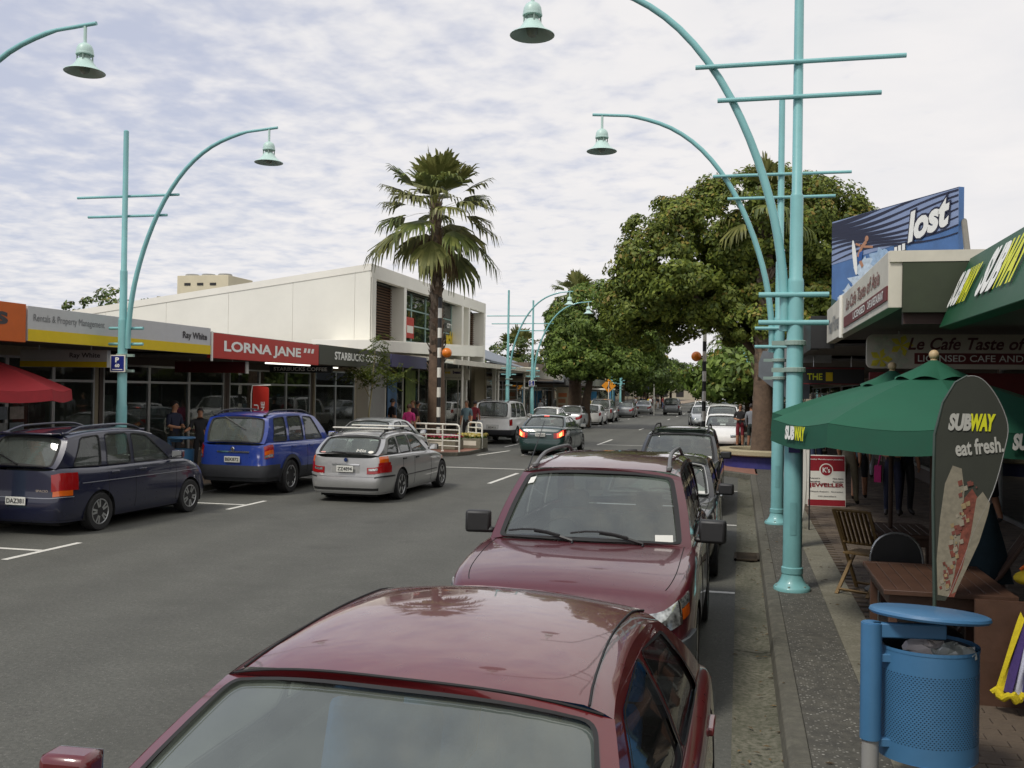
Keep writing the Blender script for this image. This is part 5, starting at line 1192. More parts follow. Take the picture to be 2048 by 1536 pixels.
K['patch']('chrome_strip', CHROME, -.3, .3, .80, .83, .018, True); K['patch']('plate_recess', mat('plate_surround', (.30, .30, .29), .4), -.3, .3, .58, .76, .002, True); K['plate']('ZZ4894', -K['a']-.002, .62, False)
b = MB(); b.lathe([(.042, 0), (.036, .01), (0, .01)], 12, M=Matrix.Rotation(-PI/2, 4, 'Y'), c=(-K['a']*.985, 0, .86)); b.build('badge', mat('badge_blue', lin(40, 60, 110), .3, metal=.3), g)
b = MB(); b.tube([K['RF'](.02+.42*t, .07+.03*t)+V(-.02, 0, .0) for t in (0, .5, 1)], .016, 5); b.build('wiper', BLK, g)
b = MB(); b.poly([K['RF'](-.72+.075*math.cos(t), .155+.07*math.sin(t))+V(-.004, 0, .0) for t in [2*PI*i/14 for i in range(14)]]); b.build('oval_sticker', WHITE, g)
b = MB(); b.poly([K['RF'](u, v)+V(-.004, 0, 0) for u, v in ((.84, .06), (.66, .06), (.66, .13), (.82, .14))]); b.build('bumper_sticker', mat('pink_sticker', lin(206, 150, 140), .5), g)
letters('Mia', WINK, g, K['RF'](-.3, .12)+V(-.01, 0, 0), (0, -1, 0), (.0, 0, 1), .06, .22, shear=.3)
simple('silver saloon parked third on the left behind the silver estate', SILV2, 'saloon', -10.5, 28.0, True, rails=None)
g, K = simple('boxy white off roader parked past the flower planter', WHT, 'wagon4', -10.28, 42.6, True, plate=None, rails=(.04, 1.9, 4.2, BLK), fine=True, two_tone=(.62, mat('dark_bumper', (.03, .03, .035), .6)))
K['plate']('EG411', -K['a']-.01, .66, False); K['patch']('plate_recess', mat('white_recess', (.6, .6, .57), .4), -.28, .28, .35, .62, .004, True); K['patch']('step_bumper', mat('dark_bumper'), -.8, .8, .08, .28, .05, True)
S = dict(label='dark green saloon braking at the crossing with lit tail lights', L=4.73, W=1.81, H=1.43, fo=.92, wb=2.75, wr=.315, paint=DGR, zs=.2, nR=9, boot=True,
         belt=[(0, .62), (.25, .74), (.7, .83), (1.25, .91), (2.3, .96), (3.5, 1.0), (4.3, 1.02), (4.62, .99), (4.73, .86)], roof=[(1.95, 1.34), (2.3, 1.39), (2.8, 1.42), (3.2, 1.41), (3.6, 1.35)], cowl=1.25, rbase=4.15, rf=2.05, rr=3.5, yr=.60, bowr=.09, bowrc=.12, wins=[(1.65, 2.25, 2.72, 2.76), (2.84, 2.82, 3.35, 3.7)], doors=[1.5, 2.8, 3.7], handles=[2.6, 3.55], hm=DGR, mirror=DGR, rim='five', rs=(.04, .93, .9))
g, K = car(S); place(g, -6.82, 36.1, True, -.5)
for s in (1, -1):
    t = K['patch']('tail_light', REDL, s*.48, s*1.08, .66, .93, .012, True); K['patch']('lit_lamp', LIT, s*.60, s*.86, .68, .90, .016, True, par=t, n=4); K['patch']('lit_core', LITC, s*.68, s*.78, .70, .86, .02, True, par=t, n=3)
K['plate']('CKG251', -K['a']-.008, .70, False); K['patch']('chrome_strip', CHROME, -.4, .4, .86, .885, .014, True); K['patch']('bumper_line', mat('pale_green_edge', (.08, .14, .13), .3), -1.1, 1.1, .545, .56, .006, True, n=20)
b = MB(); b.poly([K['RF'](u, .92+.0*u)+V(-.0, 0, .006) for u in (-.14, .14)]+[K['RF'](u, .985)+V(0, 0, .006) for u in (.14, -.14)]); b.build('high_brake_light', LIT, g)
simple('white hatchback parked behind the dark green saloon', WHT, 'hatch', -10.1, 68.6, True)
simple('silver off roader with dark roof parked ahead of the white hatchback', SILV, 'suv', -10.2, 75.0, True, rails=(.05, 1.9, 4.1, BLK))
simple('grey green saloon parked behind the far white railing', GREYC, 'saloon', -10.2, 90.5, True)
simple('pale silver saloon last in the left hand row', SILV2, 'saloon', -10.0, 106, True)
simple('low white car glimpsed past the boxy white off roader', WHT, 'saloon', -10.4, 54, True)
simple('silver saloon glimpsed over the dark green saloon roof', SILV2, 'saloon', -10.2, 61, True)
# ================================================================ trees and plants
def leaf_mat(name, a_, b_, rough=.55, trans=.25):
    if name in MATS: return MATS[name]
    m = bpy.data.materials.new(name); m.use_nodes = True; t = m.node_tree; t.nodes.clear(); MATS[name] = m
    out = nd(t, 'ShaderNodeOutputMaterial'); g = nd(t, 'ShaderNodeNewGeometry'); mx = nd(t, 'ShaderNodeMixRGB')
    t.links.new(g.outputs['Random Per Island'], mx.inputs[0]); mx.inputs[1].default_value = tuple(a_)+(1,); mx.inputs[2].default_value = tuple(b_)+(1,)
    tc = nd(t, 'ShaderNodeTexCoord'); n = nd(t, 'ShaderNodeTexNoise'); n.inputs['Scale'].default_value = .9; n.inputs['Detail'].default_value = 3; t.links.new(tc.outputs['Object'], n.inputs['Vector'])
    mr = nd(t, 'ShaderNodeMapRange'); t.links.new(n.outputs['Fac'], mr.inputs[0]); mr.inputs[1].default_value = .3; mr.inputs[2].default_value = .7; mr.inputs[3].default_value = .72; mr.inputs[4].default_value = 1.3
    mu = nd(t, 'ShaderNodeMixRGB', blend_type='MULTIPLY'); mu.inputs[0].default_value = 1; t.links.new(mx.outputs[0], mu.inputs[1]); t.links.new(mr.outputs[0], mu.inputs[2])
    d = nd(t, 'ShaderNodeBsdfPrincipled'); d.inputs['Roughness'].default_value = rough; d.inputs['Specular IOR Level'].default_value = .35; t.links.new(mu.outputs[0], d.inputs['Base Color'])
    tr = nd(t, 'ShaderNodeBsdfTranslucent'); t.links.new(mu.outputs[0], tr.inputs[0])
    ms = nd(t, 'ShaderNodeMixShader'); ms.inputs[0].default_value = trans; t.links.new(d.outputs[0], ms.inputs[1]); t.links.new(tr.outputs[0], ms.inputs[2]); t.links.new(ms.outputs[0], out.inputs[0]); return m
BARK = mat('bark', lin(84, 70, 56), .9, var=.3, scale=6, bump=.6, bscale=18)
PBARK = mat('palm_bark', lin(104, 86, 70), .9, var=.35, scale=5, bump=.7, bscale=14)
LEAF1 = leaf_mat('olive_leaves', (.055, .092, .014), (.21, .25, .036)); LEAF1b = leaf_mat('bronze_shoots', (.26, .24, .045), (.27, .19, .045))
LEAF2 = leaf_mat('green_leaves', (.07, .125, .022), (.18, .25, .045)); LEAFD = leaf_mat('dark_leaves', (.045, .08, .022), (.12, .165, .04))
FROND = leaf_mat('palm_frond', (.10, .115, .03), (.25, .25, .08), .45); FRONDB = leaf_mat('dead_frond', (.13, .09, .045), (.26, .19, .09), .8, .15); FRONDG = leaf_mat('green_frond', (.075, .11, .03), (.20, .225, .06), .45)
def leaf_cloud(pos, nrm, size, rng, aspect=.5):
    """one folded leaf quad per point"""
    n = len(pos); r = rng.normal(size=(n, 3)); t = np.cross(nrm, r); t /= np.linalg.norm(t, axis=1)[:, None]+1e-9
    u = np.cross(nrm, t); s = (size*(.6+.8*rng.random(n)))[:, None]
    a_ = pos-t*s*.5; c = pos+t*s*.5; b_ = pos+u*s*aspect*.5+nrm*s*.12; d = pos-u*s*aspect*.5+nrm*s*.12
    v = np.stack([a_, b_, c, d], 1).reshape(-1, 3)
    return v
def mesh_quads(name, v, m, parent, mi=None, kind=None):
    n = len(v)//4; me = bpy.data.meshes.new(name); me.vertices.add(len(v)); me.vertices.foreach_set('co', v.astype(np.float32).ravel())
    me.loops.add(n*4); me.loops.foreach_set('vertex_index', np.arange(n*4, dtype=np.int32)); me.polygons.add(n); me.polygons.foreach_set('loop_start', np.arange(0, n*4, 4, dtype=np.int32))
    for q in (m if isinstance(m, list) else [m]): me.materials.append(q)
    if mi is not None: me.polygons.foreach_set('material_index', mi.astype(np.int32))
    me.update(calc_edges=True); o = bpy.data.objects.new(name, me); C.objects.link(o); o.parent = parent
    if kind: o['kind'] = kind
    return o
def crown(parent, blobs, nclump, per, leaf, clump_r, mats, seed, shoots=.16, holes=0., up=.25, rel=(0, 0, 0), zmin=-9):
    """clumps of leaves spread over the shell and inside of several ellipsoids"""
    rng = np.random.default_rng(seed); P, Nn, MI = [], [], []
    w_ = np.array([b[3]*b[4]+b[3]*b[5]+b[4]*b[5] for b in blobs]); w_ = w_/w_.sum()
    for k in range(nclump):
        b = blobs[rng.choice(len(blobs), p=w_)]
        d = rng.normal(size=3); d /= np.linalg.norm(d); d[2] = d[2] if d[2] > -.55 else d[2]*.4; d /= np.linalg.norm(d)
        c = np.array(b[:3])+d*np.array(b[3:6])*(rng.uniform(.80, 1.03) if rng.random() < .8 else rng.uniform(.35, .85))
        if any(np.sum(((c-np.array(q[:3]))/np.array(q[3:6]))**2) < .55 for q in blobs) and rng.random() < .7: continue
        if c[2] < zmin: continue
        cr_ = clump_r*rng.uniform(.65, 1.3); m_ = int(per*rng.uniform(.7, 1.3))
        q = rng.normal(size=(m_, 3)); q /= np.linalg.norm(q, axis=1)[:, None]; q = np.where((q@d < -.3)[:, None], -q, q)
        rr = cr_*rng.random(m_)**.4
        P.append(c+q*rr[:, None]*np.array([1, 1, .75])); nn = q+d*.5+np.array([0, 0, up])+rng.normal(size=(m_, 3))*.45; Nn.append(nn/np.linalg.norm(nn, axis=1)[:, None])
        sh = (rng.random(m_) < shoots*(1 if d[2] > -.1 else .2)*2*rng.random()) & ((q@(d*.5+np.array([0, 0, .8]))) > .3); MI.append(sh.astype(int))
    P = np.concatenate(P)-np.array(rel); Nn = np.concatenate(Nn); MI = np.concatenate(MI)
    v = leaf_cloud(P, Nn, np.full(len(P), leaf), rng)
    return mesh_quads('crown', v, mats, parent, MI if len(mats) > 1 else None, 'stuff')
def trunk(parent, paths, m=None, name='trunk'):
    for i, (pts, rs) in enumerate(paths):
        P = []; Rr = []
        for k in range(len(pts)-1):
            for t in (0, .33, .66): P.append(V(*pts[k]).lerp(V(*pts[k+1]), t)+V(random.uniform(-1, 1), random.uniform(-1, 1), 0)*rs[k]*.12); Rr.append(rs[k]+(rs[k+1]-rs[k])*t)
        P.append(V(*pts[-1])); Rr.append(rs[-1]); b = MB(); b.tube(P, Rr, 12); b.build('trunk' if i == 0 else 'branch', m or BARK, parent, smooth=True)
def fan_leaf(b, o, d, size, droop, rng, nseg=17, spread=1.9, pet=1.0):
    """washingtonia leaf: petiole then a fan of folded segments with drooping tips"""
    d = d.normalized(); side = d.cross(V(0, 0, 1)); side = side.normalized() if side.length > .05 else V(1, 0, 0); up = side.cross(d).normalized()
    pts = [o+d*pet*size*t-V(0, 0, droop*.35*size*t*t) for t in (0, .33, .66, 1)]; b.cur = 1
    for k in range(3): 
        p, q = pts[k], pts[k+1]; w_ = side*.03*(1-.2*k); b.add([p-w_, q-w_*.8, q+w_*.8, p+w_], [(0, 1, 2, 3)])
    hub = pts[-1]; dd_ = (pts[-1]-pts[-2]).normalized(); up2 = side.cross(dd_).normalized(); b.cur = 0
    for i in range(nseg):
        a_ = spread*(i/(nseg-1)-.5)*2*.5+rng.uniform(-.05, .05); L = size*(1.0-.25*abs(a_)/spread*1.6)*rng.uniform(.85, 1.1)
        v = (dd_*math.cos(a_)+side*math.sin(a_)+up2*.12).normalized(); n_ = side*math.cos(a_)-dd_*math.sin(a_)
        w0, w1 = .018*size, .05*size; dr = droop*rng.uniform(.7, 1.3)
        p0 = hub; p1 = hub+v*L*.45-V(0, 0, dr*.06*size); p2 = hub+v*L*.78-V(0, 0, dr*.26*size); p3 = hub+v*L*(.95-.12*dr)-V(0, 0, dr*.62*size)
        b.add([p0-n_*w0, p1-n_*w1, p1+n_*w1, p0+n_*w0], [(0, 1, 2, 3)]); b.add([p1-n_*w1, p2-n_*w1*.7, p2+n_*w1*.7, p1+n_*w1], [(0, 1, 2, 3)]); b.add([p2-n_*w1*.7, p3-n_*.006, p3+n_*.006, p2+n_*w1*.7], [(0, 1, 2, 3)])
def fan_palm(label, x, y, h, seed, size=1.15, ngreen=34, ndead=26, base=.36, top=.2, group='fan palms along the street', lean=(0, 0)):
    rng = random.Random(seed); g = thing('palm_tree', label, 'palm tree', (x, y, FZ), 0, group)
    P = [V(lean[0]*(z/h)**1.5, lean[1]*(z/h)**1.5, z) for z in np.linspace(0, h, 26)]
    rs = [base+.12*math.exp(-p.z*2.2) if p.z < .2*h else base-(base-top)*min(1, (p.z/h-.2)/.5) for p in P]
    b = MB(); b.tube(P, rs, 16); b.build('trunk', PBARK, g, smooth=True)
    b = MB()                                        # old leaf bases stud the trunk
    for k in range(420):
        z = h*(.30+.70*rng.random()**.8); a_ = rng.random()*2*PI; r_ = base-(base-top)*min(1, (z/h-.2)/.5)
        c = V(lean[0]*(z/h)**1.5+r_*math.cos(a_), lean[1]*(z/h)**1.5+r_*math.sin(a_), z); o_ = V(math.cos(a_), math.sin(a_), 0); sd_ = V(-o_.y, o_.x, 0); L = rng.uniform(.14, .3); wv = rng.uniform(.05, .1)
        b.add([c-sd_*wv-o_*.02, c+sd_*wv-o_*.02, c+sd_*wv*.6+o_*(.07+.05*rng.random())+V(0, 0, L), c-sd_*wv*.6+o_*(.07+.05*rng.random())+V(0, 0, L)], [(0, 1, 2, 3)])
    b.build('leaf_bases', mat('leaf_base', lin(126, 112, 96), .9, var=.35, scale=7, island=.45), g, kind='stuff')
    T = P[-1]
    for k in range(ngreen):
        f = k/ngreen; el = R(84)-f*R(112)+rng.uniform(-.12, .12); a_ = k*2.39996+rng.uniform(-.2, .2); d = V(math.cos(a_)*math.cos(el), math.sin(a_)*math.cos(el), math.sin(el))
        b = MB(); fan_leaf(b, T+V(0, 0, .0-.55*f), d, size*rng.uniform(.82, 1.12), .16+.68*f, rng, 19, 1.9, .62+.35*min(1, 2*f)); b.build('frond', [FRONDG if k % 3 == 0 else FROND, FROND], g)
    for k in range(ndead):
        a_ = k*2.39996+1; el = R(-30-45*rng.random()); d = V(math.cos(a_)*math.cos(el), math.sin(a_)*math.cos(el), math.sin(el))
        b = MB(); fan_leaf(b, T+V(0, 0, -.4-.45*rng.random()), d, size*rng.uniform(.5, .78), 1.0, rng, 13, 1.2, .6); b.build('dry_frond', [FRONDB if k % 4 else FROND, FRONDB], g)
    return g
fan_palm('tall shaggy fan palm with dry hanging fronds beside the striped crossing pole', -11.4, 36.0, 9.35, 11, 1.5, 46, 24, .33, .20, lean=(-.15, 0))
fan_palm('fan palm growing up through the broad tree by the raised planter', .72, 31.2, 8.35, 5, .95, 22, 0, .34, .22)
fan_palm('fan palm rising behind the leafy tree on the left side', -10.5, 63.0, 8.5, 8, 1.15, 26, 10, .45, .28)
fan_palm('small far fan palm at the gap between the trees', -1.9, 150, 11.5, 9, 1.8, 22, 6, .4, .25)
fan_palm('far fan palm behind the grey roofed shop, nearer the white building', -21, 92, 5.8, 21, 1.9, 22, 4, .4, .3)
fan_palm('far fan palm behind the grey roofed shop, nearer the leafy tree', -17, 96, 6.2, 22, 1.9, 22, 4, .4, .3)

def broadleaf(name, label, loc, blobs, paths, nclump, per, leaf, cr_, mats, seed, cat='tree', group=None, **kw):
    g = thing(name, label, cat, loc, 0, group); trunk(g, [([tuple(V(*p)-V(*loc)) for p in pts], rs) for pts, rs in paths])
    crown(g, blobs, nclump, per, leaf, cr_, mats, seed, rel=loc, **kw); return g
broadleaf('broadleaf_tree', 'broad dense tree with bronze tinged leaves spreading over the right kerb', (.74, 33.2, FZ),
          [(-1.8, 33, 6.5, 2.3, 2.6, 2.3), (.6, 33, 7.5, 2.7, 2.7, 2.15), (2.3, 33.2, 7.2, 1.9, 2.4, 2.0), (.9, 33.4, 5.4, 2.6, 2.6, 1.5), (-3.1, 33, 5.3, 1.3, 1.8, 1.5), (-.8, 33, 5.3, 1.6, 2.0, 1.0), (3.0, 33, 5.0, 1.1, 1.6, 1.2), (.6, 32.6, 4.9, 1.5, 1.4, 1.0), (.9, 31.6, 4.5, 1.3, 1.0, .7)],
          [([(.74, 33.2, .1), (.74, 33.2, 2), (.6, 33.2, 3.8), (.3, 33.1, 6)], [.26, .22, .18, .08]), ([(.6, 33.2, 3.6), (-.6, 33, 4.7), (-2, 33, 6.0)], [.14, .10, .05]), ([(.6, 33.2, 3.6), (1.3, 33.3, 4.8), (2.2, 33.2, 6.6)], [.14, .10, .05])],
          1350, 150, .15, .42, [LEAF1, LEAF1b], 3, shoots=.14)
broadleaf('broadleaf_tree', 'large leafy green tree on the left hiding the palm trunk beyond the teal lamps', (-9.6, 61.5, FZ),
          [(-9.0, 61.5, 6.9, 2.9, 2.8, 2.2), (-7.4, 62, 5.6, 2.5, 2.6, 1.9), (-10.1, 61, 5.4, 1.9, 2.2, 2.0), (-8.4, 61.5, 4.6, 2.8, 2.4, 1.3), (-5.9, 62.5, 5.2, 1.2, 1.6, 1.2), (-9.9, 60.6, 4.1, 1.7, 1.6, 1.1), (-7, 61, 4.0, 1.6, 1.6, 1.0)],
          [([(-9.6, 61.5, .1), (-9.5, 61.5, 2), (-9.0, 61.5, 5)], [.34, .26, .1])], 760, 110, .24, .58, [LEAF2, LEAF1b], 4, shoots=.08)
k = 0
for lab, x, y, h, r_, m in (('tree overhanging the far right shops behind the palm trunk', .5, 58, 5.6, 2.6, LEAF2), ('dark tree at the far right beyond the white van', 1.5, 96, 7.5, 3.6, LEAFD), ('far right tree close to the end of the street', 1.5, 140, 9, 5, LEAFD),
                            ('tree over the far left shops behind the yellow sign', -11.5, 98, 8.0, 3.6, LEAFD), ('far left tree by the blue fascia shop', -11.5, 122, 7.4, 3.6, LEAF2), ('dark tree further along the left side near the crossing crowd', -11.5, 150, 7.2, 4.2, LEAFD), ('far tree at the left end of the street', -13, 190, 8, 5.5, LEAFD),
                            ('far tree standing at the right end of the street', 2, 200, 12, 6.5, LEAF2), ('round tree closing the middle of the far street', -5.5, 300, 9, 6, LEAFD)):
    broadleaf('broadleaf_tree', lab, (x, y, FZ), [(x, y, h*.66, r_, r_, h*.34), (x-r_*.5, y, h*.55, r_*.7, r_*.7, h*.25), (x+r_*.5, y, h*.58, r_*.7, r_*.7, h*.26)], [([(x, y, .1), (x, y, h*.3), (x, y, h*.6)], [.28, .22, .1])], 150, 55, .32*(1+y/260), .7*(1+y/300), [m, LEAF1b], 20+k, shoots=.06, group='street trees further off'); k += 1
for lab, x, y, z, r_ in (('dark tree top showing over the roofs left of the white building', -37.2, 53.0, 5.5, 3.2), ('dense green tree behind the grey pitched roof', -20, 90, 4.6, 3.0), ('low dark trees behind the shops beyond the grey roof', -15.5, 94, 5.2, 2.3)):
    broadleaf('broadleaf_tree', lab, (x, y, 0), [(x, y, z, r_*1.25, r_, 2.6), (x+1.8, y, z-.6, r_, r_, 2.0), (x-1.8, y, z-.8, r_, r_, 2.0)], [([(x, y, 0), (x, y, 2), (x, y, 4)], [.3, .25, .1])], 170, 60, .3, .6, [LEAFD, LEAF1b], 40+k, group='trees behind the left shops'); k += 1
# young street tree by the coffee shop
yt_ = thing('young_tree', 'young slender street tree with feathery leaves before the coffee shop', 'tree', (-12.0, 30.2, FZ))
trunk(yt_, [([(0, 0, 0), (.1, 0, 1.2), (.22, 0, 2.4), (.3, 0, 3.5)], [.035, .03, .024, .012]), ([(.12, 0, 1.9), (-.2, 0, 2.5), (-.5, 0, 2.8)], [.018, .014, .006]), ([(.2, 0, 2.2), (.6, .1, 2.7)], [.016, .006])], mat('pale_bark', lin(150, 140, 104), .8, var=.2))
rng = np.random.default_rng(5); P, Nn = [], []
for (cx_, cz_, rx, rz_, n) in ((.25, 2.75, .95, .30, 60), (.35, 3.15, .55, .3, 26), (.38, 3.75, .3, .25, 14), (-.35, 2.6, .5, .25, 22), (.75, 2.5, .5, .25, 20)):
    for k in range(n):
        c = np.array([cx_, 0, cz_])+rng.normal(size=3)*np.array([rx*.55, rx*.5, rz_*.6]); a_ = rng.random()*2*PI; d = np.array([math.cos(a_), math.sin(a_), -.25]); sd_ = np.array([-d[1], d[0], 0])
        for j in range(9):
            for s in (1, -1): P.append(c+d*(.05+.04*j)+sd_*s*.05-np.array([0, 0, .012*j])); Nn.append(np.array([0, 0, 1])+rng.normal(size=3)*.4)
P = np.array(P); Nn = np.array(Nn); Nn /= np.linalg.norm(Nn, axis=1)[:, None]
mesh_quads('crown', leaf_cloud(P, Nn, np.full(len(P), .11), rng, .38), leaf_mat('feathery_leaves', (.05, .085, .015), (.15, .17, .03), .5, .4), yt_, kind='stuff')
# ================================================================ people
SKT = {'skin': SKIN}
def cloth(nm, c): return mat('cloth_'+nm, c, .85, var=.15, scale=14, bump=.15)
def person(label, x, y, face, h=1.70, top=None, bot=None, hair=(.02, .015, .012), shoes=None, legs='long', sleeve='short', pose='stand', z=FZ, group=None, tilt=0., bag=None):
    """face: heading in degrees, 0 = facing +y; one continuous skinned body, hair (and skirt) as children"""
    k = h/1.75; seg = []
    pts = {'pel': (0, 0, .95), 'spi': (0, .01, 1.13), 'che': (0, 0, 1.33), 'nkb': (0, -.005, 1.47), 'nk': (0, .01, 1.53), 'hd': (0, .025, 1.62), 'hd2': (0, .015, 1.70)}
    rad = {'pel': (.155, .115), 'spi': (.135, .10), 'che': (.165, .115), 'nkb': (.075, .065), 'nk': (.055, .055), 'hd': (.075, .092), 'hd2': (.07, .085)}
    ed = [('pel', 'spi', 't'), ('spi', 'che', 't'), ('che', 'nkb', 't'), ('nkb', 'nk', 's'), ('nk', 'hd', 's'), ('hd', 'hd2', 's')]
    for s, n in ((-1, 'l'), (1, 'r')):
        if pose == 'fold': arm = [(.18, 0, 1.42), (.235, .03, 1.16), (.10, .22, 1.12), (.03, .25, 1.13)]
        elif pose == 'reach' and s > 0: arm = [(.18, 0, 1.42), (.27, .10, 1.2), (.36, .36, 1.14), (.38, .45, 1.14)]
        elif pose == 'walk': arm = [(.18, 0, 1.42), (.22, -.05*s, 1.16), (.22, .10-.12*s, .93), (.22, .13-.13*s, .85)]
        else: arm = [(.18, 0, 1.42), (.225, -.02, 1.15), (.225, .06, .91), (.22, .085, .83)]
        for nm, q, r in zip(('sh', 'el', 'wr', 'ha'), arm, ((.068, .066), (.05, .05), (.033, .033), (.034, .022))): pts[nm+n] = (q[0]*s, q[1], q[2]); rad[nm+n] = r
        st = .16*s if pose == 'walk' else .0
        leg = [(.09, 0, .90), (.10, .03+st*.7, .50), (.105, -.01+st*1.3, .10), (.115, .13+st*1.3, .035)]
        if pose == 'sit': leg = [(.09, .02, .90), (.12, .45, .88), (.12, .44, .48), (.12, .57, .42)]
        for nm, q, r in zip(('hi', 'kn', 'an', 'to'), leg, ((.098, .105), (.066, .07), (.045, .05), (.045, .035))): pts[nm+n] = (q[0]*s, q[1], q[2]); rad[nm+n] = r
        ed += [('che', 'sh'+n, 't'), ('sh'+n, 'el'+n, 't' if sleeve != 'none' else 's'), ('el'+n, 'wr'+n, 't' if sleeve == 'long' else 's'), ('wr'+n, 'ha'+n, 's'), ('pel', 'hi'+n, 'b'), ('hi'+n, 'kn'+n, 'b'), ('kn'+n, 'an'+n, 'b' if legs == 'long' else 's'), ('an'+n, 'to'+n, 'h')]
    names = list(pts); ix = {n: i for i, n in enumerate(names)}
    me = bpy.data.meshes.new('person'); me.from_pydata([tuple(c*k for c in pts[n]) for n in names], [(ix[a], ix[b]) for a, b, t in ed], []); o = bpy.data.objects.new('p', me); C.objects.link(o)
    md = o.modifiers.new('skin', 'SKIN'); md.use_smooth_shade = True; md.branch_smoothing = .6; sv = me.skin_vertices[0].data
    for n in names: sv[ix[n]].radius = (rad[n][0]*k, rad[n][1]*k); sv[ix[n]].use_root = (n == 'pel')
    sb = o.modifiers.new('sub', 'SUBSURF'); sb.levels = 1; sb.render_levels = 1
    dg = bpy.context.evaluated_depsgraph_get(); dg.update(); m2 = bpy.data.meshes.new_from_object(o.evaluated_get(dg)); bpy.data.objects.remove(o)
    for m_ in (SKIN, top, bot, shoes or mat('dark_shoes', (.03, .025, .02), .5)): m2.materials.append(m_)
    E = [(np.array(pts[a])*k, np.array(pts[b])*k, {'s': 0, 't': 1, 'b': 2, 'h': 3}[t]) for a, b, t in ed]
    mi = []
    for p in m2.polygons:
        c = np.array(p.center); best = (9, 0)
        for a, b, t in E:
            ab = b-a; f = min(1, max(0, np.dot(c-a, ab)/np.dot(ab, ab))); d = np.linalg.norm(c-(a+ab*f))
            if d < best[0]: best = (d, t)
        mi.append(best[1])
    m2.polygons.foreach_set('material_index', mi); m2.polygons.foreach_set('use_smooth', [True]*len(mi)); m2.name = 'person'
    # fingers, thumb, nose and eyes belong to the same body mesh
    b = MB(); 
    for s, n in ((-1, 'l'), (1, 'r')):
        hp, wp = V(*pts['ha'+n]), V(*pts['wr'+n]); d = (hp-wp).normalized(); sd_ = d.cross(V(1, 0, 0) if abs(d.x) < .8 else V(0, 0, 1)).normalized()
        for j in range(4):
            q = hp+sd_*(-.024+.016*j); L = (.06, .07, .066, .05)[j]; b.tube([(q)*k, (q+d*L*.5+V(-s*.006, 0, 0))*k, (q+d*L+V(-s*.02, 0, 0))*k], [.008*k, .0075*k, .006*k], 5)
        q = wp+(hp-wp)*.5; b.tube([q*k, (q+sd_*-.035+d*.03)*k, (q+sd_*-.04+d*.06)*k], [.01*k, .009*k, .007*k], 5)
    b.tube([V(0, .105, 1.645)*k, V(0, .128, 1.612)*k, V(0, .108, 1.600)*k], [.008*k, .013*k, .01*k], 5)
    bm_v = [tuple(v.co) for v in m2.vertices]; nv = len(bm_v); fs = [tuple(p.vertices) for p in m2.polygons]
    M = MB(); M.v = bm_v; M.f = fs; M.m = list(mi); M.cur = 0; M.add(b.v, b.f); M.cur = 4
    for s in (-1, 1): M.sph((s*.03*k, .108*k, 1.645*k), .009*k, 6, 4)
    M.cur = 5; M.add([V(-.022, .112, 1.578)*k, V(.022, .112, 1.578)*k, V(.02, .113, 1.570)*k, V(-.02, .113, 1.570)*k], [(0, 1, 2, 3)])
    g = M.build('person', [SKIN, top, bot, shoes or MATS['dark_shoes'], mat('eye_dark', (.02, .015, .01), .3), mat('lips', lin(140, 80, 72), .6)], None, smooth=True, angle=180)
    tag(g, label, 'person', group); g.location = (x, y, z-(0 if pose != 'sit' else .46*k*.95)); g.rotation_euler = (0, 0, R(-face))
    hb = MB(); P = []
    for i in range(9):
        t = PI*i/8*.62; row = []
        for j in range(15):
            a_ = 2*PI*j/14; fr = max(0, math.sin(a_)); ext = 1-.42*fr; tt = t*ext
            row.append(V(.088*math.sin(tt)*math.cos(a_), .008+.108*math.sin(tt)*math.sin(a_), 1.655+.108*math.cos(tt))*k)
        P.append(row)
    hb.grid(P); hb.build('hair', mat('hair_%d' % int(hair[0]*1000), hair, .6, var=.3, scale=40), g, smooth=True, angle=180)
    if legs == 'skirt':
        sk = MB(); sk.lathe([(.135*k, 1.0*k), (.175*k, .9*k), (.19*k, .7*k), (.205*k, .52*k), (.2*k, .51*k), (.17*k, .8*k)], 16); sk.build('skirt', bot, g, smooth=True)
    if bag: b = MB(); b.bx(.2*k, .32*k, -.12*k, .16*k, .62*k, .92*k); b.tube([V(.26, -.1, .92)*k, V(.15, -.02, 1.45)*k, V(.26, .14, .92)*k], .012, 5); b.build('shoulder_bag', bag, g, bevel=.03)
    return g
CB, CW, CN, CR_, CP = cloth('black', (.02, .02, .022)), cloth('white', (.55, .56, .56)), cloth('navy', (.015, .018, .04)), cloth('red', (.20, .02, .03)), cloth('pink', (.52, .03, .17))
CG, CK, CGR, CBL, CT = cloth('grey', (.26, .28, .30)), cloth('khaki', (.16, .14, .09)), cloth('pale_green', (.30, .50, .24)), cloth('denim', (.06, .08, .14)), cloth('teal', (.10, .16, .18))
person('man in dark shirt with white collar standing by the estate agency window', -13.5, 21.4, 100, 1.80, CN, CB, pose='fold')
person('woman in black leaning beside the man at the estate agency window', -13.15, 22.0, 150, 1.62, CB, CB, pose='reach')
person('woman in a bright pink top seen from behind by the white railing', -10.95, 31.5, 10, 1.66, CP, CBL, hair=(.06, .025, .012))
person('dark clothed person left of the pink topped woman', -12.8, 34.9, 40, 1.80, CB, CB); person('second dark clothed person just behind the pink topped woman', -12.45, 36.8, 60, 1.70, cloth('olive', (.08, .07, .03)), CB)
person('person in dark red brown beside the shaggy palm trunk', -12.15, 35.4, 200, 1.74, cloth('plum', (.06, .02, .03)), CB, hair=(.12, .06, .02))
person('woman in teal grey top standing right of the shaggy palm', -10.5, 37.1, 190, 1.75, CT, CB, hair=(.10, .06, .03)); person('person in dark red top behind the teal topped woman', -10.9, 39.8, 20, 1.72, CR_, CB, bag=CW)
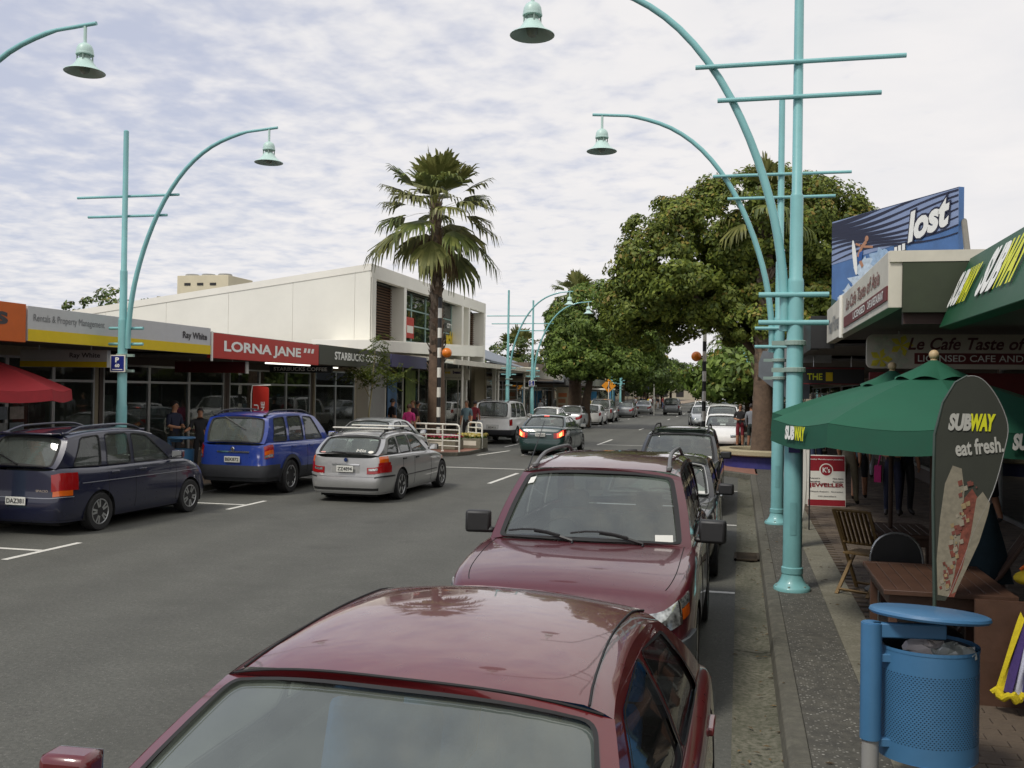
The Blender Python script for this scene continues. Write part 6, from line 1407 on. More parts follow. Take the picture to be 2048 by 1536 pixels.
person('tanned person in black top and dark red shorts standing past the planter', .02, 40.6, 175, 1.76, CB, CR_, legs='shorts', pose='fold', hair=(.10, .07, .04)); person('man in loose grey shirt and dark shorts standing past the planter', .45, 40.2, 30, 1.78, CG, cloth('dark_green', (.03, .045, .04)), legs='shorts', sleeve='long', bag=CB)
person('small child in pale green shirt right of the palm trunk', 1.22, 35.0, 180, 1.5, CGR, CK, legs='shorts')
person('person in khaki trousers and sandals behind the jeweller board', 2.1, 20.2, 20, 1.72, CK, CK, pose='walk'); person('dark dressed woman with a pink strap under the green umbrellas', 2.72, 18.8, 190, 1.72, CB, CN, pose='fold', bag=CP)
person('dark dressed man standing close behind the dark dressed woman', 2.95, 19.0, 160, 1.8, CN, CB); person('bare legged person walking under the umbrella edge', 2.45, 21.5, 10, 1.68, CT, CB, legs='shorts', pose='walk')
person('bare legged person in a dark skirt at the right edge of the footpath', 4.15, 18.2, 250, 1.68, CB, CB, legs='skirt', pose='walk'); person('person in pale trousers further along the dark verandah', 3.3, 27, 0, 1.72, CB, CW, pose='walk')
person('person in white top far back under the right verandah', 2.6, 33, 180, 1.7, CW, CB); person('person in grey on the right footpath beyond the red umbrella shop', 1.9, 26, 180, 1.75, CG, CBL, pose='walk')
cw = [(CB, CW), (CW, CB), (CR_, CBL), (cloth('yellow', (.55, .42, .05)), CB), (CBL, CK), (CG, CB), (CW, CBL)]
rs_ = random.Random(4); base_ = []
for i, (t_, b_) in enumerate(cw[:5]):
    base_.append(person('person in '+('black top and white shorts', 'white top and black trousers', 'red top and blue shorts', 'yellow top and black trousers', 'blue top and khaki shorts')[i]+' in the far left crowd', -10.6-rs_.random()*2.5, 118+i*2.5, rs_.random()*360, 1.7, t_, b_, group='people at the far left crossing', legs='shorts' if i % 2 else 'long'))
for i in range(9):
    dup(base_[i % 5], (-9.6-rs_.random()*4.2, 108+rs_.random()*24, FZ), rs_.random()*6)
for lab, x, y, i in (('person passing under the far left verandah by the blue shelter', -12.4, 82, 0), ('person in white near the far blue shelter', -12.9, 88, 1), ('person in dark red by the bakery shop', -13.0, 74, 2), ('person in yellow under the broad left tree', -11.9, 79, 3), ('person bending by the dark shop past the boxy white off roader', -12.8, 63, 1)):
    dup(base_[i], (x, y, FZ), 1.0*i, lab)['group'] = 'people along the far left footpath'

# ================================================================ street furniture, right side
BINB = mat('blue_bin_paint', lin(68, 116, 154), .45, var=.08, scale=4, coat=.2)
bn = thing('litter_bin', 'perforated blue litter bin with oval lid on a post in the right foreground', 'litter bin', (1.03, 5.80, FZ), R(8))
b = MB(); b.tube([V(-.33, -.10, .30), V(-.33, -.10, .93)], .056, 18); b.tube([V(-.33, -.10, .93), V(-.33, -.10, .935)], .05, 18); b.build('post', BINB, bn, smooth=True)
b = MB(); b.tube([V(-.33, -.10, 0), V(-.33, -.10, .30)], .045, 16); b.build('post_sleeve', GREY, bn, smooth=True)
b = MB(); rx, ry = .265, .25; z0, z1 = .20, .80; nu, nv = 84, 34; rows = []
def bp(u, v): a_ = 2*PI*u; return V(rx*math.cos(a_), ry*math.sin(a_), z0+(z1-z0)*v)
hz0, hz1 = .16, .80
b.grid([[bp(i/nu, v) for v in (0, hz0)] for i in range(nu+1)]); b.grid([[bp(i/nu, v) for v in (hz1, 1)] for i in range(nu+1)])
for j in range(nv):                                   # staggered punched holes
    for i in range(nu):
        sh = .5 if j % 2 else 0; u0, u1 = (i+sh)/nu, (i+1+sh)/nu; v0, v1 = hz0+(hz1-hz0)*j/nv, hz0+(hz1-hz0)*(j+1)/nv; um, vm = (u0+u1)/2, (v0+v1)/2; du, dv = (u1-u0)*.29, (v1-v0)*.33
        vs = [bp(u0, v0), bp(u1, v0), bp(u1, v1), bp(u0, v1), bp(um, vm-dv), bp(um+du, vm), bp(um, vm+dv), bp(um-du, vm)]
        b.add(vs, [(0, 1, 4), (1, 5, 4), (1, 2, 5), (2, 6, 5), (2, 3, 6), (3, 7, 6), (3, 0, 7), (0, 4, 7)])
b.build('bin_drum', BINB, bn, smooth=True)
b = MB(); b.grid([[V(rx*1.012*math.cos(a_), ry*1.012*math.sin(a_), z) for z in (z1-.012, z1+.006)] for a_ in [2*PI*i/48 for i in range(49)]]); b.build('rim', BINB, bn)
b = MB(); b.grid([[V((rx-.03)*math.cos(a_), (ry-.03)*math.sin(a_), z) for z in (.2, .795)] for a_ in [2*PI*i/40 for i in range(41)]]); b.add([V((rx-.03)*math.cos(2*PI*i/40), (ry-.03)*math.sin(2*PI*i/40), .45) for i in range(40)], [tuple(range(40))]); b.build('liner', mat('bin_liner', (.02, .03, .04), .6), bn)
b = MB(); b.lathe([(0, .205), (rx*.98, .202)], 40); b.build('drum_base', BINB, bn)
Ml = Matrix.Translation((.0, -.02, .955)) @ Matrix.Rotation(R(-5), 4, 'X') @ Matrix.Rotation(R(3), 4, 'Y')
b = MB(); b.lathe([(.0, .0), (.29, -.004), (.308, .0), (.315, .012), (.31, .026), (.295, .032), (0, .034)], 48, M=Ml, c=(0, 0, 0)); b.v = [tuple(V(*v)) for v in b.v]; b.build('lid', BINB, bn, smooth=True)
b = MB(); b.bx(-.33, .06, -.13, -.085, .855, .935); b.build('lid_arm', BINB, bn, bevel=.008)
for z in (.26, .72): b = MB(); b.bx(-.33, -.2, -.12, -.08, z, z+.045); b.build('drum_bracket', BINB, bn, bevel=.005)
rub = thing('litter', 'crumpled pale paper and a clear plastic bag poking out of the blue litter bin', 'litter', (1.03, 5.80, FZ+.76))
rr_ = random.Random(2)
for k, (x, y, m_) in enumerate(((-.02, -.02, CW), (.12, -.1, mat('clear_plastic', (.35, .37, .34), .15, coat=.6)))):
    b = MB(); b.sph((x, y, .02), .085, 12, 7, (1.3, 1, .55)); b.v = [(v[0]+rr_.uniform(-.02, .02), v[1]+rr_.uniform(-.02, .02), v[2]+rr_.uniform(-.018, .018)) for v in b.v]; b.build('crumpled_paper', m_ if k else mat('paper', (.55, .50, .48), .8), rub)

# feather flag
ff = thing('feather_flag', 'dark feather flag with white and yellow lettering over a sandwich picture', 'feather flag', (1.38, 7.53, FZ))
FL = [(1.38, .84), (1.365, 1.59), (1.37, 2.03), (1.42, 2.24), (1.5, 2.39), (1.58, 2.45), (1.68, 2.43), (1.78, 2.30), (1.85, 2.11), (1.83, 1.93), (1.76, 1.64), (1.64, 1.36), (1.53, 1.03), (1.45, .84)]
fl_ = [(x-1.38, z-FZ) for x, z in FL]; nf_ = len(fl_); fp_ = []
for i in range(nf_):
    p0, p1, p2, p3 = [np.array(fl_[(i+q) % nf_]) for q in (-1, 0, 1, 2)]; sh_ = 0 if i in (0, 13) else 1
    for t in (0, .25, .5, .75): fp_.append(tuple(.5*((2*p1)+(p2-p0)*t*sh_+(2*p0-5*p1+4*p2-p3)*t*t*sh_+(3*p1-p0-3*p2+p3)*t**3*sh_)+(0 if sh_ else (p2-p1)*t)))
FDK = mat('flag_charcoal', lin(54, 57, 48), .8, var=.12, scale=5)
wave = lambda x, z: .018*math.sin(9*x+3*z)+.012*math.sin(14*x-2*z)
tri = tessellate_polygon([[V(p[0], p[1], 0) for p in fp_]])
b = MB(); b.add([V(x, -.004, z) for x, z in fp_]+[V(x, .004, z) for x, z in fp_], [tuple(t) for t in tri]+[tuple(i+len(fp_) for i in t) for t in tri]+[(i, (i+1) % len(fp_), len(fp_)+(i+1) % len(fp_), len(fp_)+i) for i in range(len(fp_))]); sail = b.build('sail', FDK, ff)
edge = fp_[:]; b = MB(); b.tube([V(0, 0, -.0), V(0, 0, .7), V(-.018, 0, 1.46), V(-.012, 0, 1.9), V(.04, 0, 2.13), V(.12, 0, 2.275), V(.2, 0, 2.325)], [.014, .013, .012, .011, .009, .008, .006], 8); b.build('flag_pole', mat('dark_pole', lin(60, 74, 66), .5), ff, smooth=True)
b = MB(); b.tube([V(x, -.004, z) for x, z in fp_[20:52]], .0035, 5); b.build('hem', GREY, ff)
b = MB(); b.bx(-.25, .25, -.03, .03, 0, .03); b.bx(-.03, .03, -.25, .25, .0, .03); b.build('cross_base', BLK, ff, bevel=.005)
letters('SUB', mat('silver_lettering', lin(178, 178, 168), .5, var=0), ff, (.075, -.006, 1.93), (1, 0, 0), (0, 0, 1), .125, .155, bold=.06, shear=.25); letters('WAY', SYEL, ff, (.225, -.006, 1.93), (1, 0, 0), (0, 0, 1), .125, .165, bold=.06, shear=.25)
letters('eat fresh.', MATS['silver_lettering'], ff, (.13, -.006, 1.745), (1, 0, .13), (-.1, 0, 1), .115, .32, bold=.03)
BRD = mat('bread_print', lin(150, 132, 96), .7, var=.3, scale=18); FIL = mat('filling_print', lin(120, 66, 52), .7, var=.5, scale=30); BRD2 = mat('pale_bread_print', lin(134, 128, 110), .7, var=.25, scale=22)
def fprint(nm, m_, pts, o_): b = MB(); b.poly([V(x, -.006-o_, z) for x, z in pts]); return b.build(nm, m_, ff)
fprint('bread_print', BRD2, [(.02, .75), (.01, 1.0), (.03, 1.3), (.06, 1.55), (.11, 1.68), (.17, 1.66), (.19, 1.5), (.17, 1.2), (.13, .9), (.09, .74)], .0)
fprint('filling_print', FIL, [(.09, .74), (.13, .9), (.17, 1.2), (.19, 1.45), (.24, 1.52), (.28, 1.45), (.25, 1.15), (.19, .92), (.13, .74)], .0005)
fprint('bread_print', BRD2, [(.11, .76), (.18, .95), (.235, 1.2), (.27, 1.45), (.31, 1.50), (.36, 1.42), (.345, 1.34), (.29, 1.14), (.22, .97), (.14, .78)], .001)
for k in range(60):
    t = rr_.random(); z = .78+.78*t; x = .02+.19*t*(.6+.7*rr_.random())+rr_.uniform(0, .05); s_ = rr_.uniform(.008, .03)
    if x+s_ > .33: continue
    fprint('topping_print', (FIL, mat('cream_print', lin(150, 142, 124), .7), mat('red_print', lin(116, 66, 56), .7), BRD)[k % 4], [(x, z), (x+s_, z+s_*.4), (x+s_*.8, z+s_*1.8), (x-s_*.3, z+s_*1.3)], .0015+.0001*k)

# umbrellas
UG = mat('green_canvas', lin(24, 86, 62), .8, var=.1, scale=2.5, bump=.3, bscale=5); UG2 = mat('green_canvas_valance', lin(22, 78, 58), .8, var=.1)
def umbrella(label, x, y, r_, ztop, zhem, m_, m2, th=0., group=None, knob=lin(196, 170, 130), n=8):
    g = thing('umbrella', label, 'umbrella', (x, y, FZ), R(th), group)
    b = MB(); b.tube([V(0, 0, 0), V(0, 0, ztop-FZ-.1)], .024, 12); b.build('pole', mat('timber_pole', lin(74, 54, 40), .7, var=.15), g, smooth=True)
    b = MB(); b.sph((0, 0, ztop-FZ+.02), .045, 14, 10); b.tube([V(0, 0, ztop-FZ-.12), V(0, 0, ztop-FZ-.02)], .03, 10); b.build('finial', mat('finial_%d' % int(knob[0]*100), knob, .5), g, smooth=True)
    b = MB(); b.lathe([(.26, 0), (.26, .05), (.2, .09), (.04, .11)], 20); b.build('base', BLK, g, smooth=True)
    zt, zh = ztop-FZ-.16, zhem-FZ
    for k in range(n):
        a0, a1 = 2*PI*k/n, 2*PI*(k+1)/n; rows = []
        for i in range(9):
            t = i/8; rr2 = .16+(r_-.16)*t; z = zt-(zt-zh)*(t+.10*math.sin(PI*t)*-.6); rows.append([])
            for j in range(7):
                u = j/6; a_ = a0+(a1-a0)*u; f = math.cos(PI/n)/math.cos((u-.5)*(a1-a0)); f = 1-(1-f)*1.0; rows[-1].append(V(rr2*f*math.cos(a_), rr2*f*math.sin(a_), z-.045*t*math.sin(PI*u)))
        b = MB(); b.grid(rows); b.build('canopy_panel', m_, g, smooth=True)
        b = MB(); b.grid([[p+V(0, 0, -.003) for p in rows[-1]], [V(p.x*1.012, p.y*1.012, p.z-.20) for p in rows[-1]]]); b.build('valance', m2, g, smooth=True)
        # vent cap panel
        b = MB(); b.grid([[V(rr2*math.cos(a0+(a1-a0)*j/6), rr2*math.sin(a0+(a1-a0)*j/6), z+ (.035*math.sin(PI*j/6) if i == 2 else 0)) for j in range(7)] for i, (rr2, z) in enumerate(((.03, ztop-FZ-.03), (.17, ztop-FZ-.11), (.33, zt-.055)))]); b.build('vent_cap', m_, g, smooth=True)
        b = MB(); b.bar((.03, 0, zt-.05), (r_*.97, 0, zh-.0), .02, .025); o = b.build('rib', mat('timber_pole'), g); o.rotation_euler.z = a0; o.location.z = -.03
    return g
u1 = umbrella('green cafe umbrella nearest the camera with white and yellow lettering on its valance', 1.70, 9.43, 1.40, 2.66, 2.07, UG, UG2, 0, 'green cafe umbrellas')
def valtext(g, k, r_, z, th=0, n=8, f=1.):
    a0 = 2*PI*(k+.5)/n; d = V(math.cos(a0), math.sin(a0), 0); rt = V(-d.y, d.x, 0); c = d*(r_*math.cos(PI/n)*1.02+.008)
    letters('SUB', WINK, g, c-rt*.15*f+V(0, 0, z), rt, (0, 0, 1), .1*f, .15*f, bold=.06, shear=.2); letters('WAY', SYEL, g, c-rt*-.005+V(0, 0, z), rt, (0, 0, 1), .1*f, .16*f, bold=.06, shear=.2)
valtext(u1, 4, 1.40, 1.77, f=1.25); valtext(u1, 6, 1.40, 1.77, f=1.3)
umbrella('green cafe umbrella further back with a reddish knob', 1.62, 11.35, 1.3, 2.61, 2.1, UG, UG2, 12, 'green cafe umbrellas', lin(196, 120, 92))
# timber table, chairs
TW = mat('stained_timber', lin(78, 54, 40), .55, var=.2, scale=6, bump=.1); TW2 = mat('oiled_timber', lin(122, 98, 60), .65, var=.22, scale=8, bump=.1)
def table(label, x, y, lx, ly, n=9):
    g = thing('table', label, 'table', (x, y, FZ), 0, 'slatted timber cafe tables'); w_ = lx/n
    for k in range(n):
        b = MB(); b.bx(-lx/2+k*w_+.003, -lx/2+(k+1)*w_-.003, -ly/2+.06, ly/2-.06, .70, .73); b.build('slat', TW, g, bevel=.004)
    
    for s in (-1, 1): b = MB(); b.bx(-lx/2, lx/2, s*(ly/2-.029)-.029, s*(ly/2-.029)+.029, .695, .732); b.build('end_rail', TW, g, bevel=.004)
    b = MB(); b.bx(-lx/2+.05, lx/2-.05, -ly/2+.07, -ly/2+.095, .60, .695); b.bx(-lx/2+.05, lx/2-.05, ly/2-.095, ly/2-.07, .60, .695); b.bx(-lx/2+.05, -lx/2+.075, -ly/2+.1, ly/2-.1, .6, .695); b.bx(lx/2-.075, lx/2-.05, -ly/2+.1, ly/2-.1, .6, .695); b.build('apron', TW, g)
    for sx in (-1, 1):
        for sy in (-1, 1): b = MB(); b.bx(sx*(lx/2-.08)-.03, sx*(lx/2-.08)+.03, sy*(ly/2-.12)-.03, sy*(ly/2-.12)+.03, 0, .60); b.build('leg', TW, g, bevel=.005)
    return g
table('brown slatted timber table in front of the feather flag', 1.52, 8.35, .92, 1.3); table('brown slatted timber table under the back of the green umbrella', 1.72, 11.3, .6, 1.0, 7)
def fchair(label, x, y, rz, m_=TW2):
    g = thing('chair', label, 'chair', (x, y, FZ), R(rz), 'folding timber cafe chairs')      # faces +x
    for s in (-1, 1):
        b = MB(); b.bar((.28, s*.20, 0), (-.30, s*.20, .93), .022, .04, (0, 1, 0)); b.build('back_leg', m_, g, bevel=.004)
        b = MB(); b.bar((-.26, s*.175, 0), (.20, s*.175, .44), .022, .04, (0, 1, 0)); b.build('front_leg', m_, g, bevel=.004)
    for k in range(6): b = MB(); b.bx(-.14+k*.065, -.085+k*.065, -.165, .165, .43, .45); b.build('seat_slat', m_, g, bevel=.003)
    for k in range(7):
        y0 = -.175+k*.05; b = MB(); b.bar((-.085, y0+.025, .56), (-.295, y0+.025, .91), .044, .014, (0, 1, 0)); b.build('back_slat', m_, g, bevel=.002)
    for p_, q_ in (((-.08, -.19, .55), (-.08, .19, .55)), ((-.30, -.19, .925), (-.30, .19, .925)), ((.24, -.19, .06), (.24, .19, .06)), ((-.22, -.17, .05), (-.22, .17, .05))):
        b = MB(); b.bar(p_, q_, .03, .02, (1, 0, 1)); b.build('cross_rail', m_, g, bevel=.003)
    return g
fchair('slatted folding timber chair standing at the left of the cafe tables', 1.34, 11.35, 58); fchair('slatted folding timber chair at the right of the front table', 2.25, 8.5, 180, TW)
mc = thing('chair', 'round backed black metal chair behind the front timber table', 'chair', (1.48, 9.75, FZ), R(-90))
b = MB(); P = [V(-.2+.0*t, .24*math.cos(a_), .48+.38*math.sin(a_)**.6) for t, a_ in [(0, PI*i/14) for i in range(15)]]; b.tube(P, .012, 8); b.build('back_hoop', STEEL, mc, smooth=True)
b = MB(); b.poly([p+V(.006, 0, 0) for p in P]); b.build('back_sling', BLK, mc); b = MB(); b.bx(-.2, .24, -.23, .23, .43, .455); b.build('seat', BLK, mc, bevel=.01)
for sx, sy in ((-.2, -.22), (-.2, .22), (.22, -.22), (.22, .22)): b = MB(); b.tube([V(sx, sy, 0), V(sx*.95, sy*.98, .44)], .011, 8); b.build('leg', STEEL, mc)
jc = thing('jacket', 'dark jacket draped over the chair at the right of the cafe tables', 'jacket', (2.22, 9.72, FZ+.42))
b = MB(); rows = []
for i in range(9):
    t = i/8; wv = .05+.17*t; rows.append([V(wv*math.cos(a_)*(1+.12*math.sin(5*a_+3*t)), wv*.6*math.sin(a_)*(1+.12*math.cos(4*a_)), .78-.72*t) for a_ in [2*PI*j/16 for j in range(17)]])
b.grid(rows); b.build('fabric', mat('dark_teal_cloth', (.012, .03, .04), .9, var=.3, scale=8), jc, smooth=True)
fchair('dark timber chair under the draped jacket', 2.24, 9.72, 170, TW)
jb = thing('sandwich_board', 'red and white jeweller sandwich board on the footpath', 'sandwich board', (1.66, 20.1, FZ), R(4))
for s in (-1, 1):
    Mr = Matrix.Rotation(R(8)*s, 4, 'X'); b = MB(); b.bx(-.36, .36, -.012, .012, 0, 1.0, Matrix.Translation((0, s*.16, 0)) @ Mr); b.build('board_panel', WHITE, jb, bevel=.004)
def jq(x, z, o_=0.): return (Matrix.Translation((0, -.16, 0)) @ Matrix.Rotation(-R(8), 4, 'X')) @ V(x, -.0135-o_, z)
JR = mat('jeweller_red', lin(140, 24, 36), .5)
for (a_, c_) in ((.69, .985), (.01, .13)): b = MB(); b.poly([jq(-.35, a_), jq(.35, a_), jq(.35, c_), jq(-.35, c_)]); b.build('red_band', JR, jb)
b = MB(); b.poly([jq(.13*math.cos(t), .71+.13*math.sin(t), .002) for t in [2*PI*i/24 for i in range(24)]]); b.build('logo_ring', WHITE, jb)
b = MB(); b.poly([jq(.11*math.cos(t), .71+.11*math.sin(t), .004) for t in [2*PI*i/24 for i in range(24)]]); b.build('logo_disc', JR, jb)
jr, ju = (1, 0, 0), (jq(0, 1)-jq(0, 0))
letters("K's", WINK, jb, jq(-.07, .66, .006), jr, ju, .1, .14, bold=.02); letters('JEWELLER', JR, jb, jq(-.33, .355, .001), jr, ju, .10, .66, bold=.03)
for t_, x, z, w_ in (('Repairs', -.32, .53, .2), ('Remakes', -.32, .47, .2), ('New Items', .12, .53, .2), ('Remodels', .12, .47, .2), ('Diamonds', -.1, .42, .2), ('Watch Repairs   Engraving', -.31, .27, .62), ('123 Jewellers', -.16, .18, .34), ('Quality Manufacturing Jewellers', -.32, .9, .64)):
    letters(t_, INK if z < .8 else WINK, jb, jq(x, z, .001), jr, ju, .03, w_)
sb_ = thing('surfboard_sign', 'white surfboard shaped sign standing between the two teal lamp posts', 'sign', (.78, 14.4, FZ))
b = MB(); pts = [V(.16*math.sin(PI*t)**.7*s, 0, 2.05*t) for s, rng_ in ((1, [i/14 for i in range(15)]), (-1, [i/14 for i in range(13, 0, -1)])) for t in rng_]; b.prism(pts, (0, .05, 0)); b.build('board', WHITE, sb_, bevel=.01)

cb_ = thing('sandwich_board', 'plain white board in a dark frame behind the nearest lamp post', 'sandwich board', (1.0, 16.4, FZ))
b = MB(); b.bx(-.1, .1, 0, .02, .85, 1.3); b.build('board_panel', WHITE, cb_); b = MB(); b.bx(-.12, -.1, -.01, .03, 0, 1.32); b.bx(.1, .12, -.01, .03, 0, 1.32); b.bx(-.1, .1, -.01, .03, 1.3, 1.32); b.build('frame', BLK, cb_)
# towels and yellow bag
tb = thing('towel_bundle', 'bundle of bright striped beach towels hanging at the right edge', 'towels', (1.92, 7.45, FZ+.12))
for k, c in enumerate(((206, 186, 30), (70, 52, 110), (196, 198, 214), (60, 56, 120), (190, 44, 56), (96, 178, 196), (214, 200, 60))):
    b = MB(); rows = []
    for i in range(12):
        t = i/11; row = []
        for j in range(7):
            u = j/6; q = (k+u)/7; ang = -.5+1.0*q
            row.append(V((-.18+.34*q)*(.55+.45*t)+.08*(1-t), -.10-.10*math.sin(PI*q)-.03*math.sin(PI*u)-.025*math.sin(7*q*PI+3*t)*t, .58-.56*t**1.1-.05*math.sin(PI*u)*(1-t)+.02*math.sin(9*q)))
        rows.append(row)
    b.grid(rows); b.build('towel', mat('towel_%d' % k, lin(*c), .95, var=.16, scale=24, bump=.5, bscale=150), tb, smooth=True)
b = MB(); b.tube([V(-.20+.022*i, -.12-.10*math.sin(PI*i/18)+.02*math.sin(i), .015+.022*math.sin(i*1.7)) for i in range(19)], [.022+.012*math.sin(i*2.3)**2 for i in range(19)], 8); b.build('yellow_fringe', mat('towel_0'), tb, smooth=True)
b = MB(); b.bx(-.28, .35, .02, .06, -.12, .62); b.build('rack_panel', TW, tb)
yb = thing('bag', 'yellow and orange cloth bag lying on the front table edge', 'bag', (2.22, 8.3, FZ+.735))
b = MB(); b.sph((0, 0, .055), .10, 14, 9, (1.3, 1, .6)); b.v = [(v[0], v[1], v[2]+.02*math.sin(14*v[0])) for v in b.v]; b.build('bag_body', mat('yellow_cloth', lin(204, 176, 30), .8, var=.2, scale=12), yb, smooth=True)
b = MB(); b.tube([V(-.08+.02*i, 0, .10+.05*math.sin(PI*i/8)) for i in range(9)], .012, 6); b.build('bag_handle', mat('orange_cloth', lin(206, 96, 30), .8), yb, smooth=True)
# raised planter round the palm and tree
pl_ = thing('planter', 'raised round planter seat with beige rim and blue painted wall around the palm', 'planter', (.95, 30.5, .13))
b = MB(); b.lathe([(1.42, 0), (1.42, .36)], 40); b.build('blue_wall', mat('blue_violet_wall', lin(50, 50, 112), .6, var=.12), pl_)
b = MB(); b.lathe([(1.25, .36), (1.56, .36), (1.6, .39), (1.6, .50), (1.57, .53), (1.25, .53), (1.22, .48), (1.22, .3)], 40); b.build('seat_rim', mat('beige_terrazzo', lin(168, 158, 128), .8, var=.15, scale=20, bump=.1), pl_, smooth=True)
b = MB(); b.lathe([(0, .44), (1.23, .42)], 24); b.build('soil', mat('soil', (.05, .04, .028), .95, var=.3), pl_)

# ================================================================ crossing poles, railings, planters, left furniture
def beacon(label, x, y, h, s, z=.134, grp='striped crossing poles'):
    g = thing('crossing_beacon', label, 'crossing beacon', (x, y, z), 0, grp); n = int(h/.375)
    for k in range(n):
        b = MB(); b.tube([V(0, 0, k*.375+.001), V(0, 0, (k+1)*.375-.001)], .075, 14); b.build('white_band' if k % 2 else 'black_band', WHITE if k % 2 else BLK, g, smooth=True)
    b = MB(); b.lathe([(.075, n*.375), (.05, n*.375+.05), (0, n*.375+.06)], 12); b.build('cap', BLK, g)
    b = MB(); b.sph((s*.30, -.02, 3.56), .19, 20, 14); b.build('orange_globe', mat('orange_globe', lin(222, 120, 20), .35, var=.05, coat=.4), g, smooth=True)
    b = MB(); b.tube([V(0, 0, 3.56), V(s*.16, 0, 3.56)], .03, 8); b.build('globe_arm', BLK, g)
    return g
beacon('black and white striped crossing pole with orange globe beside the shaggy palm', -11.1, 35.3, 5.65, 1); beacon('black and white striped crossing pole with orange globe on the right kerb', -1.32, 37.4, 5.65, -1)
beacon('distant striped crossing pole with orange globe', -4.9, 112, 4.9, 1, 0.)
def railing(label, x, y, rz, L, posts, rails=5, h=.95, vert=False):
    g = thing('railing', label, 'railing', (x, y, .134), R(rz), 'white pedestrian railings')
    r_ = .032; b = MB(); b.tube([V(0, 0, 0), V(0, 0, h-.12), V(.03, 0, h-.04), V(.12, 0, h), V(L-.12, 0, h), V(L-.03, 0, h-.04), V(L, 0, h-.12), V(L, 0, 0)], r_, 10); b.build('top_rail', WHITE, g, smooth=True)
    if vert:
        for k in range(9): b = MB(); b.tube([V(L*(k+1)/10, 0, .1), V(L*(k+1)/10, 0, h)], .02, 6); b.build('bar', WHITE, g)
    else:
        for k in range(1, rails): b = MB(); b.tube([V(.02, 0, h*k/rails), V(L-.02, 0, h*k/rails)], .02, 8); b.build('mid_rail', WHITE, g, smooth=True)
    for p_ in posts: b = MB(); b.tube([V(p_, 0, 0), V(p_, 0, h)], .03, 8); b.build('post', WHITE, g, smooth=True); b = MB(); b.lathe([(.06, 0), (.05, .03), (.03, .05)], 10, (p_, 0, 0)); b.build('post_foot', WHITE, g)
    return g
railing('white tube railing at the kerb build out beside the silver estate', -11.75, 33.3, -16, 2.35, (.95, 1.65)); railing('short white railing beyond the yellow flower planter', -10.0, 35.6, -42, .95, (.55,), 5)
railing('far white barred railing by the parked grey green saloon', -10.9, 78.3, 8, 1.3, (), 4, .95, True)
FLW = [leaf_mat('flower_leaves', (.05, .10, .02), (.12, .18, .04)), leaf_mat('yellow_blooms', (.62, .50, .06), (.75, .68, .35)), leaf_mat('red_blooms', (.45, .02, .05), (.6, .12, .2))]
def flower_box(label, x, y, rz, lx, ly, h, col, seed):
    g = thing('planter_box', label, 'planter box', (x, y, .134), R(rz), 'concrete flower boxes at the crossing'); b = MB()
    b.bx(-lx/2, lx/2, -ly/2, ly/2, 0, h); b.build('box', CONC, g, bevel=.02); b = MB(); b.bx(-.3, .3, -ly/2-.012, -ly/2, h*.3, h*.75); b.build('plaque', OFFW, g)
    rng = np.random.default_rng(seed); n = 700; P = np.stack([rng.uniform(-lx/2, lx/2, n), rng.uniform(-ly/2, ly/2, n), h+rng.uniform(0, .16, n)], 1); Nn = rng.normal(size=(n, 3))+np.array([0, 0, .8]); Nn /= np.linalg.norm(Nn, axis=1)[:, None]
    mesh_quads('flowers', leaf_cloud(P, Nn, np.full(n, .09), rng, .8), [FLW[0], FLW[col]], g, (P[:, 2] > h+.07).astype(int), 'stuff')
flower_box('concrete box of yellow flowers by the short white railing', -9.72, 35.2, -8, .95, .7, .38, 1, 1); flower_box('concrete box of red flowers behind the long white railing', -10.7, 34.2, -14, 1.7, .6, .36, 2, 2)
sbn = thing('bench', 'low bench with blue and white striped cushions behind the white railing', 'bench', (-11.0, 35.0, .134), R(-12))
for k in range(5): b = MB(); b.bx(-.9, .9, -.2+k*.08, -.13+k*.08, .44, .50); b.build('cushion_stripe', mat('cushion_blue', lin(50, 60, 130), .9) if k % 2 else CW, sbn)
b = MB(); b.bx(-.9, .9, -.2, .2, .36, .435); b.build('seat', BEIGEW, sbn)
for s in (-1, 1): b = MB(); b.bx(s*.75-.06, s*.75+.06, -.18, .18, 0, .36); b.build('leg', CONC, sbn)
lb2 = thing('litter_bin', 'round blue litter bin on the left footpath before the blue off roader', 'litter bin', (-11.95, 19.25, FZ))
b = MB(); b.lathe([(.24, .1), (.26, .12), (.27, .78), (.255, .78), (.24, .2)], 28); b.build('bin_drum', BINB, lb2, smooth=True); b = MB(); b.lathe([(0, 1.0), (.28, 1.0), (.3, 1.02), (.29, 1.045), (0, 1.06)], 28); b.build('lid', BINB, lb2, smooth=True)
b = MB(); b.tube([V(-.3, 0, 0), V(-.3, 0, 1.04)], .045, 12); b.build('post', BINB, lb2); b = MB(); b.bx(-.3, 0, -.03, .03, .93, .99); b.bx(-.3, -.2, -.02, .02, .3, .34); b.build('lid_arm', BINB, lb2)
RU = mat('red_canvas', lin(176, 52, 58), .8, var=.08, scale=3)
ur = umbrella('red cafe umbrella at the left edge in front of the listing cards', -13.65, 15.2, 1.6, 2.92, 2.2, RU, mat('red_canvas_valance', lin(160, 44, 50), .8), 0)
lf = thing('banner', 'tall red banner with white letters standing behind the blue off roader', 'banner', (-11.95, 22.4, FZ))
b = MB(); pts = rpoly([(0, 1.0), (.45, 1.0), (.45, 2.3), (.02, 2.34)], .07, 4, .2); b.prism([V(x, 0, z-FZ) for x, z in pts], (0, .02, 0)); b.build('banner_sheet', REDS, lf); b = MB(); b.tube([V(-.03, .01, 0), V(-.03, .01, 2.0), V(.0, .01, 2.2), V(.5, .01, 2.22)], .013, 8); b.build('banner_pole', WHITE, lf, smooth=True)
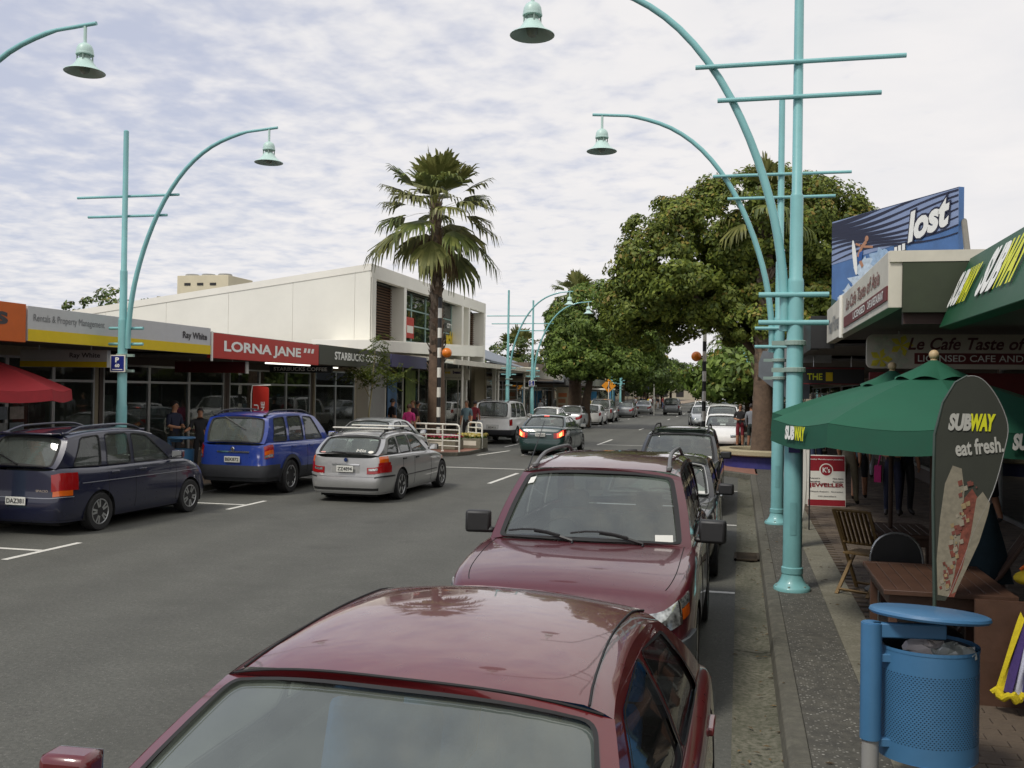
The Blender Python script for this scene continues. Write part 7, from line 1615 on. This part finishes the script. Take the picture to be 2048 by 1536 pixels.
letters('LU', WINK, lf, (.19, -.004, 1.45), (0, 0, 1), (-1, 0, 0), .13, .28, bold=.02); letters('JANE', WINK, lf, (.38, -.004, 1.3), (0, 0, 1), (-1, 0, 0), .13, .5, bold=.02)
ws_ = thing('warning_sign', 'orange diamond warning sign on a post by the far blue shelter', 'traffic sign', (-11.0, 83.5, FZ)); b = MB(); b.tube([V(0, .03, 0), V(0, .03, 3.1)], .04, 8); b.build('post', WHITE, ws_)
b = MB(); b.prism([V(.62, 0, 2.72), V(0, 0, 3.34), V(-.62, 0, 2.72), V(0, 0, 2.1)], (0, .02, 0)); b.build('sign_plate', mat('warning_orange', lin(214, 138, 24), .5), ws_)
b = MB(); b.tube([V(.05, -.015, 2.95), V(.0, -.015, 2.7), V(-.15, -.015, 2.45)], .06, 6); b.tube([V(.0, -.015, 2.7), V(.16, -.015, 2.45)], .05, 6); b.sph((.06, -.015, 3.05), .07, 8, 6); b.v = [(v[0], -.003+(v[1]+.015)*.03, v[2]) for v in b.v]; b.build('walking_symbol', BLK, ws_)
bs_ = thing('shelter', 'blue and white framed street shelter on the far left footpath', 'shelter', (-12.0, 86.5, FZ)); SHB = mat('shelter_blue', lin(64, 130, 170), .4)
b = MB(); b.bx(-1.3, 1.0, -1.2, 1.6, 2.35, 2.5); b.build('roof', WHITE, bs_)
for x in (-1.2, .9):
    for y in (-1.1, 1.5): b = MB(); b.bx(x-.05, x+.05, y-.05, y+.05, 0, 2.35); b.build('post', SHB, bs_)
b = MB(); b.bx(-1.15, -.3, -1.14, -1.1, .3, 2.2); b.build('side_panel', SHB, bs_); b = MB(); b.bx(-.25, .85, -1.13, -1.11, .4, 2.2); b.build('glass_panel', GLASSB, bs_)
b = MB(); b.bx(-1.2, -1.0, -.9, 1.3, .45, .5); b.build('bench_seat', WHITE, bs_)
wp = thing('marker_post', 'slim white marker post on the far island by the dark off roader', 'post', (-8.35, 98, 0)); b = MB(); b.tube([V(0, 0, 0), V(0, 0, 3.4)], .06, 10); b.build('post', WHITE, wp); b = MB(); b.sph((0, 0, 1.7), .16, 10, 8); b.build('white_disc', WHITE, wp)
ab = thing('poster_stand', 'tall cream poster stand outside the bakery shop', 'poster stand', (-12.9, 72.5, FZ)); b = MB(); b.bx(-.6, .6, 0, .08, 0, 2.5); b.build('poster_panel', mat('cream_poster', lin(176, 168, 144), .6, var=.2, scale=1.5), ab)
for k in range(4): b = MB(); b.bx(-.45, -.1+.1*k, -.004, -.001, .4+k*.45, .7+k*.45); b.build('picture', mat('picture_%d' % k, lin(120+20*k, 110, 100-10*k), .6), ab)
fs_ = thing('framed_sign', 'square white sign in a black frame above the grey fascia', 'sign', (-12.35, 70.6, 3.35), 0); b = MB(); b.bx(-.0, .06, -.1, 2.2, 0, 1.35); b.build('frame', BLK, fs_); b = MB(); b.bx(.06, .07, .1, 2.0, .15, 1.2); b.build('sign_face', LGREY, fs_)
b = MB()
for k in range(5): b.bx(.07, .075, .25+k*.35, .45+k*.35, .3, 1.05)
b.build('lettering_bars', INK, fs_)
